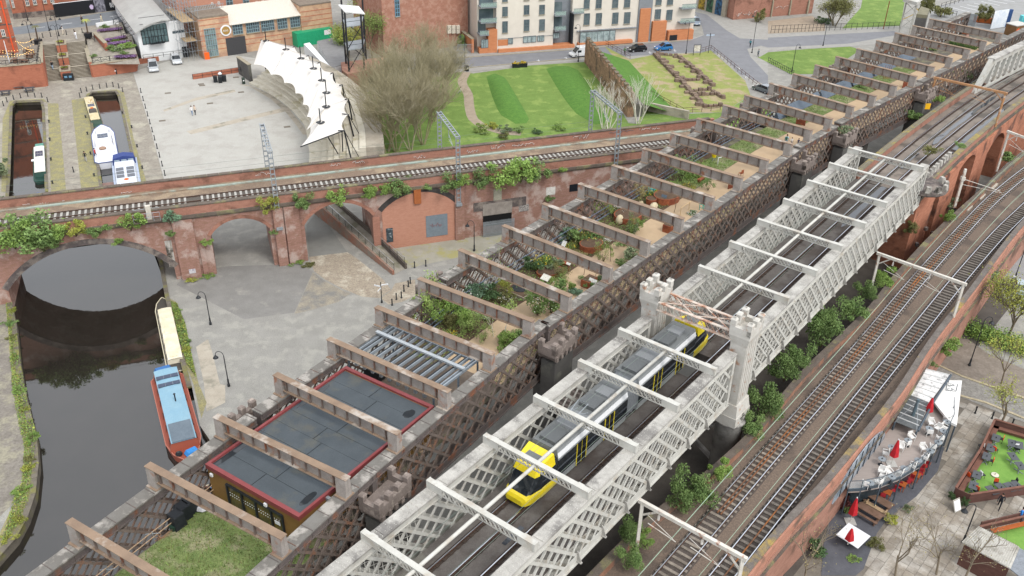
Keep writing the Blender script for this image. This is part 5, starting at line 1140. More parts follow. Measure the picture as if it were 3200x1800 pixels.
for k,(x,y,c)in enumerate(((1758,415,'e2572a'),(1715,497,'e2572a'),(1682,580,'e2572a'),(1608,470,'f0f0f0'),(1617,685,'f0f0f0'),(1568,808,'e2572a'),(1520,692,'e2572a'),(1722,752,'e2572a'),(1880,490,'f0f0f0'),(1857,740,'2a2c30'))):
 p=zL(x,y,.45);p.z=.05;nm={'e2572a':'orange','f0f0f0':'white','2a2c30':'black'}[c]
 T=Thing('cafe_chair',f'black cafe chair with {nm} cushion, {ORD[k]} around the turf tables','chair',p,RND.uniform(0,6),'chairs on the turf');m=MB();m.box((0,0,.42),(.42,.42,.06));T.add('seat',m,M_blk,world=False);m=MB();m.box((-.2,0,.46),(.06,.42,.42),tx=.85);T.add('cushion',m,mat('cushion_'+c,c,rough=.7),world=False)
 for s in(-1,1):
  for e in(-1,1):m=MB();m.tube((s*.18,e*.18,0),(s*.18,e*.18,.43),.018,n=5);T.add('leg',m,M_blk,world=False)
p=zL(1712,690,.06);m=MB();m.lathe([(.35,.05),(.35,.1),(.06,.12),(.05,.35)],p,14);solo('stone_disc',m,mat('cream_base','d8d2c0',rough=.8),'round cream stone disc on the green turf','stone')
for k,(x,y)in enumerate(((1383,870),(1478,915))):bush(zL(x,y,0),.42,('dark box ball left of','dark box ball right of')[k]+' the menu board stand','dark','mound',.9)
T=Thing('menu_board','white framed menu board leaning at the turf entrance','menu board',zL(1415,950,0),.5);m=MB();m.hexa([(-.45,-.3,0),(.45,-.3,0),(.45,-.25,0),(-.45,-.25,0),(-.45,.25,1.1),(.45,.25,1.1),(.45,.3,1.1),(-.45,.3,1.1)]);T.add('frame',m,mat('steel_frame','a9a49a',rough=.5),world=False);m=MB();m.hexa([(-.36,-.26,.15),(.36,-.26,.15),(.36,-.23,.15),(-.36,-.23,.15),(-.36,.18,1.0),(.36,.18,1.0),(.36,.21,1.0),(-.36,.21,1.0)]);T.add('board',m,M_wht,world=False)
T=Thing('bar_shed','timber shed with a pale corrugated sheet roof at the corner','shed',zL(1650,1330,0));rz_=2.6
C=[zL(1460,1195,rz_),zL(1590,1075,rz_+.3),zL(1900,1235,rz_+.3),zL(1830,1395,rz_)]
ux=(C[3]-C[0]);n_=22
for k in range(n_):
 a,b,c,d=C[0].lerp(C[3],k/n_),C[1].lerp(C[2],k/n_),C[1].lerp(C[2],(k+.55)/n_),C[0].lerp(C[3],(k+.55)/n_);m=MB();m.hexa([a,b,c,d]+[v+Vector((0,0,.07))for v in(a,b,c,d)]);T.add('roof_rib',m,mat('pale_corrugated','c9c6be','b5b1a8',sc=1.5,c3='9a968c',sc3=.8))
m=MB();m.hexa([v-Vector((0,0,.06))for v in C]+[v+Vector((0,0,.01))for v in C]);T.add('roof',m,MATS['pale_corrugated'])
D=[C[3],C[2],at(3330,1790,rz_+.3),at(3260,1860,rz_)];m=MB();m.hexa([v-Vector((0,0,.1))for v in D]+[v-Vector((0,0,.02))for v in D]);T.add('translucent_roof',m,mat('clear_corrugated','8d9299','7d8288',sc=3,rough=.3))
m=MB();m.prism([(p.x,p.y)for p in(C[0].lerp(C[2],.06),C[1].lerp(C[3],.06),C[2].lerp(C[0],.03),C[3].lerp(C[1],.03))],0,rz_-.1);T.add('wall',m,M_fence)
flat('turf',[zL(1700,1130),zL(1850,1080),zL(1990,1060),zL(2100,1200),zL(1932,1300),zL(1880,1220)],.052,M_turf)
T=Thing('timber_fence','brown timber fence beside the corrugated roof','fence',zL(1640,1090,0));m=MB();m.bar(zL(1600,1075,.55),zL(1990,985,.55),.1,1.1);pn=T.add('fence_panel',m,M_fence);m=MB();m.bar(zL(1600,1075,1.13),zL(1990,985,1.13),.2,.06);T.add('top_rail',m,MATS['brown_rail'],pn)
m=MB();m.bar(zL(1690,1110,.45),zL(1950,1050,.45),.45,.06);T.add('bench_seat',m,M_or)
person(zL(1738,935,0),-2.2,'person in dark clothes and cap walking past the turf fence','24262c','24262c',skin='b98a72',stride=.5)
person(zL(1888,1040,0),2.4,'person in a blue jacket near the timber fence','2f7fd0','3a3f4a',stride=.3)
lamp(zL(1470,1200,0),4.4,'black swan neck lamp in front of the corrugated shed',zL(1430,1040,0)-zL(1500,1040,0))
lamp(zH(1518,1312,0),6.3,'tall black lamp on the brown pavers by the hedge',zH(1600,1312)-zH(1518,1312))
lamp(zH(1860,660,0),4.8,'black lamp by the grey hard standing at the right edge',zH(1932,660)-zH(1860,660))
for k,(x,y)in enumerate(((1980,1240),(2170,1300),(2395,1380))):bollard(zBA(x,y),f'black bollard, {ORD[k]} along the street by the white canopy',.95)
bush(zL(590,950,0),.7,'dark red maple in a white pot by the bar door','red','mound',1.3);bush(zL(600,975,0),.45,'green potted plant below the red maple','green','mound',.7)
bush(zL(1050,970,0),.5,'small green potted shrub on the pavement edge','grey','mound',.7);bush(zL(930,1045,0),.75,'yellow green shrub in a teal pot by the benches','yellow','mound',1.0);bush(zL(805,1235,0),.75,'straggly yellow green shrub by the gravel edge','olive','mound',.9);bush(zL(370,1290,0),.95,'dark rounded evergreen against the viaduct wall','dark','mound',1.5);bush(zL(640,1330,0),.6,'small bright shrub near the white table','bright','low')
for k,(x,y,h_,s)in enumerate(((960,1449,6.5,11),(1270,1440,7,12),(260,1560,7.5,13),(1480,1480,6,14))):
 tree(zL(x,y,0),h_,('bare tree with thin twigs in front of the gravel','bare tree with arching twigs over the flagstones','bare tree against the railway viaduct at the bottom','bare shrubby tree beside the corrugated shed')[k],s,lev=5,kids=2,spread=.5,bark='857a68',leaf='straw',nleaf=140,ls=.06,r=.1,minr=.012)
tree(zL(1740,330,0),7,'young tree with sparse yellow leaves behind the turf',31,lev=5,kids=2,leaf='yellow',nleaf=900,ls=.08,r=.13,bark='7d705e',name='leafing_tree',jit=.35)
tree(zH(1800,1120,0),8,'broad pale green leafing tree over the hedge',32,lev=5,kids=3,leaf='yellow',nleaf=3800,ls=.1,r=.16,bark='6f6454',name='leafing_tree',jit=.6)
tree(zH(1760,1449,0),5,'small yellow budding tree beside the cobbled street',33,lev=4,kids=3,leaf='yellow',nleaf=900,ls=.08,r=.09,bark='7d705e',name='leafing_tree',jit=.4)
m=MB();rg=random.Random(4);a,b=zBA(1900,330),zBA(2560,560)
for _ in range(5200):t=rg.random();q=a.lerp(b,t);m.leaf((q.x+rg.gauss(0,.7),q.y+rg.gauss(0,.7),abs(rg.gauss(.7,.45))),.13,rg)
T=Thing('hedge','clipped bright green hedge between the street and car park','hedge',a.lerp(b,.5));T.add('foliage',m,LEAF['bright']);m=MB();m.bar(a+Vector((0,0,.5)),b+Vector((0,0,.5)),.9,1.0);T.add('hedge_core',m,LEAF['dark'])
DZ=12.0
zP=Z(1100,900,600/1445);zQ=Z(1560,700,500/1412);zS=Z(300,1430,600/1328)
M_path=mat('tan_resin_path','c4ab8c','bba283',sc=.6,rough=.9,grain=.08,gsc=20,c3='b09a7e',sc3=.2)
M_grass=mat('rough_meadow','7d8a55','687a46',sc=1.3,rough=1,c3='949270',sc3=.5,amt3=.42,grain=.35,gsc=10,bump=.8,bsc=12)
M_soil=mat('bark_mulch','6a5644','57463a',sc=3,rough=1,grain=.4,gsc=12)
M_cort=mat('corten_steel','8f4f38','7a4230',sc=1.8,rough=.85,grain=.2,c3='a5603f',sc3=1.0)
M_stripdk=mat('slate_edge','5d6670','525a63',sc=1.5,rough=.7)
vstrip('garden_path',3.6,26.8,.44,.925,DZ+.012,M_path)
vstrip('planting_bed',5.3,14.3,.125,.438,DZ+.008,M_soil)
vstrip('deck_boards',3.8,5.4,.13,.925,DZ+.02,mat('grey_deck_boards','7d7064','6c6056',sc=1.5,rough=.8,grain=.2,gsc=5,stretch=(1,9,1,.6)))
vstrip('meadow_strip',12.5,23.4,.19,.437,DZ+.03,M_grass,kind='stuff')
vstrip('side_meadow',-1.9,1.75,.13,.92,DZ+.012,M_grass,kind='stuff')
gm=[LEAF['green'],LEAF['olive'],LEAF['bright']]
for(i0,i1,t0,t1,n,wh)in((-1.6,1.6,.14,.91,12000,'short weedy grass on the viaduct deck in front of the cabin'),(12.6,23.3,.195,.43,8000,'strip of meadow grass along the tan garden path')):
 m=MB();rg=random.Random(int(i1))
 for _ in range(n):
  i,t=rg.uniform(i0,i1),rg.uniform(t0,t1);p=VP(i,t,DZ);a=rg.uniform(0,6.28);h_=rg.uniform(.06,.22)*(1+(rg.random()<.1));m.cur=rg.choice((0,0,1,1,2));d=Vector((cos(a),sin(a),0))*.035;l_=Vector((rg.gauss(0,.08),rg.gauss(0,.08),h_));m.tri(p-d,p+d,p+l_)
 struct('grass',m,gm,kind='stuff',label=wh)
m=MB();rg=random.Random(77)
for _ in range(15000):
 i,t=rg.uniform(5.2,13.9),rg.uniform(.13,.43);q=sin(i*5.1+t*21)*sin(i*2.3-t*33);hh=max(.05,.3+.45*q)
 m.cur=int(rg.random()*2.2+(q>.2))%4;p=VP(i,t,DZ+rg.random()*hh);m.leaf(p,.065*rg.uniform(.6,1.5),rg)
for _ in range(2500):
 i,t=rg.uniform(5.3,12.5),rg.uniform(.80,.92);m.cur=rg.choice((0,1,2,3));m.leaf(VP(i,t,DZ+rg.random()*.45),.07*rg.uniform(.6,1.5),rg)
struct('ground_cover',m,[LEAF['green'],LEAF['bright'],LEAF['fresh'],LEAF['olive']],kind='stuff',label='mixed low ground cover filling the garden beds')
for k,(a,b)in enumerate(((17.0,18.9),(19.0,20.4),(20.5,21.5),(21.6,22.7),(22.8,24.0))):
 m=MB();A0,B0=VP(a,.12,DZ),VP(b,.12,DZ);A1,B1=VP(a,.18,DZ),VP(b,.18,DZ);u_=Vector((0,0,1.3))
 m.quad(A0+u_,B0+u_,B1,A1);m.quad(A1,A0,A0+u_,A1);m.quad(B1,B0+u_,B0,B1);m.quad(A0,B0,B0+u_,A0+u_)
 solo('sloping_screen',m,mat('slate_blue_sheet','6d7987','626e7c',sc=1.2,rough=.6,grain=.08),f'slate blue sloping screen, {ORD[k]} along the left edge of the viaduct','screen','slate blue screens on the viaduct')
m=MB();idx=[5.4+.55*k for k in range(22)]
for t,z,r_ in((.115,1.15,.05),(.125,.7,.03),(.135,.35,.06)):m.path([VP(i,t,DZ+z)for i in idx],r_,6)
T=Thing('pipe_handrail','blue grey steel handrail along the left edge of the garden','handrail',VP(10,.12,DZ));T.add('rail',m,mat('blue_grey_tube','7f8b9b','6f7b8b',sc=2,rough=.4,metal=.3))
for i in idx[::2]:m=MB();m.tube(VP(i,.12,DZ),VP(i,.12,DZ+1.2),.03);T.add('post',m,M_galv)
m=MB()
for z in(1.3,1.9):m.path([VP(i,.1,DZ+z-(0 if i>0 else 0))for i in(-1.9,1.5)],.03,5)
T=Thing('scaffold_rail','bamboo coloured scaffold rails over the open lattice','rail',VP(0,.3,DZ));m=MB();[m.path([VP(-1.9,t,DZ+z),VP(1.6,t,DZ+z)],.035,6)for t,z in((.125,1.0),(.13,.6))];T.add('rail',m,mat('scaffold_tan','b59a7d',rough=.6))
for i in(-1.3,-.6,.1,.7,1.3):m=MB();m.tube(VP(i,.127,DZ-.3),VP(i,.127,DZ+1.1),.03);m.tube(VP(i-.05,.1,DZ+.9),VP(i+.05,.16,DZ+.9),.025);T.add('post',m,M_galv)
R4=[at(640.4,1450,15),at(932.5,1616,15),at(1357,1268,15),at(1081,1143,15)]
cw=Wall(R4[0],R4[1]);rw=Wall(R4[1],R4[2])
T=Thing('garden_cabin','flat roofed bronze cabin with dark red roof edge on the viaduct','cabin',(R4[0]+R4[1]+R4[2]+R4[3])/4-Vector((0,0,3)))
ins=lambda f:[p.lerp((R4[0]+R4[1]+R4[2]+R4[3])/4,f)for p in R4]
m=MB();m.prism([(p.x,p.y)for p in ins(.012)],DZ,14.8);T.add('wall',m,mat('bronze_cladding','94723f','876638',sc=1.2,rough=.6,grain=.08))
M_fas=mat('oxide_red_fascia','8f474a','84403f',sc=1.5,rough=.5,grain=.06)
for k in range(4):a,b=R4[k],R4[(k+1)%4];a2,b2=ins(.045)[k],ins(.045)[(k+1)%4];m=MB();m.hexa([Vector((*a[:2],14.62)),Vector((*b[:2],14.62)),Vector((*b2[:2],14.62)),Vector((*a2[:2],14.62)),a,b,b2,a2]);T.add('fascia',m,M_fas)
ri=ins(.05);m=MB();m.prism([(p.x,p.y)for p in ri],14.5,14.8);rf=T.add('roof',m,mat('roof_felt_base','4f555a','484d52',sc=1))
M_felt=mat('grey_roof_felt','535a5f','4b5257',sc=.6,rough=.85,c3='5c5e5b',sc3=.5,amt3=.3,grain=.12,gsc=14)
NS=9;ri=[Vector((p.x,p.y,14.8))for p in ri]
for k in range(NS):
 A,B=ri[0].lerp(ri[3],k/NS),ri[0].lerp(ri[3],(k+.985)/NS);C_,D_=ri[1].lerp(ri[2],k/NS),ri[1].lerp(ri[2],(k+.985)/NS)
 cut=(.45,.55)[k%2]
 for f0,f1 in((0,cut-.003),(cut+.003,1)):
  m=MB();q=[A.lerp(C_,f0),A.lerp(C_,f1),B.lerp(D_,f1),B.lerp(D_,f0)];m.hexa(q+[v+Vector((0,0,.02+.006*(k%2)))for v in q]);T.add('felt_sheet',m,M_felt,rf)
for k,(u0,v0,du,dv)in enumerate(((.03,.12,.08,.5),(.93,.1,.07,.14),(.9,.9,.1,.09),(.04,.72,.06,.3))):
 m=MB();rg=random.Random(k+3);cc=lambda u,v:ri[0].lerp(ri[1],u).lerp(ri[3].lerp(ri[2],u),v);P=[]
 for j in range(16):a=j/16*2*pi;f=rg.uniform(.8,1.0);P.append(cc(min(.995,max(.005,u0+du/2*cos(a)*f)),min(.99,max(.01,v0+dv/2*sin(a)*f)))+Vector((0,0,.036)))
 m.sheet(P);po=T.add('puddle',m,mat('roof_puddle','33373b',rough=.08,grain=0,spec=.5),rf)
gx0,gz0=cw.sz(zS.px(905,215));gx1,_=cw.sz(zS.px(1290,440))
m=MB();cw.box(m,gx0,gx1,DZ+.05,14.1,-.3,-.08);T.add('doorway_glass',m,mat('amber_glass','7d6a38','4d4a38',sc=1.2,rough=.1))
m=MB();[cw.box(m,a-.06,a+.06,DZ,14.15,-.1,.05)for a in(gx0,gx0+(gx1-gx0)*.27,gx0+(gx1-gx0)*.52,gx0+(gx1-gx0)*.8,gx1)];cw.box(m,gx0,gx1,14.05,14.2,-.1,.05);T.add('door_frame',m,M_blk)
m=MB();[cw.box(m,gx0+.15+j*.22,gx0+.22+j*.22,z,z+.06,-.08,-.06)for j in range(int((gx1-gx0-.3)/.22))for z in(13.1,13.35)];T.add('manifestation_dots',m,M_wht)['kind']='stuff'
for px in((300,885),(1115,1335)):a,z=cw.sz(zD3.px(*px));m=MB();cw.box(m,a-.12,a+.12,z-.12,z+.12,-.02,.12);T.add('wall_lamp',m,M_wht)
a,z=cw.sz(zS.px(1258,450));m=MB();cw.box(m,a-.25,a+.25,z-.15,z+.15,.02,.05);T.add('notice',m,M_wht)
a,z=rw.sz(zJ.px(535,865));m=MB();rw.box(m,a-.12,a+.12,z-.1,z+.2,0,.3);T.add('floodlight',m,M_galv)
PZ=15.0;q=[zP(300,280,PZ),zP(945,545,PZ),zP(612,800,PZ),zP(-30,500,PZ)]
T=Thing('pergola','blue grey steel pergola with open slats behind the cabin','pergola',(q[0]+q[2])/2-Vector((0,0,3)))
M_pg=mat('blue_grey_steel','a3adb5','969fa7',sc=2,rough=.45,metal=.2,grain=.06)
for a,b in((q[0],q[1]),(q[1],q[2]),(q[2],q[3]),(q[3],q[0])):m=MB();m.bar(a,b,.14,.24);m.bar(a+(q[2]+q[0]-a*2).normalized()*.35,b+(q[2]+q[0]-b*2).normalized()*.35,.1,.2);T.add('frame_beam',m,M_pg)
for k in range(1,12):
 a,b=q[0].lerp(q[1],k/12),q[3].lerp(q[2],k/12);m=MB();m.bar(a,b,.07,.3);sl_=T.add('slat',m,M_pg)
 m=MB();e=(q[1]-q[0]).normalized()*.13;m.bar(a.lerp(b,.06)-e+Vector((0,0,.05)),a.lerp(b,.94)-e+Vector((0,0,.05)),.26,.03);T.add('dark_infill',m,M_blk,sl_)
a,b=zP(185,330,PZ+.4),zP(845,612,PZ+.4);m=MB();m.bar(a,b,.2,.2);m.bar(a+Vector((0,0,.1)),b+Vector((0,0,.1)),.32,.04);T.add('top_beam',m,mat('pale_steel','c4cbd0','b8bfc4',sc=2,rough=.4,metal=.2))
for p in(q[0],q[1],q[2],q[3],q[1].lerp(q[2],.45)):m=MB();m.bar((p.x,p.y,DZ),p,.16,.16,(1,0,0));T.add('post',m,mat('slate_post','6b7885',rough=.45))
for k in range(1,10):p=q[3].lerp(q[2],k/10);m=MB();m.box((p.x,p.y,PZ-.7),(.25,.25,.45),cw.rz);T.add('hanger',m,M_pg)
m=MB();p=zP(170,640,DZ+.5);m.box((p.x,p.y,DZ),(1.6,1.0,1.0),cw.rz);solo('black_crate',m,M_blk,'black storage box under the pergola','box')
for k,(x,y)in enumerate(((567,470),(608,415),(655,370))):
 p=zS(x,y,DZ);T=Thing('compost_bin',('black compost bin nearest the bottom of the row','black compost bin in the middle of the row of three','black compost bin nearest the bronze cabin')[k],'bin',p,.95,'black compost bins');m=MB();m.box((0,0,0),(.95,.95,1.1),tx=.84);T.add('body',m,M_blk,world=False);m=MB();m.box((0,0,1.1),(.86,.86,.1),tx=.9);T.add('lid',m,mat('black_lid','2d3034',rough=.4),world=False);m=MB();m.box((.41,0,.45),(.04,.3,.3));T.add('hatch',m,mat('black_lid','2d3034'),world=False)
m=MB();m.lathe([(.2,0),(.3,.45),(.33,.5),(.26,.42)],zS(540,500,DZ),12);solo('plant_pot',m,mat('dark_green_pot','2c4438',rough=.5),'small dark green plant pot beside the compost bins','pot')
m=MB();rg=random.Random(2);p=zS(745,345,DZ);m.lathe([(.5,0),(.62,.15),(.5,.4),(.2,.5)],p,9);solo('rubble_bag',m,mat('white_sack','d8d8da','c0c0c4',sc=4),'white rubble sack at the cabin corner','bag')
m=MB();[m.tube(zS(450,560,DZ),zS(450,560,DZ)+Vector((rg.uniform(-.7,.7),rg.uniform(-.7,.7),rg.uniform(.1,.5))),.03,.01,n=4)for _ in range(14)];solo('root_pile',m,mat('dry_root','9a7a60'),'dry brown roots at the meadow edge','roots')
def curved_planter(c,r,h,label,a0=0.0,a1=6.283,n=18,rz=0.0,sq=1.0,soil=True):
 T=Thing('corten_planter',label,'planter',Vector((c.x,c.y,DZ)),rz,'corten planters on the viaduct')
 m=MB();P=[(r*cos(a0+(a1-a0)*k/n),r*sq*sin(a0+(a1-a0)*k/n))for k in range(n+1)]
 if a1-a0>6.2:P=P[:-1]
 m.prism(P,0,h);T.add('shell',m,M_cort,world=False);m=MB();m.prism([(x*.93,y*.93)for x,y in P],h-.02,h+.02);T.add('soil',m,M_soil,world=False)
 m=MB();[m.bar((*P[k],h),(*P[(k+1)%len(P)],h),.06,.05)for k in range(len(P))];T.add('rim',m,mat('corten_rim','a8684c','93553c',sc=2),world=False)
 return T
curved_planter(zD2(720,1020,DZ+.3),1.75,.75,'large round corten planter beside a pale stone seat',sq=.8,rz=.6)
curved_planter(zD2(1500,640,DZ+.3),1.7,.8,'corten planter with a basketwork side',sq=.8,rz=.6);curved_planter(zD2(1190,720,DZ+.2),.62,.7,'small round corten planter near the turquoise crates')
curved_planter(zQ(810,205,DZ+.2),1.35,.75,'corten planter under the leafy mound behind the straw grass',sq=.8,rz=.6);curved_planter(zQ(450,430,DZ+.1),1.5,.35,'low corten edging round the bed with signboards',sq=.6,rz=.4)
for k,(c,d,lb)in enumerate(((zQ(790,540,DZ),(1.5,1.0,.8),'square corten trough by the right-hand girder turret'),(zD2(1560,1290,DZ),(1.6,1.0,.9),'square corten trough against the right girder with white flowers'),(zFR(1540,600,DZ),(1.6,1.1,.7),'far corten trough of white flowers near the entrance'))):
 T=Thing('corten_trough',lb,'planter',c,.9,'corten planters on the viaduct');m=MB();m.box((0,0,0),d);T.add('shell',m,M_cort,world=False);m=MB();m.box((0,0,d[2]),(d[0]*.9,d[1]*.9,.03));T.add('soil',m,M_soil,world=False)
T=Thing('raised_pond','diamond shaped stone edged pond bed with a round dark pool','pond',zD5(1830,640,DZ),VP(8,.5,0).angle(Vector((1,0,0)))if 0 else .5);m=MB();m.box((0,0,0),(2.6,2.6,.35),.4);T.add('stone_edge',m,mat('pale_stone_edge','a79c8c','958a7a',sc=2),world=False);m=MB();m.box((0,0,.35),(2.4,2.4,.02),.4);T.add('soil',m,M_soil,world=False);m=MB();m.lathe([(.85,.3),(.85,.42),(.78,.42)],(-.1,.1,0),18);T.add('pool_rim',m,M_blk,world=False);m=MB();m.lathe([(.78,.36),(.77,.405)],(-.1,.1,0),18);T.add('pool_water',m,M_pud,world=False)
m=MB();c=zQ(580,320,DZ+.4);m.hexa([zQ(490,318,DZ+.35),zQ(605,365,DZ+.35),zQ(670,320,DZ+.75),zQ(548,270,DZ+.75)]+[v+Vector((0,0,.06))for v in(zQ(490,318,DZ+.35),zQ(605,365,DZ+.35),zQ(670,320,DZ+.75),zQ(548,270,DZ+.75))]);m.box((c.x,c.y,DZ),(1.0,.7,.35),.6);solo('corten_bench',m,mat('orange_corten','b5653f','a2573a',sc=3),'wide orange corten bench slab between planting beds','bench')
def board(px,w_,h_,label,c='e8e8e4',tilt=.9,f=None,z=1.1,zz=None):
 p=at(*px,DZ+z);p.z=DZ;T=Thing('signboard',label,'sign',p,cw.rz-.1,'signboards in the garden');m=MB();m.tube((0,0,0),(0,0,z),.04);T.add('post',m,M_cort,world=False)
 m=MB();dy,dz=h_/2*cos(tilt),h_/2*sin(tilt);m.hexa([(-w_/2,-dy,z-dz),(w_/2,-dy,z-dz),(w_/2,-dy+.04,z-dz-.02),(-w_/2,-dy+.04,z-dz-.02),(-w_/2,dy,z+dz),(w_/2,dy,z+dz),(w_/2,dy+.04,z+dz-.02),(-w_/2,dy+.04,z+dz-.02)]);T.add('panel',m,mat('board_'+c,c,'c9c9c0' if c.startswith('e')else None,sc=7,rough=.5),world=False)
board(zQ.px(410,472),.95,.7,'pale tilted map board in front of the flower bed','e9e6d8',.5);board(zQ.px(618,335),.5,.65,'white double signboard on the corten bench',tilt=.8);board(zQ.px(572,172),.5,.6,'white double signboard beyond the second planting bed',tilt=.8);board(zQ.px(825,500),.9,.4,'white label panel on the square corten trough',tilt=.9,z=.9)
board(zD2.px(1440,630),.7,.75,'slate signboard leaning on the basketwork planter','5d6a76',1.1,z=.8)
p=zD1(1370,600,DZ);T=Thing('totem_sign','corten totem sign with blue and white emblem on the meadow','sign',p,cw.rz+.05);m=MB();m.box((0,0,0),(1.35,.1,1.5));T.add('plate',m,M_cort,world=False)
m=MB();m.hexa([(-.5,-.056,.75),(-.1,-.056,.9),(-.1,-.06,.9),(-.5,-.06,.75),(-.45,-.056,1.25),(-.1,-.056,1.3),(-.1,-.06,1.3),(-.45,-.06,1.25)]);T.add('emblem',m,M_wht,world=False);m=MB();m.box((.12,-.058,.85),(.26,.012,.45));T.add('emblem',m,mat('sky_blue_mark','58bcd8'),world=False)
def pebble(px,s,label,c='d2c4a4',z=.35,e=(1,.75,.75)):
 p=at(*px,DZ+z);p.z=DZ;m=MB();m.lathe([(.3*s,0),(.5*s,.2*s),(.52*s,.5*s),(.35*s,.85*s),(.08*s,1.0*s)],(0,0,0),12);m.v=[(x*e[0],y*e[1],zz*e[2])for x,y,zz in m.v]
 o=link('smooth_boulder',m.mesh('smooth_boulder',mat('pebble_'+c,c,rough=.6,grain=.08),None,True),None,p,(0,0,1));tag(o,label,'seat')
pebble(zD2.px(555,1100),1.05,'pale smooth stone seat by the large round planter',e=(1,.8,1.1));pebble(zD2.px(1240,800),1.1,'pale low stone seat near the small round planter',e=(1.3,.8,.7));pebble(zD2.px(985,735),.8,'tan stone seat half hidden behind the crossbeam','b3a384')
pebble(zFR.px(1500,770),1.0,'brown pod shaped seat by the low box hedge','8d6f62',e=(1.7,.8,.7));pebble(zFR.px(1560,640),.9,'brown pod shaped seat by the far trough','8d6f62',e=(1.6,.8,.6))
for k,(x,y)in enumerate(((1170,520),(1240,490))):p=zD2(x,y,DZ+.2);m=MB();[m.box((p.x,p.y,DZ+z),(.45,.45,.3),.7,tx=.9)for z in(0,.34,.68)];solo('crate_stack',m,mat('turquoise_plastic','4fc0cc','44b2be',sc=4,rough=.4),('left','right')[k]+' turquoise stack of crates behind the round planters','crates')
T=Thing('timber_handrail','pale timber handrail beside the right girder','handrail',zD2(1900,950,DZ));a,b=zD2(1775,990,DZ),zD2(2150,740,DZ);u_=Vector((0,0,1));m=MB();m.bar(a+u_,b+u_,.08,.06);T.add('rail',m,mat('pale_pine','cdb088',rough=.7));[T.add('post',(lambda mm_:(mm_.bar(a.lerp(b,f),a.lerp(b,f)+u_,.07,.07,(1,0,0)),mm_)[1])(MB()),MATS['pale_pine'])for f in(0,.45,1)]
T=Thing('climbing_frame','turquoise open metal frame against the right girder post','frame',zD2(2230,880,DZ),.7);m=MB();[m.bar((x,y,0),(x,y,1.2),.05,.05,(1,0,0))for x in(-.3,.3)for y in(-.3,.3)];[m.bar((x,-.3,z),(x,.3,z),.05,.05)for x in(-.3,.3)for z in(.4,.8,1.2)];[m.bar((-.3,y,1.2),(0,y,1.6),.05,.05)for y in(-.3,.3)];T.add('frame',m,mat('turquoise_paint','3fc0b0',rough=.5),world=False)
p=zC(1520,1215,DZ);T=Thing('water_butt','yellow bucket on a stand beside the garden path','bucket',p);m=MB();m.lathe([(.25,.55),(.36,1.15),(.36,1.2),(.3,1.12)],(0,0,0),12);T.add('bucket',m,mat('yellow_plastic','f2d21e',rough=.4),world=False);m=MB();[m.tube((.2*cos(a),.2*sin(a),0),(.2*cos(a),.2*sin(a),.56),.03)for a in(0,2,4)];T.add('leg',m,M_galv,world=False)
m=MB();p=zC(1550,1250,DZ);m.tube((p.x,p.y,DZ),(p.x,p.y,DZ+1.1),.05);m.tube((p.x,p.y,DZ+1.1),(p.x+.4,p.y,DZ+1.2),.05);solo('standpipe',m,M_wht,'white standpipe next to the yellow bucket','pipe')
for k,(px,lb)in enumerate(((zD2.px(2200,300),'brown corten bench in the mid garden planting'),(zD.px(815,670),'small brown bench on the meadow strip'))):p=at(*px,DZ);T=Thing('low_bench',lb,'bench',p,.9);m=MB();m.box((0,0,.38),(1.6,.5,.08));T.add('seat',m,M_cort,world=False);[T.add('leg',(lambda q_:(q_.box((e_,0,0),(.1,.4,.38)),q_)[1])(MB()),M_cort,world=False)for e_ in(-.6,.6)]
for k,(px,lb)in enumerate(((zC.px(1655,1420),'corten upright panel below the right girder post'),(zD.px(1030,660),'corten upright panel beside the far girder post'))):p=at(*px,DZ);m=MB();m.box((p.x,p.y,DZ),(1.2,.08,1.2),.6);solo('corten_screen',m,M_cort,lb,'screen')
T=Thing('garden_chair','small rusty chair standing on the tan path','chair',zC(1725,1330,DZ),2.2);m=MB();m.box((0,0,.42),(.45,.45,.04));T.add('seat',m,M_cort,world=False);m=MB();m.box((-.22,0,.45),(.03,.45,.5));T.add('backrest',m,M_cort,world=False);[T.add('leg',(lambda q_:(q_.tube((sx,sy,0),(sx,sy,.42),.02),q_)[1])(MB()),M_cort,world=False)for sx in(-.2,.2)for sy in(-.2,.2)]
T=Thing('rusty_rods','upright rusty rods standing on the far meadow','frame',zD(885,590,DZ));m=MB();[m.tube(zD(x,590,DZ),zD(x,590,DZ)+Vector((0,0,2.2)),.03)for x in(868,885,900,915)];m.tube(zD(868,590,DZ+1.9),zD(915,590,DZ+1.9),.03);T.add('rod',m,M_cort)
person(zD1(975,1180,DZ),1.0,'person in light blue with a green rucksack on the tan path','9cc4d8','5a6470',bag='3d6a58');person(zD1(1125,1150,DZ),1.0,'child in white top half hidden by a crossbeam','eeeeee','3a4258',h=1.15);person(zD1(1300,1185,DZ),1.1,'child in navy dress with white collar beside the girder','2c3458','2c3458',h=1.2)
G='plants in the viaduct garden'
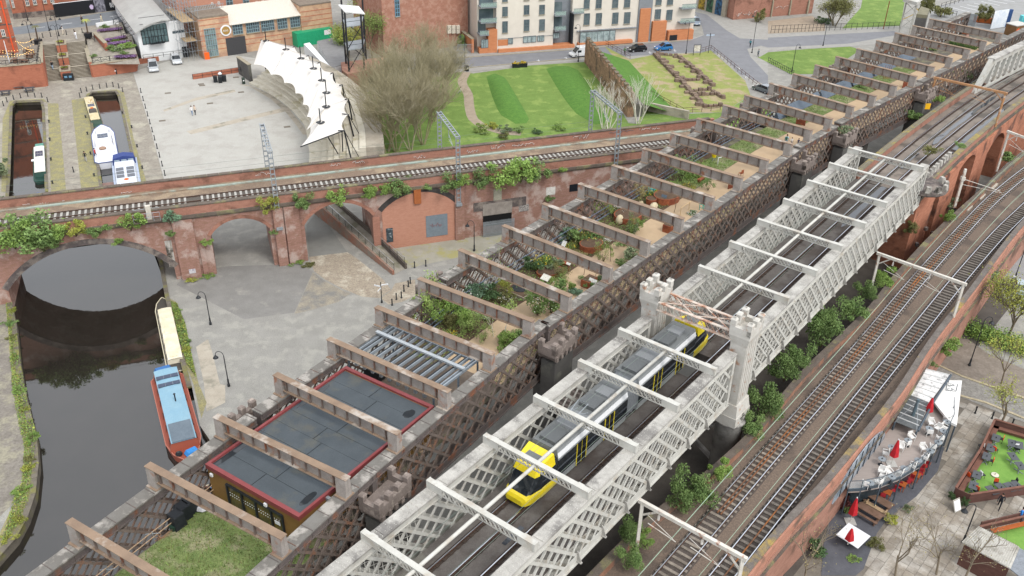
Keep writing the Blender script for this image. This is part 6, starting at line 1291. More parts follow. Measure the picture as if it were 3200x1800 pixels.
PL=[
 (zD5,520,1050,1.5,1.35,'fresh','feather',None,'tall feathery willow shrub in the nearest planting bay'),(zD5,640,1080,1.1,1.1,'bright','feather',None,'pale green willowy shrub against the nearest bed'),
 (zD5,830,930,1.0,1.1,'bright','tall',None,'bright green leafy shrub left of the white flowers'),(zD5,1080,860,1.15,1.2,'green','mound','white','shrub covered in white flowers below the third beam'),(zD5,1310,990,.95,.9,'grey','mound','white','pale flowering mound with cream blooms'),
 (zD5,1080,1040,1.0,1.2,'bright','mound',None,'lush bright green mound in the nearest bay'),(zD5,860,1090,.9,1.0,'olive','mound',None,'brownish shrub between the willow and green mound'),(zD5,1130,1180,.9,.9,'fresh','feather',None,'arching fresh green grass beside the path'),(zD5,900,1210,.5,.5,'green','low','flow','low plants with yellow flowers behind the pergola beam'),
 (zD5,1640,1360,1.1,1.0,'bright','mound',None,'bright green mound beside the right girder'),(zD5,1830,1260,.9,.9,'green','mound',None,'leafy clump near the right girder post'),(zD5,1330,1300,.7,.9,'fresh','feather',None,'wispy grass at the path edge by the pergola'),
 (zD5,1250,720,1.1,1.2,'blue','mound',None,'blue green clump below the fourth beam'),(zD5,1420,720,1.0,1.0,'dark','mound',None,'dark green glossy clump beside the birch stems'),(zD5,1010,610,.8,1.3,'grey','feather',None,'grey green shrub by the lattice turret'),(zD5,1600,700,.8,1.5,'yellow','feather',None,'yellow green upright shrub left of the pond'),(zD5,1640,800,.8,.9,'olive','mound','white','shrub with few white flowers at the path bend'),(zD5,1740,650,.45,.4,'green','low','flow','daffodils on the pond corner'),(zD5,1850,700,.9,.4,'green','low',None,'low green edging around the dark pool'),
 (zD5,2040,960,.9,1.25,'green','tall','white','arching shrub with sprays of white blossom by the path'),(zD5,2230,930,1.1,1.2,'green','tall','white','tall green shrub against the right girder post'),
 (zQ,300,400,1.0,1.15,'dark','mound',None,'dark green mound behind the map board'),(zQ,360,380,.9,1.2,'bright','mound','flow','bright green mound with yellow flowers'),(zQ,470,380,1.1,.9,'grey','mound',None,'grey green heath beside the corten bench'),(zQ,530,480,.8,1.0,'olive','feather',None,'ochre grass clump at the path edge'),(zQ,520,560,.8,.9,'fresh','feather',None,'fresh green whippy shrub under the fourth beam'),(zQ,790,545,.8,.9,'green','mound',None,'green shrub filling the square trough'),(zQ,690,620,.8,.6,'blue','mound',None,'blue green leafy clump at the right girder turret'),(zQ,637,590,.35,1.1,'bright','tall',None,'small conical evergreen beside the turret'),(zQ,900,500,.5,.9,'dark','mound',None,'dark shrub against the girder post'),
 (zQ,780,150,1.5,1.25,'green','mound','flow','large leafy mound in the second corten planter'),(zQ,700,150,1.0,1.3,'olive','mound',None,'olive green half of the large leafy mound'),(zQ,600,130,1.0,1.0,'blue','mound',None,'blue green clump at the steel handrail'),(zQ,770,250,.9,.6,'straw','low',None,'straw coloured ornamental grass'),(zQ,640,200,.6,.6,'green','low','flow','low plants with orange flowers by the white signboard'),
 (zQ,920,330,.8,1.2,'fresh','feather',None,'fresh green whippy saplings below the blossom tree'),(zQ,1170,310,1.1,1.2,'grey','mound',None,'grey green variegated shrub by the right girder'),(zQ,1100,360,.7,.7,'green','mound',None,'small green shrub by the right chord'),(zQ,1100,190,1.0,.9,'green','mound',None,'green bank of plants below the fifth beam'),(zQ,1200,70,.9,1.0,'bright','feather',None,'bright feathery shrub on the path edge'),
 (zD2,560,960,1.0,.9,'olive','mound','white','wildflower mound on the left of the round planter'),(zD2,830,970,.9,.7,'bright','mound','white','bright greens on the right of the round planter'),(zD2,1190,620,.65,1.1,'green','mound','flow','green plants in the small round planter'),(zD2,1420,500,1.4,.6,'bright','mound',None,'bright green plants in the basketwork planter'),(zD2,820,1330,.8,1.2,'grey','feather',None,'grey green shrub growing from the path edge'),(zD2,1580,1190,.6,.6,'bright','mound','white','greens and white flowers in the trough by the girder'),(zD2,2050,960,.7,.3,'dark','low','white','low dark plants with white flowers along the girder'),(zD2,1780,300,1.5,1.1,'green','feather',None,'broad feathery thicket in the mid garden'),(zD2,2000,200,1.2,.9,'bright','mound',None,'bright clump behind the brown bench'),(zD2,2330,480,1.0,1.1,'green','feather',None,'feathery shrub at the right of the mid garden'),(zD2,1950,420,.8,.6,'olive','low','flow','low olive plants with yellow flowers'),(zD2,200,1000,1.0,1.1,'fresh','feather',None,'pale shrub along the steel handrail'),(zD2,960,640,.9,.9,'straw','feather',None,'dry stems along the left lattice'),
 (zC,1550,1150,.8,.8,'green','mound',None,'green shrub beside the yellow bucket'),(zD,150,870,1.2,.7,'dark','mound',None,'dark green clump at the start of the screens'),(zD,700,660,.9,.5,'green','mound',None,'green tuft on the meadow by the small bench'),(zD,520,700,.7,.6,'green','feather',None,'green tuft at the foot of the first screen'),(zD,1060,420,.7,.7,'blue','mound',None,'blue green tuft between the far screens'),(zFR,970,900,.7,.8,'green','mound',None,'green tuft at the end of the last screen'),(zFR,700,980,.6,.6,'blue','mound',None,'tuft behind the meadow screen join'),
 (zFR,1480,580,.8,.9,'bright','mound','white','greens and white flowers in the far trough'),(zFR,1350,560,1.0,.8,'green','mound',None,'green clump left of the far trough'),(zFR,1080,300,1.6,1.2,'olive','mound',None,'ivy mass on the stone abutment'),(zFR,780,340,1.5,1.5,'olive','tall',None,'straggling ivy below the abutment block')]
for z_,x,y,s,hz,col,shp,fl_,lb in PL:bush(z_(x,y,DZ),s*1.22,lb,col,shp,s*hz*1.2,'plant',fl_,G,name='garden_plant')
for k,(x0,y0,x1,y1,lb)in enumerate(((1090,660,1420,760,'clipped box hedge left of the pod seats'),(1250,780,1720,890,'long low box hedge in front of the pod seats'),(1690,840,1800,860,'short dark box hedge by the girder post'))):
 a,b=zFR(x0,y0,DZ),zFR(x1,y1,DZ);m=MB();rg=random.Random(k);m.cur=0
 for _ in range(1800):t=rg.random();q_=a.lerp(b,t);m.leaf((q_.x+rg.uniform(-.45,.45),q_.y+rg.uniform(-.45,.45),DZ+rg.uniform(.05,.95)),.09,rg)
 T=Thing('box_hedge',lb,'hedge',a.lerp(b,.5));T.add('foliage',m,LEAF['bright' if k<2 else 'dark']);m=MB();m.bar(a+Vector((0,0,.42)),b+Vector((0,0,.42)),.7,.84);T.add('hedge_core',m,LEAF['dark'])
for k,(z_,x,y,h_,lf,n,lb)in enumerate(((zD5,1460,1250,3.0,'fresh',260,'young white birch on the path by the pergola'),(zD5,1610,1290,3.4,'fresh',420,'young white birch near the right girder'),(zD5,1385,620,4.0,'fresh',200,'slender birch stems beside the turret'),(zQ,985,330,3.4,'white',260,'young tree with white star blossom'),(zQ,745,450,2.8,None,0,'leafless sapling in the tan path'),(zQ,850,460,2.6,None,0,'leafless sapling by the square trough'),(zD2,1650,930,2.6,None,0,'thin leafless sapling by the timber handrail'),(zD5,1230,1270,2.6,'fresh',200,'small budding sapling at the pergola edge'))):
 tree(z_(x,y,DZ),h_,lb,50+k,lev=3,kids=2,stems=3 if k==2 else 1,spread=.3,bark='d8d2c6' if k in(0,1,2)else '7a6a58',leaf=lf,nleaf=n,ls=.07,r=.035,minr=.007,name='sapling',jit=.18,group='saplings in the garden')
T=Thing('entrance_box','brown kiosk box with orange disc at the far garden entrance','kiosk',zFR(2400,620,DZ),.5);m=MB();m.box((0,0,0),(3.2,2.2,2.0));T.add('wall',m,mat('tan_kiosk','8d6a48','806040',sc=2),world=False);m=MB();m.box((0,0,2.0),(3.4,2.4,.15));T.add('roof',m,mat('pale_roof','c4c2bc'),world=False);m=MB();m.tube((-.9,-1.1,1.0),(-.9,-1.16,1.0),.55,n=18);T.add('orange_disc',m,mat('orange_sign','f0642e',rough=.5),world=False)
def hullpts(L,W,bow,stern,z0,z1,flare=1.0):
 out=[]
 for z,k in((z0,.9),(z1,1.0)):
  P=[]
  for s in(1,-1):
   row=[(-L/2,.72*stern),(-L/2+.6,1),(L/2-bow,1),(L/2-bow*.45,.72),(L/2-bow*.1,.22),(L/2,.02)]
   row=[(x,s*w_*W/2*k,z)for x,w_ in row];P+=row if s==1 else row[::-1]
  out.append(P)
 return out
def boat(bowpx,sternpx,W,label,cols,name='narrowboat',z=-.8,fb=.55,bow=2.4,cab=None,cabh=.75,roof=None,seed=1):
 a,b=at(*bowpx,z+fb),at(*sternpx,z+fb);c=(a+b)/2;d=a-b;L=d.length;T=Thing(name,label,'boat',(c.x,c.y,z),atan2(d.y,d.x),'moored canal boats')
 lo,hi=hullpts(L,W,bow,1,-.3,fb);m=MB();loft([lo,hi],m);T.add('hull',m,mat('paint_'+cols[0],cols[0],rough=.5,grain=.12),world=False)
 n=len(hi);m=MB();[m.bar(hi[k],hi[(k+1)%n],.09,.09)for k in range(n)];T.add('gunwale',m,mat('paint_'+cols[1],cols[1],rough=.6,grain=.1),world=False)
 x0,x1=cab or(-L/2+1.6,L/2-bow-.6);w0,w1=W*.42,W*.34;m=MB()
 m.hexa([(x0,-w0,fb),(x1,-w0,fb),(x1,w0,fb),(x0,w0,fb),(x0+.1,-w1,fb+cabh),(x1-.2,-w1,fb+cabh),(x1-.2,w1,fb+cabh),(x0+.1,w1,fb+cabh)]);cb=T.add('cabin',m,mat('paint_'+cols[2],cols[2],rough=.5,grain=.1),world=False)
 m=MB();m.hexa([(x0,-w1-.06,fb+cabh),(x1-.1,-w1-.06,fb+cabh),(x1-.1,w1+.06,fb+cabh),(x0,w1+.06,fb+cabh),(x0,-w1*.5,fb+cabh+.09),(x1-.1,-w1*.5,fb+cabh+.09),(x1-.1,w1*.5,fb+cabh+.09),(x0,w1*.5,fb+cabh+.09)]);rf=T.add('roof',m,mat('boatroof_'+cols[3],cols[3],roof,sc=.8,rough=.65,grain=.12),world=False)
 nw=max(2,int((x1-x0)/2));wm=mat('boat_window','23282c',rough=.1,grain=0)
 for k in range(nw):
  for s in(-1,1):xx=x0+(k+.5)*(x1-x0)/nw;m=MB();m.bar((xx-.4,s*(w0+w1)/2*1.012,fb+cabh*.5),(xx+.4,s*(w0+w1)/2*1.012,fb+cabh*.5),.05,.34,(0,-s*.1,1));T.add('window',m,wm,cb,world=False)
 m=MB();m.sheet([(x,y,fb-.1)for x,y,_ in hi]);T.add('deck',m,mat('paint_'+cols[1],cols[1]),world=False)
 return T,L,fb+cabh+.09
def panels(T,xs,z,w_=1.2,l_=.9):
 for x in xs:m=MB();m.box((x,0,z),(l_,w_,.05));p_=T.add('solar_panel',m,mat('solar_blue','3b4558','465066',sc=6,rough=.15,grain=0),world=False);m=MB();[m.bar((x-l_/2,y,z+.055),(x+l_/2,y,z+.055),.02,.012)for y in(-w_/2,-w_/6,w_/6,w_/2)];T.add('panel_frame',m,M_galv,p_,world=False)
T,L,zr=boat((506,930),(556,1160),2.1,'long cream white narrowboat moored on the canal quay',('4a4640','d8cfb4','ded6bf','e8e1cc'),bow=3,cabh=.6,roof='d9cdae')
m=MB();m.bar((L/2-1.2,0,zr),(L/2-.1,.0,zr-.1),.12,.25);m.bar((L/2-1.6,-.3,zr-.05),(L/2-.2,0,zr),.08,.08);T.add('bow_frame',m,mat('rusty_fitting','8a6a52'));T.o.children[-1].data.transform(Matrix.Identity(4))
for k,x in enumerate((-L/2+2.4,-1,2.6)):m=MB();m.box((x,.1,zr),(.9,.7,.06));T.add('hatch',m,mat('boatroof_e8e1cc','e8e1cc'),world=False)
T,L,zr=boat((590,1440),(520,1172),3.3,'broad red barge with light blue tarpaulin roof',('96503f','b87462','a85a46','8db0c0'),name='barge',bow=3.2,cabh=.95,roof='82a8bc',cab=(-7.2,5.6),fb=.8)
panels(T,(-5.6,-4.2),zr+.02,2.2,.6);m=MB();m.tube((-1,.2,zr),(-1,.2,zr+.9),.07);m.lathe([(.14,.9),(.05,1.0)],(-1,.2,zr),8);T.add('stove_pipe',m,M_blk,world=False)
m=MB();m.box((4.0,0,zr-.02),(3.0,2.1,.06));T.add('grey_tarpaulin',m,mat('grey_tarp','6f7b85','66727c',sc=1.5),world=False)
m=MB();m.box((6.6,.5,.9),(1.0,1.3,.4),.3,tx=.7);T.add('blue_tarpaulin',m,mat('bright_blue_tarp','3f8fd6','347fc4',sc=3),world=False);m=MB();m.box((-8.2,-.2,.95),(.8,1.8,.35),.1,tx=.8);T.add('blue_cover',m,mat('deep_blue_tarp','3f6fa8',sc=3),world=False)
m=MB();m.lathe([(.3,0),(.34,.12),(.3,.24),(.16,.12)],(6.2,-.7,.8),12);T.add('tyre',m,M_blk,world=False)
T,L,zr=boat((690,1640),(640,1520),3.0,'wooden hulled boat with blue sheets below the rusty girder',('7a5040','e4d4b4','5a4438','4f97d8'),name='work_boat',bow=2.5,cabh=.3,fb=.7,cab=(-2,2.2))
T,L,zr=boat(zA.px(300,1085),zA.px(312,1365),2.1,'narrowboat with pale roof and dark green stern in the left basin',('23423a','2f5a4e','3a5a52','dcdcd2'),cabh=.8,bow=2.6);panels(T,(1.8,.6),zr,1.1,1.0)
m=MB();m.box((L/2-2.0,0,.62),(1.6,1.5,.5),tx=.8);T.add('bow_cover',m,mat('green_canvas','5f9284',sc=3),world=False)
m=MB();m.tube((-1.5,-.6,zr),(-1.5,.5,zr+.4),.03);m.box((-1.2,.9,zr-.1),(.7,.5,.08));T.add('roof_clutter',m,M_wht,world=False)
T,L,zr=boat(zA.px(665,735),zA.px(735,960),2.1,'cluttered narrowboat with cream roof and red stern in the right basin',('3f5a50','7d6a58','54685c','d9cfae'),bow=1.6,cabh=.8,roof='c4b48a');panels(T,(1.0,),zr,1.1,1.3)
m=MB();m.box((-2.4,0,zr),(1.5,1.3,.35),tx=.8);T.add('hatch',m,mat('grey_hatch','55524e'),world=False);m=MB();m.box((-4.5,0,.6),(1.8,1.4,.5),tx=.7);T.add('red_cover',m,mat('red_cover','a83038','4a7058',sc=2.5),world=False)
m=MB();m.lathe([(.22,0),(.3,.06),(.22,.12),(.14,.06)],(-.6,0,zr),12);T.add('lifebuoy',m,mat('orange_ring','e8742e'),world=False);m=MB();rg=random.Random(3);[m.box((x_,rg.uniform(-.4,.4),zr),(.4,.35,.3),rg.random())for x_ in(3.8,3.2,2.6,2.1)];T.add('deck_boxes',m,mat('tan_boxes','d0b070','e8e0d0',sc=3),world=False)
a,b=zA(770,965,-.3),zA(815,1250,-.3);d=a-b;L=d.length;T=Thing('cruiser','large white motor cruiser moored in the right basin','boat',((a.x+b.x)/2,(a.y+b.y)/2,-.8),atan2(d.y,d.x),'moored canal boats')
m=MB();loft([[(x,y*.9,z)for x,y,z in hullpts(L,3.6,4.5,1,-.3,1.1)[0]],hullpts(L,3.6,4.5,1,-.3,1.1)[1]],m);T.add('hull',m,mat('gel_white','eef0f4','dfe2ea',sc=2,rough=.3,grain=.04),world=False)
hi=hullpts(L,3.6,4.5,1,-.3,1.1)[1];m=MB();[m.bar(hi[k],hi[(k+1)%len(hi)],.12,.12)for k in range(len(hi))];T.add('rubbing_strake',m,mat('navy_trim','5a6690'),world=False);m=MB();m.sheet([(x,y,1.05)for x,y,_ in hi]);T.add('deck',m,MATS['gel_white'],world=False)
for nm,x0,x1,w_,z0,z1,tp,mm in(('fore_cabin',.5,5.0,2.6,1.1,1.75,.7,'gel_white'),('deckhouse',-3.2,.6,2.9,1.1,2.5,.85,'gel_white'),('cockpit',-6.4,-3.2,2.8,1.1,1.8,.95,'gel_white')):m=MB();m.box(((x0+x1)/2,0,z0),(x1-x0,w_,z1-z0),tx=.9,ty=tp);T.add(nm,m,MATS[mm],world=False)
m=MB();m.box((-1.2,0,1.75),(3.75,2.78,.5),tx=.93,ty=.93);T.add('deckhouse_window',m,mat('brown_tint_glass','6b5a4c','4a4038',sc=2,rough=.1),world=False);m=MB();m.box((-1.2,0,2.26),(3.5,2.65,.28),tx=.94);T.add('deckhouse_roof',m,MATS['gel_white'],world=False);panels(T,(-1.2,-.2),2.55,1.6,.8);m=MB();m.lathe([(.5,1.8),(.6,2.0),(.3,2.15)],(-4.6,.3,0),9);T.add('cover',m,mat('tan_cover','a08470'),world=False)
a,b=zA(940,1220,-.3),zA(980,1500,-.3);d=a-b;L=d.length;T=Thing('canopy_boat','wide pale blue boat with navy canvas hood and roof panels','boat',((a.x+b.x)/2,(a.y+b.y)/2,-.8),atan2(d.y,d.x),'moored canal boats')
m=MB();m.box((0,0,-.3),(L,3.8,1.3));T.add('hull',m,mat('pale_blue_hull','b8c4d8','a8b4ca',sc=2,rough=.4),world=False);m=MB();m.box((-1.4,0,1.0),(L-3,3.3,.9),tx=.96,ty=.85);T.add('cabin',m,mat('pale_grey_roof','d4dae4',rough=.4),world=False)
m=MB();loft([[(L/2-.1,-1.7,1),(L/2-.1,-1.5,1.9),(L/2-.1,0,2.2),(L/2-.1,1.5,1.9),(L/2-.1,1.7,1)],[(L/2-2.4,-1.7,1),(L/2-2.4,-1.6,2.1),(L/2-2.4,0,2.45),(L/2-2.4,1.6,2.1),(L/2-2.4,1.7,1)]],m);T.add('canvas_hood',m,mat('navy_canvas','3d4f8c','364680',sc=3,rough=.8),world=False)
for y in(-1,0,1):m=MB();m.box((L/2-2.5,y*1.02,1.45),(.1,.8,.45));T.add('hood_window',m,mat('hood_pvc','a8b8c4',rough=.1),world=False)
for x in(1.0,-.4,-1.8):
 for y in(-.75,.75):m=MB();m.box((x,y,1.9),(1.1,1.1,.05));T.add('solar_panel',m,mat('solar_grey','5f636c','555962',sc=4,rough=.3),world=False)
m=MB();m.lathe([(.25,0),(.35,.06),(.25,.12),(.16,.06)],(-3.2,0,1.9),12);T.add('lifebuoy',m,MATS['orange_ring'],world=False)
boat((118,603),(124,640),1.9,'small white boat half hidden by the brick parapet',('dfe2ea','5a6690','eeeeee','eeeeee'),name='dinghy',bow=1.0,fb=.4,cabh=.3,cab=(-.5,.3))
m=MB();p=zA(800,1420,-.8);m.box((p.x,p.y,-.9),(2.4,3,.35),.3);solo('floating_pontoon',m,mat('pink_brown_boards','9c8078','8a7068',sc=2),'brown floating pontoon beside the pale blue boat','pontoon')
def car(c,rz,label,col,L=4.0,W=1.75,H=1.48,van=False,name='car'):
 T=Thing(name,label,'van' if van else 'car',c,rz,'cars and vans');mp=mat('car_'+col,col,rough=.25,grain=.02,coat=.8,metal=.2)
 prof=[(-L/2,.35),(-L/2,.85),(-L/2+.15,1.0),(L/2-1.15,.98),(L/2-.2,.75),(L/2,.55),(L/2,.32)]
 m=MB();n=len(prof);i=m.pts([(x,-W/2*(1 if .3<z<.9 else .95),z)for x,z in prof]+[(x,W/2*(1 if .3<z<.9 else .95),z)for x,z in prof])
 for k in range(n):m.face(i+k,i+n+k,i+n+(k+1)%n,i+(k+1)%n)
 m.face(*[i+k for k in range(n)]);m.face(*[i+n+k for k in range(n)][::-1]);bo=T.add('body',m,mp,world=False)
 xb,xf,xr0,xr1=(-L/2+.02,L/2-.75,-L/2+.1,L/2-1.7)if van else(-L/2+.12,L/2-1.1,-L/2+.55,L/2-2.0)
 m=MB();m.hexa([(xb,-W*.47,.97),(xf,-W*.47,.97),(xf,W*.47,.97),(xb,W*.47,.97),(xr0,-W*.40,H),(xr1,-W*.40,H),(xr1,W*.40,H),(xr0,W*.40,H)]);T.add('cabin',m,M_gls if not van else mp,bo,world=False)
 m=MB();m.hexa([(xr0+.02,-W*.405,H-.03),(xr1,-W*.405,H-.03),(xr1,W*.405,H-.03),(xr0+.02,W*.405,H-.03),(xr0+.1,-W*.38,H+.03),(xr1-.1,-W*.38,H+.03),(xr1-.1,W*.38,H+.03),(xr0+.1,W*.38,H+.03)]);T.add('roof',m,mp,bo,world=False)
 for s in(-1,1):
  if not van:m=MB();[m.bar((x,s*W*.472,.97),(x2,s*W*.41,H),.06,.07,(1,0,0))for x,x2 in((xb+.02,xr0),(-.1,-.15),(xf,xr1))];T.add('pillar',m,mp,bo,world=False)
  else:
   m=MB();m.bar((xf-1.35,s*W*.455,1.3),(xf-.45,s*W*.455,1.25),.04,.5);T.add('side_window',m,M_gls,bo,world=False)
  m=MB();m.box((xf-.15,s*W*.55,.95),(.14,.2,.14));T.add('mirror',m,mp,bo,world=False)
  m=MB();m.box((L/2-.1,s*W*.36,.62),(.18,.32,.16));T.add('headlight',m,mat('headlight_lens','f4f4ee'),world=False)
  m=MB();m.box((-L/2+.03,s*W*.4,.7),(.1,.22,.25));T.add('tail_light',m,mat('tail_red','a01820',rough=.2),world=False)
  for x in(-L/2+.75,L/2-.8):
   m=MB();m.tube((x,s*(W/2-.18),.31),(x,s*(W/2+.02),.31),.31,n=14);wh=T.add('wheel',m,mat('tyre_rubber','1d1e20',rough=.8),world=False);m=MB();m.tube((x,s*(W/2+.0),.31),(x,s*(W/2+.035),.31),.2,n=10);T.add('rim',m,mat('alloy_rim','b8bcc0',rough=.3,metal=.6),wh,world=False)
 if van:m=MB();m.hexa([(xf-.02,-W*.4,1.05),(xf+.01,-W*.4,1.05),(xf+.01,W*.4,1.05),(xf-.02,W*.4,1.05),(xr1-.02+.1,-W*.36,H-.15),(xr1+.16,-W*.36,H-.15),(xr1+.16,W*.36,H-.15),(xr1+.08,W*.36,H-.15)]);T.add('windscreen',m,M_gls,bo,world=False)
 m=MB();m.box((L/2,0,.42),(.03,.5,.11));T.add('number_plate',m,M_wht,world=False)
 return T
d=zA(1168,560)-zA(1150,475);car(zA(1160,525),atan2(d.y,d.x),'silver estate car parked beside the red brick wall','c4c8cc',4.6,1.8,1.75)
d=zA(1345,500)-zA(1312,430);car(zA(1332,470),atan2(d.y,d.x),'silver saloon car parked by the white building','c8ccd0',4.4,1.8,1.48)
d=zAP(1700,505)-zAP(1850,495);car(zAP(1760,503),atan2(d.y,d.x),'black hatchback parked by the brown fence','1d1f24',4.0)
d=zAP(1950,493)-zAP(2100,483);car(zAP(2018,492),atan2(d.y,d.x),'bright blue hatchback parked on the road','2f7fc0',3.8,1.7,1.55)
d=zAP(1120,545)-zAP(1250,530);car(zAP(1215,548),atan2(d.y,d.x),'white delivery van behind the stone wall','eef0f2',5.2,2.0,2.1,True,'van')
d=zAP(2340,250)-zAP(2325,200);car(zAP(2338,235),atan2(d.y,d.x),'grey car parked at the apartment corner','8a98a8',4.2)
car(at(3185,905),1.2,'pale car partly hidden behind the hedge tree','a8b8c0',4.2);car(zC(1890,690),2.2,'grey parked car behind the rusty crossbeams','6d747c',4.2)
SZ=4.0
M_rb=mat('basin_red_brick','b4745c','a66852',sc=1.2,rough=.95,grain=.18,gsc=9,stretch=(1,1,3),c3='8d5a48',sc3=.3,amt3=.3);M_ston=mat('pale_stone_coping','a8a08c','988f7c',sc=1.5,grain=.2)
A0,A1,B0,B1=zTL(735,795,SZ),zTL(1500,722,SZ),zTL(795,1452,0),zTL(1645,1350,0)
lw0=zTL(-500,1275,SZ);lw1=zTL(742,1165,SZ);rw0=zTL(1612,1165,2.3);rw1=zTL(2375,1065,2.3)
wb1=zTM(270,640,SZ);wbk=zTM(60,60,6);wbk.z=SZ
m=MB();m.prism([(p.x,p.y)for p in(lw0,lw1,A0,A1,zTL(1530,600,SZ),zTL(2230,600,SZ),zTL(2100,200,SZ),zTM(200,-250,SZ),zTL(3500,-700,SZ),zTL(-900,-700,SZ),zTL(-900,1250,SZ))],-.5,SZ);struct('street_terrace',m,M_flag)
def zG(x,y,up=0.0):return zTL(x,y,SZ-1.7*max(0,min(1,(y-600)/540))+up)
m=MB();gx=lambda j,y:1520+(y-600)*.17+j*(2330-1520+(y-600)*.12)/6
for r_ in range(6):
 for j in range(6):y0,y1=600+r_*90,690+r_*90;m.quad(zG(gx(j,y1),y1),zG(gx(j+1,y1),y1),zG(gx(j+1,y0),y0),zG(gx(j,y0),y0))
struct('garden_slope',m,M_flag)
T=Thing('stone_steps','broad flights of stone steps from the basin up to the street','steps',(B0+B1)/2)
NSt=27;z0=0;runs=[];f=0.0;land=.055;stp=(1-2*land)/NSt
for k in range(NSt):
 runs.append((f,SZ*(k+1)/NSt));f+=stp
 if k in(8,17):f+=land
for k,(f0,z)in enumerate(runs):
 a,b=B0.lerp(A0,f0),B1.lerp(A1,f0);f1=runs[k+1][0]if k<NSt-1 else 1;c,d=B0.lerp(A0,f1),B1.lerp(A1,f1);m=MB();P=[(p.x,p.y)for p in(a,b,d,c)];m.prism(P,z-.16,z);so_=T.add('step',m,mat('worn_step_stone','aaa292','9a9282',sc=1.2,grain=.2,rnd=.08));m=MB();e=(b-a).normalized();m.bar(Vector((*a[:2],z-.09)),Vector((*b[:2],z-.09)),.06,.14);T.add('riser',m,mat('riser_painted_shade','5a5348'),so_)  # riser shade painted in as a darker colour than the tread
m=MB();m.hexa([B0-Vector((0,0,.3)),B1-Vector((0,0,.3)),A1-Vector((0,0,4.3)),A0-Vector((0,0,4.3)),B0+Vector((0,0,-.2)),B1+Vector((0,0,-.2)),A1-Vector((0,0,1.0)),A0-Vector((0,0,1.0))]);T.add('step_base',m,M_ston)
for k,f0 in enumerate((.0,.36,.72)):
 p=B0.lerp(A0,f0).lerp(B1.lerp(A1,f0),.46);p2=B0.lerp(A0,f0+.25).lerp(B1.lerp(A1,f0+.25),.46);zt=SZ*(f0+.33);q=(p+p2)/2;d=p2-p;T2=Thing('brick_planter',f'red brick planter pier, {ORD[k]} up the middle of the steps','planter',Vector((q.x,q.y,zt-2.2)),atan2(d.y,d.x),'brick planters on the steps')
 m=MB();m.box((0,0,0),(3.4,1.8,2.5));T2.add('pier',m,M_rb,world=False);m=MB();m.box((0,0,2.5),(3.5,2.0,.16));T2.add('coping',m,M_ston,world=False);m=MB();m.box((0,0,2.66),(2.6,1.3,.04));T2.add('soil',m,mat('bark_mulch','6a5644'),world=False)
 bush((q.x,q.y,zt+.46),.75,f'yellow green planting in the {ORD[k]} brick planter of the steps','yellow','low')
def rwall(a,b,z0,z1,label,mm=M_rb,t=.5,cop=True,name='retaining_wall',cat='wall'):
 T=Thing(name,label,cat,(a+b)/2*1.0-Vector((0,0,(a.z+b.z)/2-z0)));m=MB();m.bar((a.x,a.y,(z0+z1)/2),(b.x,b.y,(z0+z1)/2),t,z1-z0);w_=T.add('brickwork',m,mm)
 if cop:m=MB();m.bar((a.x,a.y,z1+.06),(b.x,b.y,z1+.06),t+.25,.14);T.add('coping',m,M_ston,w_)
 return T
rwall(lw0,lw1,-.2,SZ+.5,'red brick retaining wall left of the stone steps');rwall(rw0,rw1,-.2,2.5,'red brick retaining wall right of the stone steps')
rwall(lw1,A0,-.2,SZ+.55,'stone topped side wall along the left of the steps');rwall(rw0,A1,-.2,3.0,'stone topped side wall along the right of the steps')
rwall(zTM(270,690,0),zTM(660,625,0),-.1,1.0,'low brick wall behind the parked cars',cop=False);rwall(rw1,zTM(270,690,0),-.2,2.2,'brick return wall at the corner by the parked cars')
def railing(a,b,h,label,n=None,mm=M_blk,cross=False,name='railing',bars=(.45,.95),grp=None):
 T=Thing(name,label,'railing',(a+b)/2,0,grp);n=n or max(2,int((b-a).length/1.8));m=MB()
 for k in range(n+1):p=a.lerp(b,k/n);m.bar(p,p+Vector((0,0,h)),.07,.07,(1,0,0))
 T.add('post',m,mm);m=MB();[m.bar(a+Vector((0,0,h*q)),b+Vector((0,0,h*q)),.05,.06)for q in bars]
 if cross:[(m.bar(a.lerp(b,k/n),a.lerp(b,(k+1)/n)+Vector((0,0,h)),.03,.05),m.bar(a.lerp(b,(k+1)/n),a.lerp(b,k/n)+Vector((0,0,h)),.03,.05))for k in range(n)]
 T.add('rail',m,mm);return T
u5=Vector((0,0,.6));railing(lw0+u5,lw1+u5,1.0,'black crossed railing above the left basin wall',cross=True);railing(zTL(660,1130,SZ+.6),A0+u5,1.0,'black railing beside the beer garden');railing(zTL(1650,1120,2.6),zTL(1950,1085,2.6),1.0,'black crossed railing above the right basin wall',cross=True);railing(zTL(1960,1080,2.6),rw1+Vector((0,0,.2)),1.0,'thin railing by the lavender beds')
railing(zG(1500,650),zG(1690,740),1.0,'short crossed railing at the top of the steps',cross=True);railing(zTM(340,640,1.0),zTM(770,585,1.0),1.0,'thin railing in front of the white building');
flat('road',[zTL(-300,680,SZ),zTL(310,612,SZ),zTL(2100,400,SZ),zTL(3000,250,SZ),zTL(3000,60,SZ),zTL(2050,190,SZ),zTL(290,480,SZ),zTL(-300,520,SZ)],SZ+.008,mat('street_asphalt','7f858a','757b80',sc=.5,grain=.12))
M_line=mat('white_road_paint','e4e6e6',rough=.7)
for k,(x,y)in enumerate(((600,500),(1080,432),(1600,355),(1950,295))):a,b=zTL(x,y,SZ+.014),zTL(x+200,y-24,SZ+.014);m=MB();m.bar(a,b,.18,.008);struct('road_marking',m,M_line)
HWl=Wall(zTL(992,312,SZ),zTL(2030,185,SZ));HWl.d;T=Thing('site_hoarding','long black site hoarding with white lettering along the street','hoarding',HWl.pt(HWl.len/2,SZ))
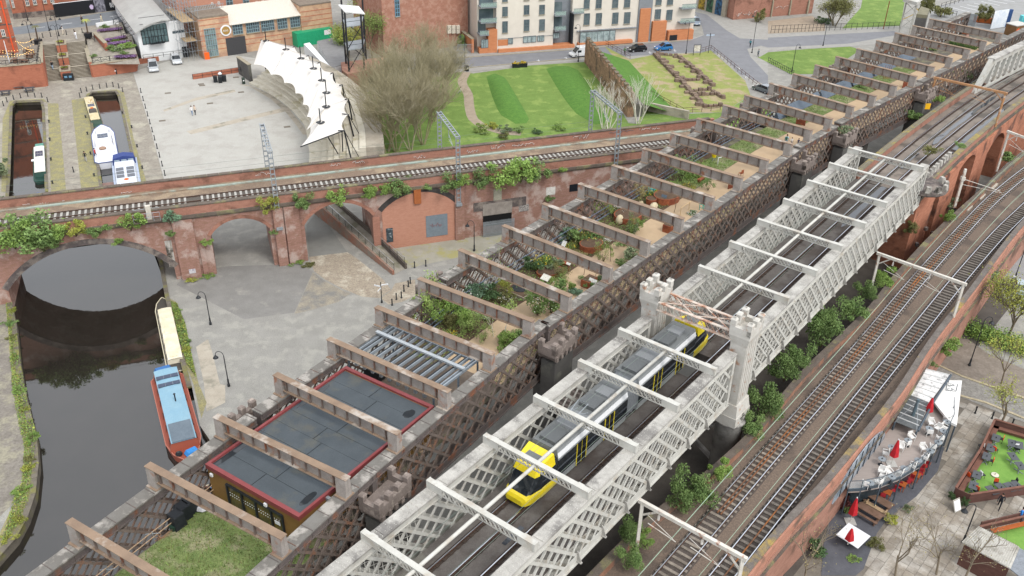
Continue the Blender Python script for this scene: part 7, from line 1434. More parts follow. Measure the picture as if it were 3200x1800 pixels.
m=MB();HWl.box(m,0,HWl.len+6,SZ,SZ+2.9,-.1,0);T.add('panel',m,mat('hoarding_black','1e2024',rough=.5));m=MB();HWl.box(m,-.1,HWl.len+6,SZ+2.9,SZ+3.0,-.15,.05);T.add('top_trim',m,M_wht)
a0,_=HWl.sz(zTL.px(1680,120));a1,_=HWl.sz(zTL.px(1870,120));m=MB();HWl.box(m,a0,a1,SZ+.05,SZ+2.85,0,.02);T.add('photo_panel',m,mat('grey_photo','9a9aa4','3a3a44',sc=1.2,stretch=(2,2,1)))
a2,z2=HWl.sz(zTL.px(1945,95));text('REVOLUTION',HWl.pt(a2,z2,.02),HWl.d,.78,M_wht,T,updir=(0,0,1));a3,z3=HWl.sz(zTL.px(1958,135));text('IN PROGRESS',HWl.pt(a3,z3,.02),HWl.d,.78,M_wht,T,updir=(0,0,1))
a4,z4=HWl.sz(zTL.px(1625,120));m=MB();P=[(a4+.45*cos(k),z4+.5*sin(k)*(1+.2*(k>3)))for k in(.3,1.1,2.0,3.0,3.9,4.6,5.4)];HWl.poly(m,P,0,.015);T.add('emblem',m,mat('lilac_mark','c9b8d8'))
M_win=mat('sash_glass','5d6a70','49545a',sc=1.5,rough=.1,grain=.05);M_frw=mat('white_window_frame','dcdad4',rough=.5)
def window(W,T,px0,px1,par=None,mull=1,tr=1,fr=M_frw,gl=M_win,sill=True,out=.0):
 a,z=W.sz(px0);b,zb=W.sz(px1);a,b=min(a,b),max(a,b);zb,z=min(z,zb),max(z,zb);m=MB();W.box(m,a,b,zb,z,out-.05,out+.03);g=T.add('window',m,gl,par);m=MB();t=.09
 for q in range(mull+2):x=a+(b-a)*q/(mull+1);W.box(m,x-t/2,x+t/2,zb,z,out,out+.09)
 for q in range(tr+2):y=zb+(z-zb)*q/(tr+1);W.box(m,a,b,y-t/2,y+t/2,out,out+.085)
 if par is None:T.add('window_frame',m,fr,g)
 if sill and par is None:m=MB();W.box(m,a-.1,b+.1,zb-.18,zb-.04,out,out+.2);T.add('window_sill',m,M_ston,g)
 return g
def block(name,label,cat,p0,p1,z0,z1,depth,mm,dirv=None):
 W=Wall(p0,p1);T=Thing(name,label,cat,W.pt(W.len/2,z0,-depth/2));m=MB();W.box(m,0,W.len,z0-.3,z1,-depth,0);T.add('wall',m,mm);return W,T
W,T=block('brick_building','red brick Victorian building behind the black hoarding','building',zTL(248,340,SZ),zTL(248,340,SZ)+(zTL(920,275,SZ)-zTL(248,340,SZ))*3.2,SZ,18,14,M_rb)
for x0,y0,x1,y1 in((182,-40,262,128),(432,-40,524,92),(568,-40,656,76),(752,-50,832,50),(882,-50,962,36)):window(W,T,zTL.px(x0,y0),zTL.px(x1,y1))
m=MB();W.box(m,0,W.len,SZ-.2,SZ+1.2,0,.15);T.add('plinth',m,M_ring);a,z=W.sz(zTL.px(1050,40));m=MB();W.box(m,a,a+2,SZ,z,.0,.06);T.add('door',m,mat('green_door','3f5f58'))
W,T=block('corner_pub','tall orange brick corner building with red drainpipe at the left edge','building',zTL(-700,1060,SZ),zTL(338,930,SZ),SZ,20,11,mat('pub_brick','b06a52','a25e48',sc=1.2,grain=.2,stretch=(1,1,3),c3='5f4038',sc3=.3,amt3=.25))
window(W,T,zTL.px(10,530),zTL.px(100,635),mull=1);window(W,T,zTL.px(-60,300),zTL.px(25,380));m=MB();a,z=W.sz(zTL.px(270,990));a2,z2_=W.sz(zTL.px(10,0));W.box(m,a-.12,a+.12,SZ,20,.02,.2);T.add('drainpipe',m,mat('orange_red_pipe','e0562e',rough=.5))
for z in(7,9.5,12.5,15.5):m=MB();W.box(m,0,W.len,z,z+.22,0,.06);T.add('blue_brick_band',m,M_ring)
for k,(x,y)in enumerate(((50,960),(200,1000),(500,930),(530,1030),(560,980),(280,1110),(440,1130))):p=zTL(x,y,SZ);T=Thing('beer_garden_table',f'wooden beer garden table, {ORD[k]} from the flag pole','table',p,k,'beer garden tables');m=MB();m.box((0,0,.7),(1.5,.8,.06));T.add('tabletop',m,M_wd,world=False);[T.add('leg',(lambda q_:(q_.box((e_,0,0),(.08,.7,.7)),q_)[1])(MB()),M_wd,world=False)for e_ in(-.5,.5)];[T.add('seat',(lambda q_:(q_.box((0,s,.4),(1.5,.3,.05)),q_)[1])(MB()),M_wd,world=False)for s in(-.7,.7)]
p=zTL(175,1125,SZ);m=MB();m.tube((p.x,p.y,SZ),(p.x,p.y,zat(p,zTL.px(60,720))),.09,.06,n=8);solo('flag_pole',m,M_wht,'white flag pole in the beer garden','pole')
m=MB();M_bulb=mat('warm_bulb','ffd080',emit=1.2,grain=0)
for(x0,y0,z0_,x1,y1,z1_)in((280,740,3.3,590,700,3.5),(0,905,3.2,590,800,3.6),(0,930,2.8,600,930,3.3),(20,1010,2.5,560,900,3.0),(330,770,3,590,890,3.2)):
 a,b=zTL(x0,y0,SZ+z0_-.3),zTL(x1,y1,SZ+z1_-.3)
 for k in range(13):q=a.lerp(b,k/12);m.lathe([(.02,0),(.06,.06),(.02,.13)],(q.x,q.y,q.z-sin(k/12*pi)*.5),6)
T=Thing('festoon_lights','strings of warm festoon bulbs over the beer garden','string lights',zTL(300,850,SZ));T.add('bulb',m,M_bulb)['kind']='stuff'
lamp(zTL(1205,1235,SZ+.2)if 0 else B0.lerp(A0,.15).lerp(B1.lerp(A1,.15),.46)+Vector((0,0,1.8)),7.5,'tall twin headed black lamp in the middle of the steps',B1-B0,double=True);lamp(zTL(560,760,SZ),4.2,'twin headed black lamp by the beer garden palm',(1,0,0),double=True);lamp(zTL(1050,640,SZ),4.0,'twin headed black lamp at the top of the steps',(1,.1,0),double=True);lamp(zTL(878,550,SZ),9,'very tall black lamp column beside the street',(-1,.2,0));lamp(zTL(497,362,SZ),5.5,'black lamp against the red brick building',(-1,0,0))
for k,(x,y)in enumerate(((690,780),(1575,660))):T=Thing('palm_tree',('palm in a black tub left of the steps','palm in a black tub right of the steps')[k],'palm',zTL(x,y,SZ),0,'potted palms');m=MB();m.box((0,0,0),(1.1,1.1,.9),tx=1.1);T.add('tub',m,M_blk,world=False);m=MB();m.tube((0,0,.8),(.1,0,3.4),.16,.12,n=7);T.add('trunk',m,mat('palm_trunk','6a5848','54463a',sc=5),world=False);m=MB();rg=random.Random(k);[[m.quad(Vector((.1,0,3.4)),Vector((.1+cos(a)*.6-sin(a)*.1,sin(a)*.6+cos(a)*.1,3.6)),Vector((.1+cos(a)*1.2,sin(a)*1.2,3.2)),Vector((.1+cos(a)*.6+sin(a)*.1,sin(a)*.6-cos(a)*.1,3.6)))for _ in(0,)]for a in[j*.42+rg.random()*.2 for j in range(15)]];T.add('fronds',m,LEAF['olive' if k==0 else 'yellow'],world=False)
for k in range(6):x=765+k*140;bollard(zTL(x,668-k*17,SZ),f'black bollard, {ORD[k]} of those along the top of the steps',z=SZ,grp='bollards at the top of the steps')
for k,(x,y,top,legs,lb,b_,zz)in enumerate(((1125,615,'e8e4dc','d8ccb4','person in white jacket and beige trousers above the steps',None,SZ),(1360,700,'eceef2','dfe4ea','person dressed all in white at the top of the steps',None,SZ),(1815,405,'e0d4b0','d8ccb0','person in cream clothes by the far garden wall',None,SZ),(1465,425,'4a4640','3a3a40','person in dark clothes with rucksack at the street','5a4a3a',SZ),(940,1235,'23262e','9ab4cc','person in black jacket and pale jeans on the steps','1d2028',1.3))):person(zTL(x,y,zz),1+k,lb,top,legs,bag=b_,z=zz)
M_lav=leafmat('lavender','9a7aa8','84668f')
for k,(x0,y0,x1,y1)in enumerate(((1745,555,2150,515),(1815,735,2220,660),(1925,785,2300,750),(2040,1020,2400,1005))):
 a,b=zG(x0,y0,.3),zG(x1,y1,.3);m=MB();rg=random.Random(k);[m.leaf(a.lerp(b,rg.random())+Vector((rg.gauss(0,.15),rg.gauss(0,.25),rg.uniform(0,.35))),.12,rg)for _ in range(900)];solo('lavender_row',m,M_lav,f'purple lavender row, {ORD[k]} down from the street beside the white building','lavender','lavender rows');m=MB();m.bar(a+Vector((0,.9,-.15)),b+Vector((0,.9,-.15)),1.6,.35);struct('planting_bed',m,MATS['bark_mulch'])
for x,y,s,c,lb in((2250,850,1.7,'bright','large clipped green dome beside the white building'),(2000,900,1.5,'green','leafy shrubs left of the clipped dome'),(2120,910,1.2,'green','white flowered shrub between the terrace shrubs'),(2050,740,.9,'bright','small green shrub in the lavender terrace'),(1860,490,1.0,'green','green shrub behind the white planter wall'),(1660,1010,.8,'green','shrub inside the crossed railing by the steps'),(2200,965,1.0,'green','low planting below the clipped dome')):bush(zG(x,y),s,lb,c,'mound',s*.8,flowers='white' if '2120'==str(x)else None)
rwall(zG(1690,640),zG(1900,900),2.6,4.6,'stepped brick garden wall with pale top by the palm');rwall(zTL(1715,480,SZ),zTL(2110,420,SZ),SZ-.1,SZ+.8,'white rendered planter wall near the street',M_wht,cop=False)
for k,(x,y)in enumerate(((150,665),(225,690),(45,715))):p=zA(x,y);T=Thing('picnic_table',f'dark wooden picnic table, {("beside the wall bench", "nearest the basin", "at the left edge")[k]}','table',p,.3,'quay picnic tables');m=MB();m.box((0,0,.7),(1.8,.8,.07));T.add('tabletop',m,M_slate,world=False);[T.add('seat',(lambda q_:(q_.box((0,s,.42),(1.8,.3,.05)),q_)[1])(MB()),M_slate,world=False)for s in(-.75,.75)];[T.add('leg',(lambda q_:(q_.box((e_,0,0),(.08,1.4,.7),ty=.4),q_)[1])(MB()),M_slate,world=False)for e_ in(-.6,.6)]
for k,(x,y)in enumerate(((45,650),(155,640),(260,628),(760,562),(945,537))):p=zA(x,y);T=Thing('quay_bench',f'dark bench, {ORD[k]} from the left along the basin wall','bench',p,.33,'benches along the basin wall');m=MB();m.box((0,0,.42),(2.6,.5,.07));T.add('seat',m,M_wd,world=False);[T.add('leg',(lambda q_:(q_.box((e_,0,0),(.1,.45,.42)),q_)[1])(MB()),M_blk,world=False)for e_ in(-1,1)];m=MB();m.box((0,.25,.49),(2.6,.06,.4));T.add('backrest',m,M_wd,world=False)
def bin_(p,label,h=1.1,w_=.55,mm=None):
 T=Thing('litter_bin',label,'bin',p,.4,'litter bins');m=MB();m.box((0,0,0),(w_,w_,h));T.add('body',m,mm or M_blk,world=False);m=MB();m.box((0,0,h),(w_+.06,w_+.06,.12),tx=.7);T.add('hood',m,mm or M_blk,world=False);m=MB();m.box((0,-w_/2-.01,h*.55),(w_*.5,.03,.2));T.add('label_plate',m,M_wht,world=False)
bin_(zA(205,645),'black litter bin left of the steps');bin_(zA(875,558),'black litter bin right of the steps');bin_(zAP(95,698),'black litter bin by the lamp near the lawn');bin_(zA(1840,632),'black litter bin by the arena seating',mm=mat('dark_green_bin','26382e',rough=.5));bin_(zA(1868,572),'black bin with yellow panel by the arena wall')
T=Thing('bin_cluster','dark recycling bin station at the foot of the steps','bin',zA(522,605),.3);m=MB();m.box((0,0,0),(1.9,.8,1.3),tx=.95);T.add('body',m,M_blk,world=False);m=MB();m.box((.4,-.42,.6),(.5,.03,.4));m.box((-.4,-.42,.6),(.5,.03,.4));T.add('label_plate',m,mat('blue_label','6a94b0'),world=False)
for k in range(11):p=zA(1065,700).lerp(zA(1246,1325),(k/10)**.93);bollard(p,f'black bollard, {ORD[k]} along the arena edge from the steps end',grp='bollards along the arena edge')
for grp,pts in(('the left basin',[(28,800),(55,770),(105,752),(158,740),(212,728),(266,735),(318,735),(362,770)]),('the right basin',[(605,735),(615,700),(656,690),(702,675),(755,668),(808,660),(856,655),(898,665),(928,695)])):
 for k,(x,y)in enumerate(pts):bollard(zA(x,y),f'black quay post, {ORD[k]} from the left around the head of {grp}',grp='posts around '+grp)
M_moor=M_blk
for k,(x,y)in enumerate(((372,925),(378,1060),(387,1210),(397,1385),(648,890),(662,1015),(685,1165),(712,1330),(925,860),(995,965),(1036,1110),(1075,1272))):p=zA(x,y);m=MB();m.lathe([(.16,0),(.1,.12),(.1,.3),(.2,.4),(.12,.5)],p,8);solo('mooring_bollard',m,M_moor,f'squat mooring bollard, {ORD[k % 4]} along the {("left basin", "middle quay", "arena side quay")[k // 4]}','mooring bollard','mooring bollards')
person(zA(650,1220),2,'person in dark top and grey trousers on the quay','2a2c30','a8a8ac');person(zA(725,1190),0,'person in red leaning by the white cruiser','c8443a','3a4048',h=1.6);person(zA(1452,870),1.5,'person in white shirt and blue jeans crossing the arena','eeeeee','7d94b4');person(zA(1475,866),1.5,'person in cream jacket and black trousers crossing the arena','d8c4b0','23242a',hair='6a4030')
for k,(x,y)in enumerate(((1450,265),(1450,0))):
 pass
p=zA(557,1300);m=MB();m.box((p.x,p.y,0),(.3,.5,.5),tx=.6);m.box((p.x,p.y+.25,.45),(.2,.22,.25));solo('small_dog',m,mat('dark_fur','3a342e'),'small dark animal on the quay strip','dog')if 0 else bollard(p,'single dark post in the middle of the quay strip',grp=None)
WW=Wall(zTM(325,628,1.0),zTM(822,578,0.6));M_wr=mat('white_render','eef0f0','e4e6e6',sc=.8,rough=.8,grain=.05)
T=Thing('white_building','white rendered building with curved grey roof beside the arena','building',WW.pt(WW.len/2,0,-8));dpt=30
e=[WW.sz(zTM.px(*q))for q in((262,330),(330,262),(420,222),(520,192),(604,188))];sR_,zR_=WW.sz(zTM.px(605,250));sE,zE_=WW.sz(zTM.px(805,228))
dv=zTM(60,60,e[0][1])-zTM(262,330,e[0][1]);WW.n=-dv.normalized();dpt=min(dpt,dv.length+5);m=MB();WW.poly(m,[(0,-.5),(WW.len,-.5),(WW.len,zE_),(sR_,zE_),(sR_,e[-1][1]-.2)]+[(a,z-.25)for a,z in e[::-1][1:]]+[(0,e[0][1]-.6)]if e[0][0]>.2 else[(e[0][0],-.5),(WW.len,-.5),(WW.len,zE_),(sR_,zE_),(sR_,e[-1][1]-.2)]+[(a,z-.25)for a,z in e[::-1][1:]],-dpt,0);T.add('wall',m,M_wr)
m=MB();ov=1.6
for k in range(len(e)-1):(a,z),(b,z2)=e[k],e[k+1];a-=.5*(k==0);m.hexa([WW.pt(a,z-.22,ov),WW.pt(b,z2-.22,ov),WW.pt(b,z2-.22,-dpt),WW.pt(a,z-.22,-dpt),WW.pt(a,z,ov),WW.pt(b,z2,ov),WW.pt(b,z2,-dpt),WW.pt(a,z,-dpt)])
T.add('curved_roof',m,mat('grey_roof_membrane','b4b4b0','a8a8a4',sc=.4,rough=.7,grain=.05),smooth=False)
m=MB();WW.box(m,sR_+.3,WW.len-.3,zE_-.02,zE_+.03,-dpt,-.3);T.add('flat_roof',m,mat('flat_roof_grey','8d8d8a','82827f',sc=.6));m=MB();WW.box(m,sR_,WW.len,zE_,zE_+.35,-.3,.02);WW.box(m,WW.len-.3,WW.len+.02,zE_,zE_+.35,-dpt,-.3);T.add('roof_parapet',m,M_wr)
g0=WW.sz(zTM.px(335,480));g1=WW.sz(zTM.px(610,440));ga,gb,gz=g0[0],g1[0],min(g0[1],g1[1]);gp=[(ga,gz),(gb,gz)]+[(a,z-.9)for a,z in e[::-1]if ga<a<gb];gp=[(ga,gz),(gb,gz),(gb,e[-1][1]-.9),(e[2][0],e[2][1]-.9),(ga,e[1][1]-1.2)]
m=MB();WW.poly(m,gp,0,.04);gl2=T.add('gable_glazing',m,mat('teal_glass','6d8688','4a5c60',sc=.5,rough=.06,grain=0));m=MB()
for k in range(9):a=ga+(gb-ga)*k/8;WW.box(m,a-.05,a+.05,gz,e[1][1]-1.0+(e[2][1]-e[1][1])*min(1,k/4),.04,.1)
for k in range(5):z=gz+k*1.35;WW.box(m,ga,gb,z-.04,z+.04,.04,.09)
T.add('glazing_bar',m,M_blk,gl2);m=MB();WW.box(m,ga+.25*(gb-ga),ga+.8*(gb-ga),gz+.1,gz+.2,.1,1.2);[WW.box(m,ga+q*(gb-ga)-.05,ga+q*(gb-ga)+.05,gz+.1,gz+1.8,1.05,1.2)for q in(.25,.4,.55,.7,.8)];T.add('balcony',m,M_blk)
a0,z0_=WW.sz(zTM.px(650,362));a1,z1_=WW.sz(zTM.px(775,320));m=MB();WW.box(m,a0,a1,min(z0_,z1_),max(z0_,z1_),0,.04);T.add('slot_window',m,M_win);a0,z0_=WW.sz(zTM.px(762,585));a1,z1_=WW.sz(zTM.px(812,495));m=MB();WW.box(m,a0,a1,0,z1_,0,.05);T.add('door',m,mat('black_door','2a2c30',rough=.5))
for k in range(6):m=MB();a=-2.2;o=-1.5-k*3;zt=e[0][1]-1.5;m.tube(WW.pt(a,2,o),WW.pt(a,zt,o),.06);m.tube(WW.pt(a,zt,o),WW.pt(e[0][0],zt+.6,o),.05);[m.tube(WW.pt(a+.55*j,zt+.14*j,o),WW.pt(a+.55*j,zt+.14*j,o-3),.03)for j in range(4)];T.add('sunshade_frame',m,M_blk)
M_seat=mat('pale_stone_tier','dcd6c6','cfc8b6',sc=.8,rough=.9,grain=.12,c3='bcb498',sc3=.4,amt3=.25)
I=[zTM(1470,905),zTM(1590,955),zTM(1700,1012),zTM(1800,1078),zTM(1890,1150),zTM(1965,1225),zTM(2030,1300),zTM(2075,1370),zB(395,1100),zB(405,1170),zB(402,1240),zB(395,1300)]
I=spline([(p.x,p.y)for p in I],1.5)
T=Thing('tiered_seating','curved pale stone tiers of seating under the white canopy','seating',I[len(I)//2])
for j in range(9):
 a,b=offs(I,-j*1.02),offs(I,-(j+1)*1.02);m=MB();m.prism([(p.x,p.y)for p in a]+[(p.x,p.y)for p in b][::-1],-.1,.42*(j+1));T.add('tier',m,M_seat)
a,b=offs(I,-9.2),offs(I,-12);m=MB();m.prism([(p.x,p.y)for p in a]+[(p.x,p.y)for p in b][::-1],-.1,3.8);T.add('rear_walkway',m,M_palegr)
M_tent=mat('white_tensile_fabric','e0dcd6','d8d3cb',sc=.4,rough=.6,grain=.03)
MT=[zB.px(*q)for q in((75,300),(225,365),(338,432),(432,508),(495,597),(530,690),(528,795),(485,913))]
Fp=[zTM.px(1522,693),zTM.px(1708,803),zTM.px(1850,890),zTM.px(1970,1003),zTM.px(2050,1125),zTM.px(2092,1255),zTM.px(2085,1395),zB.px(400,990),zB.px(335,1108)]
Bp=[zB.px(40,300),zB.px(290,352),zB.px(395,420),zB.px(480,470),zB.px(580,550),zB.px(650,640),zB.px(697,745),zB.px(695,862),zB.px(665,985)]
Fp=[zTM.px(1522,693),zTM.px(1708,803),zTM.px(1850,890),zTM.px(1970,1003),zTM.px(2050,1125),zTM.px(2092,1255),zTM.px(2088,1395),(967,392),zB.px(335,1108)]
F3=[at(*q,6.2)for q in Fp];B3=[at(*q,7.2)for q in Bp];P3=[at(*q,8.2)for q in MT]
T=Thing('tensile_canopy','scalloped white tensile canopy with eight peaks over the arena seating','canopy',Vector((P3[4].x,P3[4].y,3.8)))
M_mast=M_blk
for k in range(8):
 f0,f1,b0,b1,pk=F3[k],F3[k+1],B3[k],B3[k+1],P3[k];cen=(f0+f1+b0+b1)/4;bd=[]
 sc=lambda a,b,t,s:a.lerp(b,t)+(cen-a.lerp(b,.5))*s*4*t*(1-t)
 for(a,b,s)in((f0,f1,.22),(f1,b1,0),(b1,b0,.2),(b0,f0,0)):bd+=[sc(a,b,j/8,s)for j in range(8)]
 m=MB();n=len(bd);rings=[]
 for j in range(9):
  s=j/8*.955;rings.append(m.pts([Vector((p.x+(pk.x-p.x)*s,p.y+(pk.y-p.y)*s,p.z+(pk.z-p.z)*(s*.75+s**4*.25)))for p in bd]))
 for j in range(8):
  for q in range(n):m.face(rings[j]+q,rings[j]+(q+1)%n,rings[j+1]+(q+1)%n,rings[j+1]+q)
 fb=T.add('fabric_panel',m,M_tent,smooth=True)
 m=MB();m.tube(pk-Vector((0,0,.6)),pk+Vector((0,0,2.0)),.1,n=6);m.lathe([(.55,-.02),(.7,.05),(.55,.12)],pk-Vector((0,0,.25)),12);T.add('peak_ring',m,M_mast,fb)
for k in range(9):
 b=B3[k];m=MB();o=(b-F3[k]).normalized();q=Vector((b.x+o.x*1.2,b.y+o.y*1.2,0));zb=3.8 if k<8 else 0;m.tube(b,(q.x,q.y,0),.14,n=6);m.tube(b,(q.x+o.x*2,q.y+o.y*2,0),.06,n=5);m.tube(b,b+Vector((-o.x*1.0,-o.y*1.0,.2)),.09);T.add('strut',m,M_mast)
m=MB();a,b=F3[8],B3[8];m.tube(a,b,.1,n=6);[m.tube(a.lerp(b,f),at(*zB.px(600+60*f,1190),1.0),.1)for f in(.62,.95)];T.add('end_boom',m,M_mast)
rwall(zTM(870,850,0),zTM(1385,770,0),0,.9,'curved brick wall with railing on the arena',cop=False);railing(zTM(870,850,.9),zTM(1385,770,.9),1.0,'grey railing along the arena ramp');rwall(zTM(1375,790,0),zTM(1500,880,0),0,3.4,'dark stone wall at the end of the seating',M_stonedk)
m=MB();p=zTM(1165,880);T=Thing('wheelie_bins','cluster of black bins with a white top on the arena','bins',p,.3);[T.add('bin',(lambda q_:(q_.box((x,y,0),(.7,.8,1.2),tx=1.1),q_)[1])(MB()),M_blk,world=False)for x,y in((-.9,.2),(0,-.3),(.8,.3),(.1,.8))];m=MB();m.lathe([(.35,1.3),(.4,1.5),(.1,1.8)],(.1,.6,0),10);T.add('white_sack',m,M_wht,world=False)
TW=Wall(zTM(985,628,.2),zTM(985,628,.2)+(zTM(1950,480,.2)-zTM(985,628,.2))*1.48);M_tan=mat('tan_banded_brick','d2b394','c6a585',sc=1.0,rough=.95,grain=.14,gsc=8,c3='b5917a',sc3=.4)
T=Thing('tan_building','tan brick building with red bands, round sign and pale glazed roof','building',TW.pt(TW.len/2,0,-5));aE=TW.sz(zTM.px(1285,450))[0];zEw=TW.sz(zTM.px(1100,180))[1];aR=TW.sz(zTM.px(2035,300))[0];zR=TW.sz(zTM.px(2200,45))[1];zM=TW.sz(zTM.px(1660,215))[1];zM2=TW.sz(zTM.px(1300,275))[1]
for a,b,z in((0,aE,zEw),(aE,aR,zM),(aR,TW.len,zR)):m=MB();TW.box(m,a,b,-.3,z,-9,0 if a !=aE else-.4);T.add('wall',m,M_tan)
for a,b,z in((0,aE,zEw),(aE,aR,zM-2.5),(aR,TW.len,zR)):
 q=1.6
 while q<z-.3:m=MB();TW.box(m,a,b,q,q+.16,0 if a !=aE else-.4,.03 if a !=aE else-.37);T.add('brick_band',m,mat('red_band','c08062','b4755a',sc=2));q+=1.05
m=MB();TW.poly(m,[(aE,zM),(aR,zM),(aR,zM+.05),(aE,zM+.05)],-.4,.2);m.hexa([TW.pt(aE,zM,.3),TW.pt(aR,zM,.3),TW.pt(aR,zM+2.4,-6),TW.pt(aE,zM+2.4,-6),TW.pt(aE,zM+.12,.3),TW.pt(aR,zM+.12,.3),TW.pt(aR,zM+2.5,-6),TW.pt(aE,zM+2.5,-6)]);T.add('sloping_roof',m,mat('pale_standing_seam','dcd8cc','d0ccc0',sc=1.5,stretch=(4,1,1),rough=.6))
M_bf=mat('teal_window_frame','8aa4ac',rough=.5)
for x0,x1,n_ in((1295,1412,3),(1440,1592,5),(1602,1750,5),(1778,1890,3),(1915,2025,3)):dy=-(x0-1295)*.125;window(TW,T,zTM.px(x0,272+dy),zTM.px(x1,375+dy-(x1-x0)*.12),mull=n_,tr=2,fr=M_bf,out=-.3)
window(TW,T,zTM.px(985,315),zTM.px(1145,590),mull=4,tr=4,fr=M_bf,gl=mat('entrance_glass','8fa09c','5c6c6c',sc=.7,rough=.06));a,z=TW.sz(zTM.px(1220,325));m=MB();m.tube(TW.pt(a,z,.02),TW.pt(a,z,.15),1.15,n=24);sg=T.add('round_sign',m,M_wht);m=MB();m.tube(TW.pt(a,z,.15),TW.pt(a,z,.2),.85,n=24);T.add('sign_disc',m,mat('gold_disc','a8874a'),sg);text('REVS',TW.pt(a-.6,z-.2,.21),TW.d,.5,M_wht,T,par=sg,updir=(0,0,1))
a0,z0_=TW.sz(zTM.px(1238,560));a1,z1_=TW.sz(zTM.px(1432,440));m=MB();TW.box(m,a0,a1,-.2,z0_+2.9,.0,.05);T.add('shutter_door',m,mat('charcoal_shutter','4a4a4c','424244',sc=3,stretch=(1,1,20),rough=.5));[T.add('roof_edge',(lambda q_:(TW.box(q_,a_,b_,z_,z_+.3,-9,.1),q_)[1])(MB()),mat('grimy_coping','8f8578','7d7468',sc=1.5))for a_,b_,z_ in((0,aE,zEw),(aR,TW.len,zR))]
W2,T=block('brick_tower_block','orange brick block rising behind the tan building','building',TW.pt(-1.5,0,-9),TW.pt(TW.len-1,0,-9),0,24,12,M_brickclean)
for x0,x1 in((1218,1302),(1400,1475),(1690,1760)):window(W2,T,zTM.px(x0,-40),zTM.px(x1,72-(x0-1218)*.1),fr=M_bf)
for x,y in((1075,40),(1145,30),(1155,78),(1080,90),(1552,28),(1617,20)):window(W2,T,zTM.px(x-12,y-12),zTM.px(x+12,y+14),sill=False)
T=Thing('scaffolding','grey tube scaffolding between the white and tan buildings','scaffolding',zTM(880,600));m=MB();o=zTM(840,640);dx=TW.d*1.0;dy=-TW.n
for i in range(6):
 for j in range(5):p=Vector(TW.pt(-4.2+j*1.1,0,-i*2.4));m.tube(p,(p.x,p.y,13),.04,n=4)
for i in range(6):
 for z in(2,4,6,8,10,12):m.tube(TW.pt(-4.2,z,-i*2.4),TW.pt(.2,z,-i*2.4),.035,n=4);m.tube(TW.pt(-4.2+i*.88,z,0),TW.pt(-4.2+i*.88,z,-12),.035,n=4)
T.add('tube',m,M_galv)['kind']='stuff';m=MB();[m.bar(TW.pt(-2,z,0),TW.pt(-2,z,-12),2.4,.06)for z in(4.1,8.1)];T.add('boards',m,mat('scaffold_board','b09a7a',rough=.9));m=MB();q0,q1=Vector(TW.pt(.2,zEw+1.2,-2)),Vector(TW.pt(aE,zEw+1.2,-2));[m.tube(q0+Vector((0,0,z)),q1+Vector((0,0,z)),.06,n=4)for z in(0,.8)];[m.tube(q0.lerp(q1,k/12),q0.lerp(q1,(k+1)/12)+Vector((0,0,.8)),.05,n=4)for k in range(12)];T.add('truss',m,M_galv)
p=zTM(1025,632);m=MB();m.box((p.x,p.y,0),(1.0,.9,1.4),.3);solo('orange_bin',m,mat('orange_plastic','f06a28',rough=.5),'orange bin by the tan building entrance','bin')
a,b=zTM(1955,490,0),zTM(2330,420,0);d=(b-a).normalized();T=Thing('green_container','bright green shipping container beside the tan building','container',(a+b)/2,atan2(d.y,d.x));L_=(b-a).length;m=MB();m.box((0,-.6,0),(L_,2.4,3.0));T.add('body',m,mat('emerald_paint','2fae7e','28a374',sc=2,rough=.5),world=False);m=MB();[m.box((-L_/2+.3+k*.45,-1.82,.1),(.14,.06,2.8))for k in range(int(L_/.45))];T.add('corrugation',m,MATS['emerald_paint'],world=False)['kind']='stuff';m=MB();m.box((L_/2-1.2,-1.84,1.7),(1.6,.05,1.0));T.add('white_panel',m,M_wht,world=False)
for P,z,mm,lb in(([(460,310),(560,510),(700,480),(640,270)],3.2,mat('felt_roof','8d8d8d','828282',sc=1),'grey flat roofed shed behind the canopy'),([(360,330),(540,520),(560,500),(405,320)],3.4,M_wr,'white wall of the yard behind the canopy')):
 q=[zB(x,y,z)for x,y in P];T=Thing('yard_shed',lb,'shed',(q[0]+q[2])/2-Vector((0,0,z)));m=MB();m.prism([(p.x,p.y)for p in q],0,z-.1);T.add('wall',m,M_wr);m=MB();m.prism([(p.x,p.y)for p in q],z-.1,z);T.add('roof',m,mm)
q=[zB(650,530,3.6),zB(690,560,3.6),zB(1010,490,3.6),zB(960,430,3.6),zB(640,470,3.6)];T=Thing('brick_store','low brick store with flat roof below the lighting tower','building',(q[0]+q[2])/2-Vector((0,0,3.6)));m=MB();m.prism([(p.x,p.y)for p in q],0,3.6);T.add('wall',m,mat('pink_brick','ad8270','9b7262',sc=1.2,grain=.2,stretch=(1,1,3)));SW=Wall(q[1],q[2]);m=MB();a,z=SW.sz(zB.px(850,660));SW.box(m,a,a+1.1,0,2.2,0,.05);T.add('door',m,MATS['black_door']if 'black_door' in MATS else M_blk);m=MB();a,z=SW.sz(zB.px(702,632));SW.box(m,a-.5,a+.5,z-.4,z+.4,0,.05);T.add('wall_sign',m,M_blk);m=MB();SW.box(m,a-.2,a+.2,z-.2,z+.2,.05,.06);T.add('emblem',m,M_wht)
T=Thing('lighting_tower','black steel lighting tower with white tilted roof panel','tower',q[0].lerp(q[2],.35)+Vector((0,0,0)));lg=[zB(703,540,3.6),zB(818,523,3.6),zB(832,450,3.6),zB(680,478,3.6)];hts=[zat(lg[k],zB.px(*p))for k,p in enumerate(((680,70),(790,105),(775,60),(655,60)))]
for k in range(4):m=MB();m.bar(lg[k],(lg[k].x,lg[k].y,15.4+.4*(k>1)),.3,.3,(1,0,0));T.add('leg',m,M_blk)
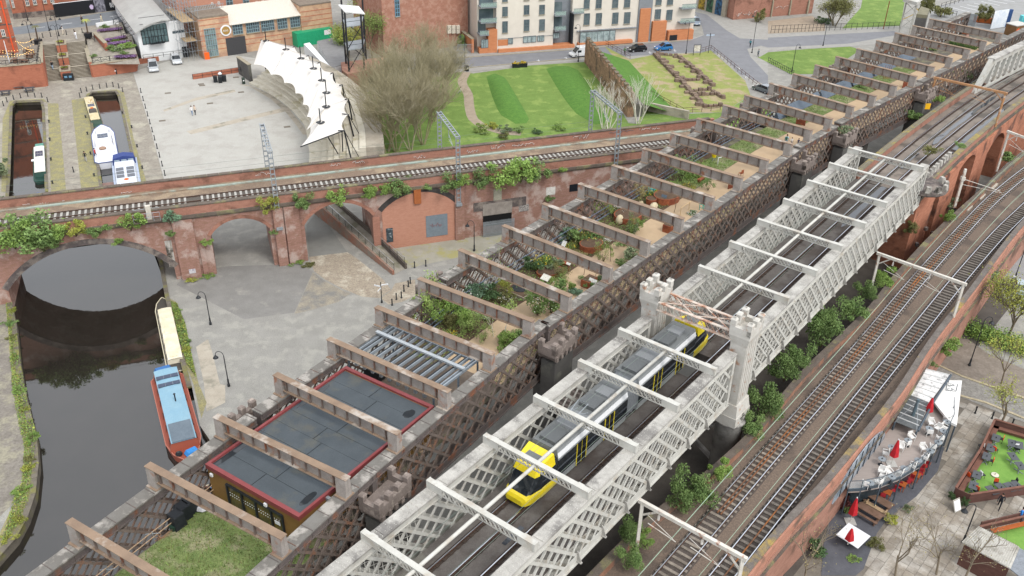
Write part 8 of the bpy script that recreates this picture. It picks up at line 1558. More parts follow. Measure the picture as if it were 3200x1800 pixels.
for z in(7.6,12.0):m=MB();m.prism([(p.x,p.y)for p in lg],z,z+.15);T.add('platform',m,M_galv);m=MB();[m.bar((lg[k].x,lg[k].y,z+1.0),(lg[(k+1)%4].x,lg[(k+1)%4].y,z+1.0),.06,.06)for k in range(4)];T.add('guard_rail',m,M_blk)
m=MB();[m.bar((lg[k].x,lg[k].y,z),(lg[(k+1)%4].x,lg[(k+1)%4].y,z+4.2),.12,.12)for k in range(4)for z in(3.8,7.8)];T.add('bracing',m,M_blk);m=MB();R_=[zB(620,42,17),zB(672,96,16.4),zB(822,110,16.4),zB(776,54,17)];m.hexa(R_+[p+Vector((0,0,.2))for p in R_]);T.add('roof_panel',m,mat('white_panel','e8e8e6','d4d4d0',sc=1))
M_lawn=mat('mown_lawn','728c46','67803d',sc=.5,rough=1,grain=.2,gsc=6,c3='839850',sc3=.35,amt3=.35,bump=.4,bsc=8);M_lawnd=mat('long_grass','5c8438','507732',sc=1.2,rough=1,grain=.35,gsc=7,bump=.8,bsc=6)
flat('lawn',[zB(715,790),zB(770,900),zB(800,1040),zB(780,1250),at(1130,540),at(1700,500),at(2120,440),zC(1010,940),zC(880,930),zC(720,670),zC(552,468),zC(130,495),zC(0,515),zB(1640,555),zB(1540,545),zB(1100,640),zB(820,700)],.02,M_lawn)
for lb,C_ in(('left',[(1740,580),(1800,555),(1870,580),(1950,700),(2060,900),(2040,930),(1960,935),(1850,870),(1780,720)]),('right',[(2190,520),(2260,500),(2360,500),(2430,530),(2560,720),(2660,880),(2650,930),(2560,940),(2420,860),(2290,690)])):
 P=spline([tuple(zB(x,y)[:2])for x,y in C_+[C_[0]]],3)[:-1];c=sum(P,Vector())/len(P);m=MB();n=len(P);rings=[m.pts([(p.x+(c.x-p.x)*s,p.y+(c.y-p.y)*s,.03+h_)for p in P])for s,h_ in((0,0),(.2,.35),(.45,.7),(.75,.85),(.98,.9))]
 for j in range(4):
  for q in range(n):m.face(rings[j]+q,rings[j]+(q+1)%n,rings[j+1]+(q+1)%n,rings[j+1]+q)
 struct('grass_mound',m,M_lawnd,smooth=True,label=f'{lb} long grassed mound on the lawn')
M_dirt=mat('dirt_path','a89a88','988a78',sc=.9,grain=.15)
L_=spline([tuple(zB(*p)[:2])for p in((1590,545),(1555,620),(1600,710),(1610,800),(1640,900),(1740,965),(1860,1000),(2000,1010))],2);m=MB();a,b=offs(L_,-.9),offs(L_,.9);m.sheet([(p.x,p.y,.03)for p in b+a[::-1]]);struct('dirt_path',m,M_dirt)
flat('curved_path',[zB(700,800),zB(745,880),zB(790,1040),zB(770,1230),zB(700,1230),zB(700,1000)],.028,M_palegr)
M_rd=mat('road_asphalt','85868a','7b7c80',sc=.5,rough=.9,grain=.12,gsc=6);M_pv=mat('grey_pavement','a3a19c','97958f',sc=.8,grain=.15)
flat('pavement',[zAP(-500,560),zAP(0,540),zAP(1100,470),zAP(1760,400),zAP(2300,375),zAP(2440,330),zAP(2400,120),zC(1400,40),zC(1932,200),zD(0,240),zD(1000,190),zD(1200,300),zD(620,350),zD(0,380),zC(1932,380),zC(1932,720),zC(1700,640),zC(1540,420),zC(880,445),zAP(1250,590),zAP(540,660),zAP(-500,760)],.012,M_pv)
flat('road',[zAP(-500,600),zAP(1100,488),zAP(1760,428),zAP(2290,395),zAP(2420,345),zAP(2395,250),zC(1380,90),zC(1470,110),zC(1620,230),zC(1720,290),zC(1932,300),zD(0,285),zD(950,235),zD(1000,260),zD(600,330),zD(0,360),zC(1880,345),zC(1775,370),zC(1800,430),zC(1932,570),zC(1932,650),zC(1720,560),zC(1570,405),zC(1350,395),zC(880,425),zAP(1250,570),zAP(540,632),zAP(-500,720)],.02,M_rd)
for k,(z_,x,y)in enumerate(((zAP,570,605),(zAP,795,590),(zAP,1065,565),(zAP,1885,510),(zAP,2130,490),(zC,1710,505),(zC,1760,570))):a=z_(x-18,y,.026);b=z_(x+22,y+12,.026);m=MB();m.bar(a,b,.12,.006);m.bar(z_(x,y-5,.026),z_(x+5,y+18,.026),.12,.006);struct('road_marking',m,M_line)
for k,P in enumerate(((zAP(-400,600),zAP(1100,491),zAP(1760,431),zAP(2290,398)),(zAP(-400,712),zAP(540,628),zAP(1250,567)))):
 m=MB();[m.bar(a+Vector((0,0,.05)),b+Vector((0,0,.05)),.25,.12)for a,b in zip(P,P[1:])];struct('kerb',m,M_ston)
M_cr=mat('cream_render','e4dcd0','dcd4c8',sc=.5,rough=.9,grain=.04);M_ob=mat('vivid_orange_brick','d08c62','c48058',sc=1.2,grain=.12,stretch=(1,1,3));M_gz=mat('grey_zinc','8d9298','82878d',sc=1,rough=.5);M_gf=mat('grey_frame','6d767c',rough=.5)
AW=Wall(zAP(210,525),zAP(2312,378));T=Thing('apartment_block','cream rendered apartment block with orange brick base and balconies','building',AW.pt(AW.len/2,0,-8));sx=lambda x,y:AW.sz(zAP.px(x,y))
a1=sx(940,300)[0];a2=sx(1125,300)[0];a3=sx(1765,300)[0];a4=sx(1905,200)[0];aL=sx(380,300)[0]
for a,b,z0,z1,o,mm in((aL,a1,0,26,-.02,M_cr),(0,aL,0,26,-1.6,M_cr),(a1,a2,0,26,-1.8,M_gz),(a2,a3,0,26,-.5,M_cr),(a3,a4,0,26,-.2,M_gz),(a4,AW.len,0,26,-.6,M_cr)):m=MB();AW.box(m,a,b,z0-.3,z1,-16,o);T.add('wall',m,mm)
zb1=sx(600,375)[1]
for px0,px1,o,mm,nm in(((212,525),(300,470),.1,M_ob,'brick_base'),((300,520),(388,285),.15,M_ob,'brick_pier'),((395,480),(1140,450),.6,M_ob,'garden_wall'),((1770,400),(1900,80),.1,M_ob,'brick_panel'),((1900,395),(2055,205),.12,M_ob,'brick_panel'),((2055,388),(2310,285),.5,M_ob,'brick_panel'),((1180,425),(1710,385),.6,M_ob,'garden_wall'),((395,425),(495,385),.02,M_ob,'brick_base')):
 a,z=sx(*px0);b,z2=sx(*px1);m=MB();AW.box(m,min(a,b),max(a,b),max(-.3,min(z,z2)-.6),max(z,z2),-1.5,o);T.add(nm,m,mm)
for px0,px1 in(((395,380),(935,345)),((1175,310),(1760,268))):a,z=sx(*px0);b,z2=sx(*px1);m=MB();AW.box(m,a,b,min(z,z2),max(z,z2),-1,.12);T.add('zinc_band',m,M_gz)
M_ag=mat('apartment_glass','6f7c80','56646a',sc=.7,rough=.08)
for x in(465,677,828,1275,1393,1555,1672):
 for r_,(t,b)in enumerate(((70,158),(212,318),(-60,15))):
  dy={465:0,677:-17,828:-20}.get(x,-70 if r_ !=1 else-72)-(0 if x<900 else(x-1275)*.03);window(AW,T,zAP.px(x-24,t+dy),zAP.px(x+24,b+dy),mull=1,tr=1,fr=M_gf,gl=M_ag,out=0 if x<900 else-.48)
for x,t,b in((1975,100,190),(2088,105,200),(1985,-40,52),(2098,-45,50)):window(AW,T,zAP.px(x-22,t),zAP.px(x+22,b),fr=M_gf,gl=M_ag,out=-.55)
for x0,x1,t,b in((497,540,375,428),(645,768,358,410),(785,846,350,402),(1205,1540,318,400),(232,298,390,465),(940,995,325,372)):window(AW,T,zAP.px(x0,t),zAP.px(x1,b),mull=5 if x1-x0>200 else 2,tr=0,fr=M_gf,gl=mat('curtained_glass','b4c4c4','7d8c8c',sc=1.2,rough=.1),out=.05,sill=False)
for x0,x1,y in((218,375,75),(218,375,225),(208,300,345),(945,1050,155),(945,1050,300),(1125,1228,130),(2168,2312,225),(2185,2325,85)):
 a,z=sx(x0,y);b,_=sx(x1,y);m=MB();AW.box(m,a,b,z,z+.2,-1.8,.9);bl=T.add('balcony',m,M_gz);m=MB();AW.box(m,a,b,z+.25,z+1.1,.84,.88);T.add('glass_guard',m,mat('guard_glass','a8c0b8',rough=.05,alpha=.45,grain=0),bl);m=MB();AW.box(m,a,b,z+1.1,z+1.17,.82,.9);T.add('top_rail',m,M_gf,bl);m=MB();AW.box(m,a+.2,b-.2,z+.2,z+2.5,-1.5,-1.4);T.add('patio_door',m,M_ag,bl)
a,z=sx(1115,360);b,z2=sx(1145,140);m=MB();AW.box(m,a,b,0,z2,-1.7,.05);T.add('dark_slot',m,M_blk);a,z=sx(2068,392);b,z2=sx(2148,335);m=MB();AW.box(m,a,b,z,z2,.5,.55);T.add('vent_panel',m,M_blk)
W,T=block('brick_mill','old pinkish brick mill left of the apartment block','building',zB(970,440),zB(1600,330),0,26,14,mat('mill_brick','ac7d6a','9f7160',sc=1.0,grain=.25,gsc=8,stretch=(1,1,3),c3='b58c7a',sc3=.9));window(W,T,zB.px(1045,-20),zB.px(1085,120),mull=1,tr=4,fr=mat('blue_frame','6f9cb8',rough=.5));[T.add('condenser_unit',wbox(zB.px(x,y),zB.px(x+26,y+24),0,.5,W),mat('cream_unit','e0d8c8','cfc7b8',sc=4))for x in(1440,1472,1505)for y in(192,222)]
rwall(zAP(25,420),zAP(150,520),0,3,'orange brick side wall at the apartment corner',M_ob);railing(zAP(0,525),zAP(150,520),2.0,'grey steel railing fence beside the apartments',14,M_galv);bush(zAP(60,470),1.4,'green shrub behind the grey railing','green','tall')
W,T=block('stone_warehouse','ornate stone warehouse with painted arches up the side street','building',zC(1395,62),zC(1600,130),0,16,10,mat('warehouse_stone','b0a898','a09888',sc=1.2,grain=.2));
for k,(x,y)in enumerate(((1430,40),(1490,60),(1555,80))):a,z=W.sz(zC.px(x,y));m=MB();W.poly(m,[(a-1.1,.1),(a+1.1,.1)]+[(a+1.1*cos(t),3+1.3*sin(t))for t in[j*pi/8 for j in range(9)]],0,.04);T.add('painted_arch',m,mat('mural%d'%k,('c8a838','4f7a5a','3f6f98')[k],'20242a',sc=1.2,rough=.7))
W,T=block('derelict_brick_building','derelict orange brick building with graffiti at the street corner','building',zC(1665,150),zC(1665,150)+(zD(330,100)-zC(1665,150)),0,11,12,M_brickor);[T.add('buttress',wbox(zD.px(x,130),zD.px(x+14,0),0,.4,W),M_ston)for x in(20,155,290)];a,z=W.sz(zD.px(45,75));b,z2=W.sz(zD.px(150,50));scrawl(W,a,z,b,z2+.4,.02,M_spray,None,77,.15,18,T);a,z=W.sz(zC.px(1690,130));b,z2=W.sz(zC.px(1900,70));scrawl(W,a,z,b,z2,.02,M_spray,None,78,.2,26,T)
RW=Wall(zC(545,470),zC(868,885));M_rub=mat('rubble_sandstone','a8886e','8f735e',sc=1.4,rough=1,grain=.35,gsc=4,c3='6b5a4c',sc3=.6,amt3=.4,bump=.8,bsc=4)
T=Thing('rubble_wall','crenellated rubble sandstone wall between the lawns','wall',RW.pt(RW.len/2,0));z0_=RW.sz(zC.px(575,330))[1];z1_=RW.sz(zC.px(880,705))[1];m=MB();RW.poly(m,[(0,-.2),(RW.len,-.2),(RW.len,z1_),(0,z0_)],-1.2,0);T.add('stonework',m,M_rub);nM=15
for k in range(nM):a=RW.len*(k+.3)/nM;z=z0_+(z1_-z0_)*k/nM;m=MB();RW.box(m,a,a+RW.len/nM*.52,z,z+.75,-.6,.0);mo=T.add('merlon',m,M_rub);m=MB();RW.box(m,a-.06,a+RW.len/nM*.52+.06,z+.75,z+.9,-.7,.06);T.add('cap_stone',m,mat('dark_capstone','7d7464','6b6254',sc=2),mo)
A_,B_=Vector(RW.pt(0,2.4,-1.2)),Vector(RW.pt(RW.len,2.4,-1.2));n_=-RW.n;m=MB();m.hexa([A_-Vector((0,0,2.6)),B_-Vector((0,0,2.6)),B_+n_*1.6-Vector((0,0,2.6)),A_+n_*1.6-Vector((0,0,2.6)),A_,B_,B_+n_*1.6,A_+n_*1.6]);struct('wall_walk',m,mat('dark_walk','6a6862','5f5d58',sc=1));m=MB();m.quad(A_+n_*1.6,A_+n_*8.5-Vector((0,0,2.36)),B_+n_*8.5-Vector((0,0,2.36)),B_+n_*1.6);struct('grass_bank',m,M_lawnd)
flat('garden_lawn',[zC(700,350),zC(890,450),zC(1060,415),zC(1420,400),zC(1500,380),zC(1760,610),zC(1800,720),zC(1590,850),zC(1300,850),zC(1040,720),zC(880,560)],.024,mat('patchy_turf','949a58','848e4e',sc=.7,rough=1,c3='a8987a',sc3=.3,amt3=.45,grain=.25,gsc=8))
T=Thing('roman_ruins','low excavated stone wall foundations laid out on the grass','ruins',zC(1350,620));M_rs=mat('ruin_stone','8a7868','74645a',sc=1.5,rough=1,grain=.35,rnd=.15);rg=random.Random(9)
me=MB();me.box((0,0,0),(1,1,1),tx=.85);me=me.mesh('stone',M_rs)
for P in(((1075,412),(1130,470),(1270,610),(1440,800)),((1255,428),(1390,540),(1520,655)),((1510,690),(1600,750)),((1080,412),(1250,425)),((1290,612),(1420,606)),((1370,690),(1505,680)),((1390,722),(1555,715)),((1440,812),(1590,800))):
 for(x0,y0),(x1,y1)in zip(P,P[1:]):
  a,b=zC(x0,y0),zC(x1,y1);k=max(2,int((b-a).length/.85));d=(b-a).normalized()
  for j in range(k):
   p=a.lerp(b,(j+.5)/k);thick=.95 if P[0]in((1075,412),(1255,428))else .7;link('stone',me,T.o,T.tf((p.x+rg.uniform(-.1,.1),p.y,.02)),(0,0,atan2(d.y,d.x)+rg.uniform(-.15,.15)),(.82,thick,rg.uniform(.4,.75)))
   if thick>.9 and j%4==0:q=p+Vector((-d.y,d.x,0))*(.9 if x0<1250 else-.9);link('stone',me,T.o,T.tf((q.x,q.y,.02)),(0,0,atan2(d.y,d.x)),(.9,.9,rg.uniform(.3,.6)))
M_bf2=mat('brown_stained_timber','6a4c40','5c4238',sc=2)
for k,(p0,p1,lb)in enumerate((((665,318),(890,445),'brown post and rail fence by the road'),((1050,722),(1290,855),'brown fence below the grass bank'),((1290,855),(1570,832),'brown fence at the foot of the ruins'),((1420,398),(1500,375),'short brown fence beside the information board'),((1500,375),(1905,700),'long brown fence along the side road'))):railing(zC(*p0,.02),zC(*p1,.02),1.05,lb,mm=M_bf2,bars=(.5,.95),name='post_rail_fence')
T=Thing('information_board','white framed information board at the ruins','sign',zC(1392,418),.1);m=MB();[m.box((x,0,0),(.1,.1,2.3))for x in(-.75,.75)];m.box((0,0,2.25),(1.6,.1,.1));T.add('frame',m,M_blk,world=False);m=MB();m.box((0,0,.9),(1.35,.06,1.3));T.add('panel',m,mat('board_e8','eeeae2','b8b0a4',sc=3),world=False)
rwall(zC(1000,830),zC(1330,900),-.2,1.6,'pale retaining wall below the ruins',M_palegr,cop=False);railing(zC(1400,0)*1,zC(1400,0)+Vector((2,0,0)),1,'tiny railing')if 0 else None
for k,(z_,x,y,h_,lb)in enumerate(((zC,500,465,7.6,'black swan neck lamp beside the white van'),(zC,1313,405,7.0,'black swan neck lamp by the apartment corner'),(zB,1577,535,7.5,'black swan neck lamp at the edge of the lawn'),(zC,1810,400,8.5,'black swan neck lamp at the road junction'),(zD,415,345,8.6,'tall black lamp on the road behind the lawn'),(zD,180,540,5.5,'black swan neck lamp on the right-hand lawn'),(zE,1590,1000,4.2,'black swan neck lamp in the canalside yard, farther one'),(zE,1728,1465,4.2,'black swan neck lamp in the canalside yard, nearer one'),(zF,1647,445,4.3,'black swan neck lamp by the workshop arches'))):lamp(z_(x,y),h_,lb,(1,.3,0)if k==5 else(-1,.1,0))
for k,(x,y)in enumerate(((1165,690),(1150,715),(1117,750),(1098,800),(1060,812),(1028,855),(1197,572),(1282,560))):bollard(zF(x,y),f'black bollard, {ORD[k]} of those beside the yard turret',grp='bollards by the turret')
T=Thing('finger_post','black finger post with white arms in the yard','sign',zF(950,835));m=MB();m.lathe([(.12,0),(.12,.3),(.06,.4),(.05,2.9)],(0,0,0),8);T.add('pole',m,M_blk,world=False);[T.add('arm',(lambda q_:(q_.bar((0,0,2.5-.2*j),(.9*cos(a),.9*sin(a),2.5-.2*j),.04,.16),q_)[1])(MB()),M_wht,world=False)for j,a in enumerate((.3,2.8,4.4))]
T=Thing('finger_post','finger post by the road junction','sign',zAP(2460,520));m=MB();m.tube((0,0,0),(0,0,4.4),.06);T.add('pole',m,M_blk,world=False);m=MB();m.bar((-.9,0,3.9),(.9,.2,3.9),.04,.3);T.add('arm',m,mat('pale_blue_arm','b8c8dc'),world=False)
for k,(x,y)in enumerate(((572,660),(645,655))):p=zAP(x,y);T=Thing('flower_tub',f'{("left", "right")[k]} black tub of yellow bedding by the road','planter',p);m=MB();m.box((0,0,0),(1.5,1.0,.8),.1,tx=1.1);T.add('tub',m,M_blk,world=False);bush(Vector((p.x,p.y,.8)),.75,f'yellow bedding plants in the {("left", "right")[k]} roadside tub','flow','low')
person(zC(1795,355),1,'person in a teal coat on the road corner','2f7f8c','23262c');person(zC(1855,430),2,'person in a grey jacket at the kerb','7d848c','4a5058',stride=.1);person(zAP(1638,540),1,'person in green and black beside the black car','4f7a4a','23262c');person(zB(1545,705,.0),3,'person in pale clothes sitting at the lawn edge','dcd8d0','7d8ca0',sit=True)
flat('lawn',[zD(-60,430),zD(0,395),zD(300,370),zD(620,352),zD(700,375),zD(560,470),zD(340,560),zD(170,560),zC(1850,430)],.024,M_lawn);flat('lawn',[zD(560,215),zD(700,60),zD(720,-40),zD(1040,-40),zD(1000,195)],.028,M_lawn);flat('lawn',[zC(1000,830),zC(1300,860),zC(1590,850),zC(1810,720),at(2420,360),at(2150,450),zC(900,1000)],.016,M_lawn);flat('waste_ground',[zD(0,160),zD(330,120),zD(430,180),zD(430,235),zD(0,255)],.026,M_dirt)
for p0,p1,h_,lb in(((20,250),(420,232),1.8,'black railing fence round the waste ground'),((420,232),(990,212),1.6,'thin railing fence along the far lawn'),((0,470),(190,570),1.1,'black balustrade of the footbridge by the lawn')):railing(zD(*p0,.02),zD(*p1,.02),h_,lb,14)
m=MB();a,b=zD(870,220),zD(930,5);m.tube(a,(a.x,a.y,zat(a,zD.px(928,10))),.1,n=6);solo('rust_pole',m,M_cort,'rusty slanting pole on the far lawn','pole')
tree(zD(500,195),7,'rounded olive budding tree above the waste ground',71,lev=5,kids=3,stems=4,leaf='olive',nleaf=5000,ls=.14,r=.16,bark='7a7058',name='budding_tree',jit=.7);bush(zD(420,175),2.0,'dark ivy bush left of the olive tree','dark','mound',1.5);bush(zD(40,100),1.8,'green shrub against the derelict building','green','mound');bush(zC(1860,165),1.4,'green shrub growing by the graffiti wall','olive','tall',1.4)
T=Thing('lift_tower','white lattice steel tower at the end of the garden viaduct','tower',zD(1050,250));B4=[zD(990,245),zD(1065,268),zD(1150,235),zD(1080,215)];zt=zat(B4[0],zD.px(1035,10))
for p in B4:m=MB();m.bar(p,(p.x,p.y,zt),.3,.3,(1,0,0));T.add('leg',m,M_wh)
m=MB();[m.bar((B4[k].x,B4[k].y,z),(B4[(k+1)%4].x,B4[(k+1)%4].y,z+3),.1,.1)for k in range(4)for z in(1,4,7,10,13)];T.add('bracing',m,M_wh);m=MB();[m.bar((B4[k].x,B4[k].y,z),(B4[(k+1)%4].x,B4[(k+1)%4].y,z+2),.12,.12)for k in(0,2)for z in(3,8)];T.add('yellow_stair',m,mat('yellow_rail','e0b83a'));c=sum(B4,Vector())/4;m=MB();m.prism([tuple((c+(p-c)*1.35)[:2])for p in B4],zt,zt+.7);T.add('cap',m,M_wh)
T=Thing('stone_abutment','massive mossy stone abutment block at the garden end','abutment',zFR(770,460,0));q=[zFR(655,250,17),zFR(845,270,17),zFR(890,160,17),zFR(735,110,17)];m=MB();m.prism([(p.x,p.y)for p in q],0,16.4);T.add('shaft',m,M_stonedk);m=MB();m.prism([(p.x,p.y)for p in q],16.4,17.0);T.add('cap',m,mat('mossy_cap','85806a','74705c',sc=1))
flat('car_park_deck',[zFR(950,120,11.9),zFR(1300,60,11.9),zFR(1700,-80,11.9),at(3600,-60,11.9),at(3600,120,11.9),zFR(2300,560,11.9),zFR(2130,600,11.9),zFR(880,330,11.9)],11.9,mat('car_park_tarmac','9c9c9c','92928f',sc=.5,grain=.1))
for k in range(7):m=MB();m.bar(zFR(1310+k*125,140-k*28,11.91),zFR(1600+k*135,215-k*30,11.91),.15,.008);struct('parking_line',m,M_line)
railing(zFR(1085,150,11.9),zFR(1560,0,11.9),1.1,'black railing beside the raised car park');railing(zFR(1220,265,11.9),zFR(1360,290,11.9),1.0,'short black barrier in the car park')
W=Wall(zFR(1975,520,12),zFR(2230,480,12));T=Thing('white_hoarding','white printed hoarding panel with blue edge by the entrance','hoarding',W.pt(W.len/2,12));m=MB();W.box(m,0,W.len,12,15.4,-.1,0);T.add('panel',m,mat('white_print','eef2f6','d0dce8',sc=.8));m=MB();W.box(m,W.len,W.len+1.2,12,15.2,-.5,0);T.add('blue_panel',m,mat('navy_panel','2c4a7a'))
T=Thing('turquoise_cabinet','turquoise cabinet at the right edge by the entrance','cabinet',zFR(2540,520,12));m=MB();m.box((0,0,0),(1.6,1.2,2.6));T.add('body',m,mat('turquoise_paint2','6ad0d4',rough=.5),world=False);m=MB();m.box((0,-.62,.3),(1.2,.04,2.0));T.add('door',m,mat('turquoise_paint3','5cc2c8',rough=.5),world=False)
T=Thing('timber_planter','orange timber planter holding conifers in the car park','planter',zFR(1880,400,12),-.4);m=MB();m.box((0,0,0),(4.4,1.2,.9));T.add('box',m,M_or,world=False)
for k,x in enumerate((1760,1880,1990)):bush(zFR(x,375+k*12,12.8),1.2,('left','middle','right')[k]+' bushy conifer in the timber planter','olive','tall',1.3)
W=Wall(zFR(1480,430,12),zFR(1700,480,12));railing(zFR(1460,420,12),zFR(1690,470,12),2.2,'galvanised mesh gate panels by the entrance',20,M_galv,name='mesh_gate')
for k,(x,y,h_,st)in enumerate(((990,1150,11,4),(1060,1145,13,5),(1165,1130,13,5),(1260,1090,12,5),(1050,900,13,4),(1190,850,13,4),(1340,920,12,4),(930,960,11,4),(1400,760,11,4),(1270,680,12,4),(1080,720,11,4))):tree(zB(x,y),h_,f'tall leafless multi-stemmed tree, {ORD[k]} of the clump between arena and lawn',100+k,lev=5,kids=3,stems=st,spread=.42,bark=('a39a7c','989072','aaa288')[k%3],r=.12,minr=.014,upb=.16,shrink=.76,group='bare tree clump',leaf='straw',nleaf=350,ls=.06,jit=.3)
for k,(x,y,h_,c)in enumerate(((880,440,10,'fresh'),(700,470,8,'yellow'),(920,330,12,'fresh'),(640,440,7,'fresh'))):tree(zB(x,y),h_,('fresh green tree behind the lighting tower','yellow green tree left of the lighting tower','slender pale birch beyond the lighting tower','small green tree by the yard shed')[k],120+k,lev=5,kids=3,leaf=c,nleaf=2600,ls=.13,r=.13,bark='a89e88' if k==2 else '6f6450',name='leafing_tree',jit=.5)
bush(zB(1420,330),2.2,'ivy covered stump by the brick mill','dark','tall',1.6);bush(zB(1340,310),1.8,'dark shrub below the brick mill','dark','mound')
for k,(x,y)in enumerate(((950,935),(730,975),(690,970))):tree(zC(x,y),7.5,('white stemmed birch at the end of the rubble wall','white stemmed birch on the lawn edge','slim white birch beside the portal')[k],130+k,lev=4,kids=2,stems=6-2*(k>0),spread=.28,bark='e8e2d8',r=.09,minr=.016,leaf='straw',nleaf=300,ls=.06,name='birch_tree',upb=.35)
for k,(x,y,s,c)in enumerate(((60,1000,1.0,'green'),(190,1010,.9,'dark'),(360,985,1.2,'bright'),(-60,1040,1.0,'olive'))):bush(zC(x,y),s,f'low shrub, {ORD[k]} along the lawn behind the brick parapet',c,'mound')
for k,(x,y,s,c)in enumerate(((1700,1000,1.6,'fresh'),(1780,960,1.2,'yellow'),(1880,1000,1.5,'grey'))):bush(zB(x,y),s,f'straggly shrub, {ORD[k]} from the portal mast on the lawn',c,'mound',s*.8)
IV=[(zBS,450,1000,2.4,8.0,'green'),(zBS,150,1040,2.0,7.8,'bright'),(zBS,300,1080,1.9,7.4,'green'),(zBS,560,1180,1.6,6.4,'green'),(zBS,820,1020,1.2,7.9,'bright'),(zBS,1000,1010,1.1,8.0,'yellow'),(zBS,1260,1040,.8,7.9,'green'),(zBS,1390,955,.7,8.5,'green'),(zBS,1720,880,1.4,8.4,'bright'),(zBS,2250,810,1.1,8.6,'blue'),(zBS,1580,1140,.7,7.0,'bright'),(zBS,2290,1040,.6,6.5,'green'),(zF,75,90,1.2,8.2,'yellow'),(zF,340,70,1.3,8.2,'green'),(zF,615,20,1.2,8.4,'bright'),(zF,860,5,.9,8.6,'bright'),(zB,860,1410,.9,8.6,'bright'),(zB,1090,1390,1.4,8.6,'green'),(zB,970,1400,.8,8.6,'bright'),(zB,1285,1370,.7,8.7,'green'),(zB,1470,1340,1.4,8.7,'green'),(zB,1540,1350,1.0,8.6,'bright'),(zB,1710,1310,1.5,8.7,'green'),(zB,1860,1310,1.9,8.5,'bright'),(zC,60,1290,1.8,8.3,'bright'),(zC,170,1260,1.5,8.4,'green'),(zC,370,1165,.7,9.0,'bright'),(zF,145,285,.6,4.5,'green'),(zD4,1190,280,.7,5.0,'green'),(zE,1570,360,.7,4.6,'bright')]
for k,(z_,x,y,s,zz,c)in enumerate(IV):
 a,z=FW.sz(z_.px(x,y));s*=1.25;p=FW.pt(a,min(z,8.7)-.5*s,.35);bush(p,s,f'wild climbing shrub, {ORD[k] if k < 28 else ("twenty-ninth", "thirtieth")[k - 28]} from the canal end on the brick viaduct face',c,'mound' if s<1 else 'hang',s*.85,group='shrubs on the brick viaduct',name='wall_shrub')
for k,(z_,x,y,s,c)in enumerate(((zF,310,525,1.3,'bright'),(zF,400,560,.9,'olive'),(zF,1080,375,.7,'bright'),(zF,1250,340,.7,'bright'),(zF,1488,295,.8,'green'),(zE,1570,640,.9,'bright'),(zE,1440,670,.9,'yellow'),(zD4,700,690,.7,'bright'))):bush(z_(x,y),s,f'weeds, {ORD[k]} clump at the foot of the brick viaduct',c,'low',s*.9,group='weeds at the viaduct foot')
for k,(px,lb)in enumerate(((zF.px(1600,315),'concrete planter with a small palm by the workshops'),(zD4.px(845,690),'concrete planter of shrubs by the palisade'))):p=at(*px);T=Thing('concrete_planter',lb,'planter',p,.4);m=MB();m.box((0,0,0),(1.4,1.4,.8),tx=1.2);T.add('box',m,mat('pale_concrete','c4c0b4','b4b0a4',sc=2),world=False);bush(Vector((p.x,p.y,.8)),.8,('palm like plant','leafy shrub')[k]+' growing in the concrete planter '+('by the workshops','by the palisade')[k],'bright' if k else 'green','tall',.9)
VG=[(zE,1330,900),(zE,1350,980),(zE,1375,1060),(zE,1390,1140),(zE,1400,1200),(zE,100,900),(zE,80,1000),(zE,95,1100),(zE,120,1250),(zI,150,60),(zI,190,200),(zI,240,420),(zI,240,570),(zI,235,640),(zI,165,820),(zI,150,1030),(zI,60,1170)]
for k,(z_,x,y)in enumerate(VG):bush(z_(x,y),RND.uniform(.6,.95),f'verge plants, {ORD[k] if k < 5 else ORD[k - 5]} clump along the {"quay behind the cream boat" if k < 5 else "towpath bank"}',RND.choice(('bright','olive','green','yellow')),'low',group='canal verge plants')
bush(at(8,720),3.0,'dark overhanging tree at the canal arch','dark','tall',2.2);bush(zA(0,1330),2.0,'pale green shrub at the left edge of the basin','grey','tall',1.5)
RB=[(zK,1390,830,1.9,2.2,'green'),(zK,1320,900,1.8,2.0,'green'),(zK,1555,690,1.3,1.5,'bright'),(zK,1000,1190,1.2,.8,'bright'),(zK,860,1150,1.3,1.9,'green'),(zK,870,1350,1.3,1.6,'green'),(zH,120,1380,2.0,2.2,'green'),(zH,190,1290,1.8,2.0,'green'),(zH,400,1120,2.3,2.6,'green'),(zH,440,1040,1.8,2.0,'green'),(zH,610,920,2.1,2.1,'green'),(zH,710,770,1.6,1.6,'green'),(zH,870,680,1.7,1.6,'bright'),(zK,1870,220,2.1,2.6,'green'),(zK,1790,350,1.5,1.6,'green'),(zH,1340,200,1.2,1.3,'bright'),(zH,1080,270,1.4,1.0,'olive')]
for k,(z_,x,y,s,h_,c)in enumerate(RB):bush(z_(x,y+40,5.6),s*.8,f'wild shrub, {ORD[k]} among those between the white bridge and railway',c,'big',h_,group='shrubs beside the right-hand railway')
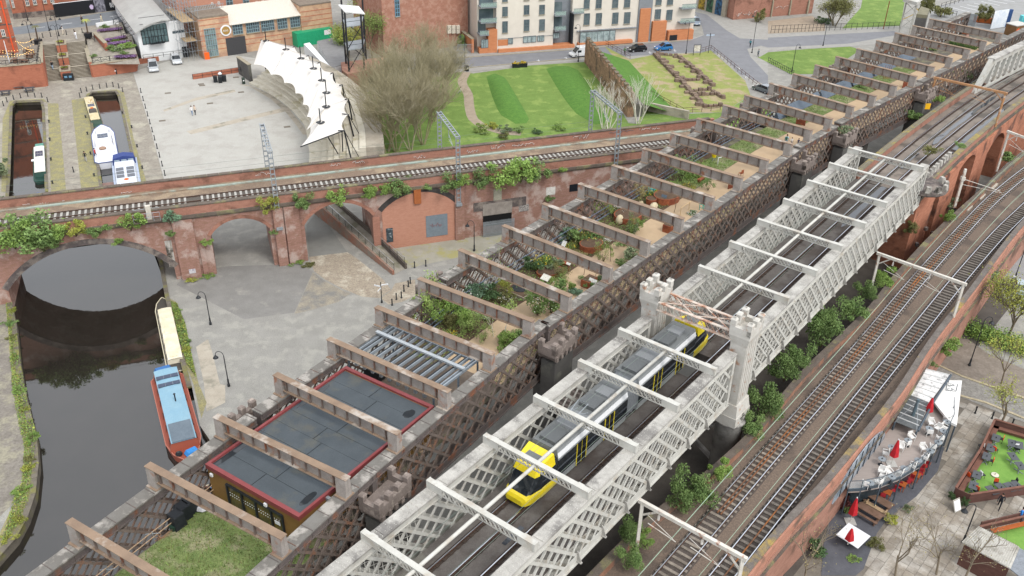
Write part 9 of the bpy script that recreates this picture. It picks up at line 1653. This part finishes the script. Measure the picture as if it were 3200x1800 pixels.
for k,(z_,x,y,s,zz,c)in enumerate(((zD,1080,900,1.4,10,'green'),(zD,1260,770,1.2,11,'bright'),(zD,560,1010,1.2,14.0,'grey'),(zD,1460,590,1.6,11,'green'),(zMR,1230,470,1.2,11.5,'olive'),(zMR,1640,380,.8,11.2,'green'),(zMR,1000,1330,1.0,4.5,'olive'),(zH,1660,650,1.1,4.0,'grey'),(zH,1370,1170,1.2,3.5,'bright'),(zBA,1640,560,1.0,3.0,'bright'),(zBA,1460,690,.9,3,'green'),(zMR,2300,570,1.5,5.5,'green'),(zMR,1450,1260,1.4,3,'grey'))):bush(z_(x,y,zz),s,f'self-sown shrub, {ORD[k]} on the brick and stone ledges at the right',c,'mound',group='self-sown shrubs')
p=at(*zD.px(700,1090),8);T=Thing('curved_stone_wall','dark curved stone wing wall topped with rows of coping between piers','wall',(p.x,p.y,0));P=[at(*zD.px(x,y),11)for x,y in((590,1100),(600,1040),(650,985),(720,970),(765,985))]
for a,b in zip(P,P[1:]):m=MB();m.bar((a.x,a.y,5),(b.x,b.y,5),1.2,12);T.add('stonework',m,M_stonedk);m=MB();m.bar((a.x,a.y,11.2),(b.x,b.y,11.2),1.6,.4);T.add('coping_stone',m,M_stone)
for k,(x,y)in enumerate(((955,903),(968,918),(1385,990),(1052,1110),(540,1297),(1880,1362),(1330,830),(600,1000))):p=zTM(x,y);m=MB();m.box((p.x,p.y,.012),(1.1,.7,.02),.35);solo('drain_cover',m,mat('rusty_drain','7d7468','6a6258',sc=4),f'flat rusty drain cover, {ORD[k]} of those set in the arena floor','drain cover','arena drain covers')
m=MB();rg=random.Random(8)
for poly,n in(([zE(1290,830),zE(1340,850),zE(1400,1000),zE(1440,1200),zE(1480,1400),zE(1410,1300),zE(1340,1050)],5200),([zE(60,600),zE(88,830),zE(120,1000),zE(145,1250),zE(185,1449),zI(222,200),zI(265,330),zI(275,400),zI(250,640),zI(235,830),zI(190,960),zI(110,1120),zI(0,1250),zI(90,930),zI(165,740),zI(185,480),zI(130,250),zI(90,0),zE(80,1200),zE(60,1000),zE(45,830)],7000)):
 xs=[p.x for p in poly];ys=[p.y for p in poly];c=0
 while c<n:
  p=Vector((rg.uniform(min(xs),max(xs)),rg.uniform(min(ys),max(ys)),0))
  if not inpoly(p,poly):continue
  c+=1;q=sin(p.x*1.3)*sin(p.y*.9+1);m.cur=int(rg.random()*3.99);p.z=rg.random()*(.15+.35*max(0,q));m.leaf(p,rg.uniform(.05,.12),rg)
struct('verge_plants',m,[LEAF['bright'],LEAF['olive'],LEAF['green'],LEAF['yellow']],kind='stuff',label='weeds and moss growing along the canal banks')
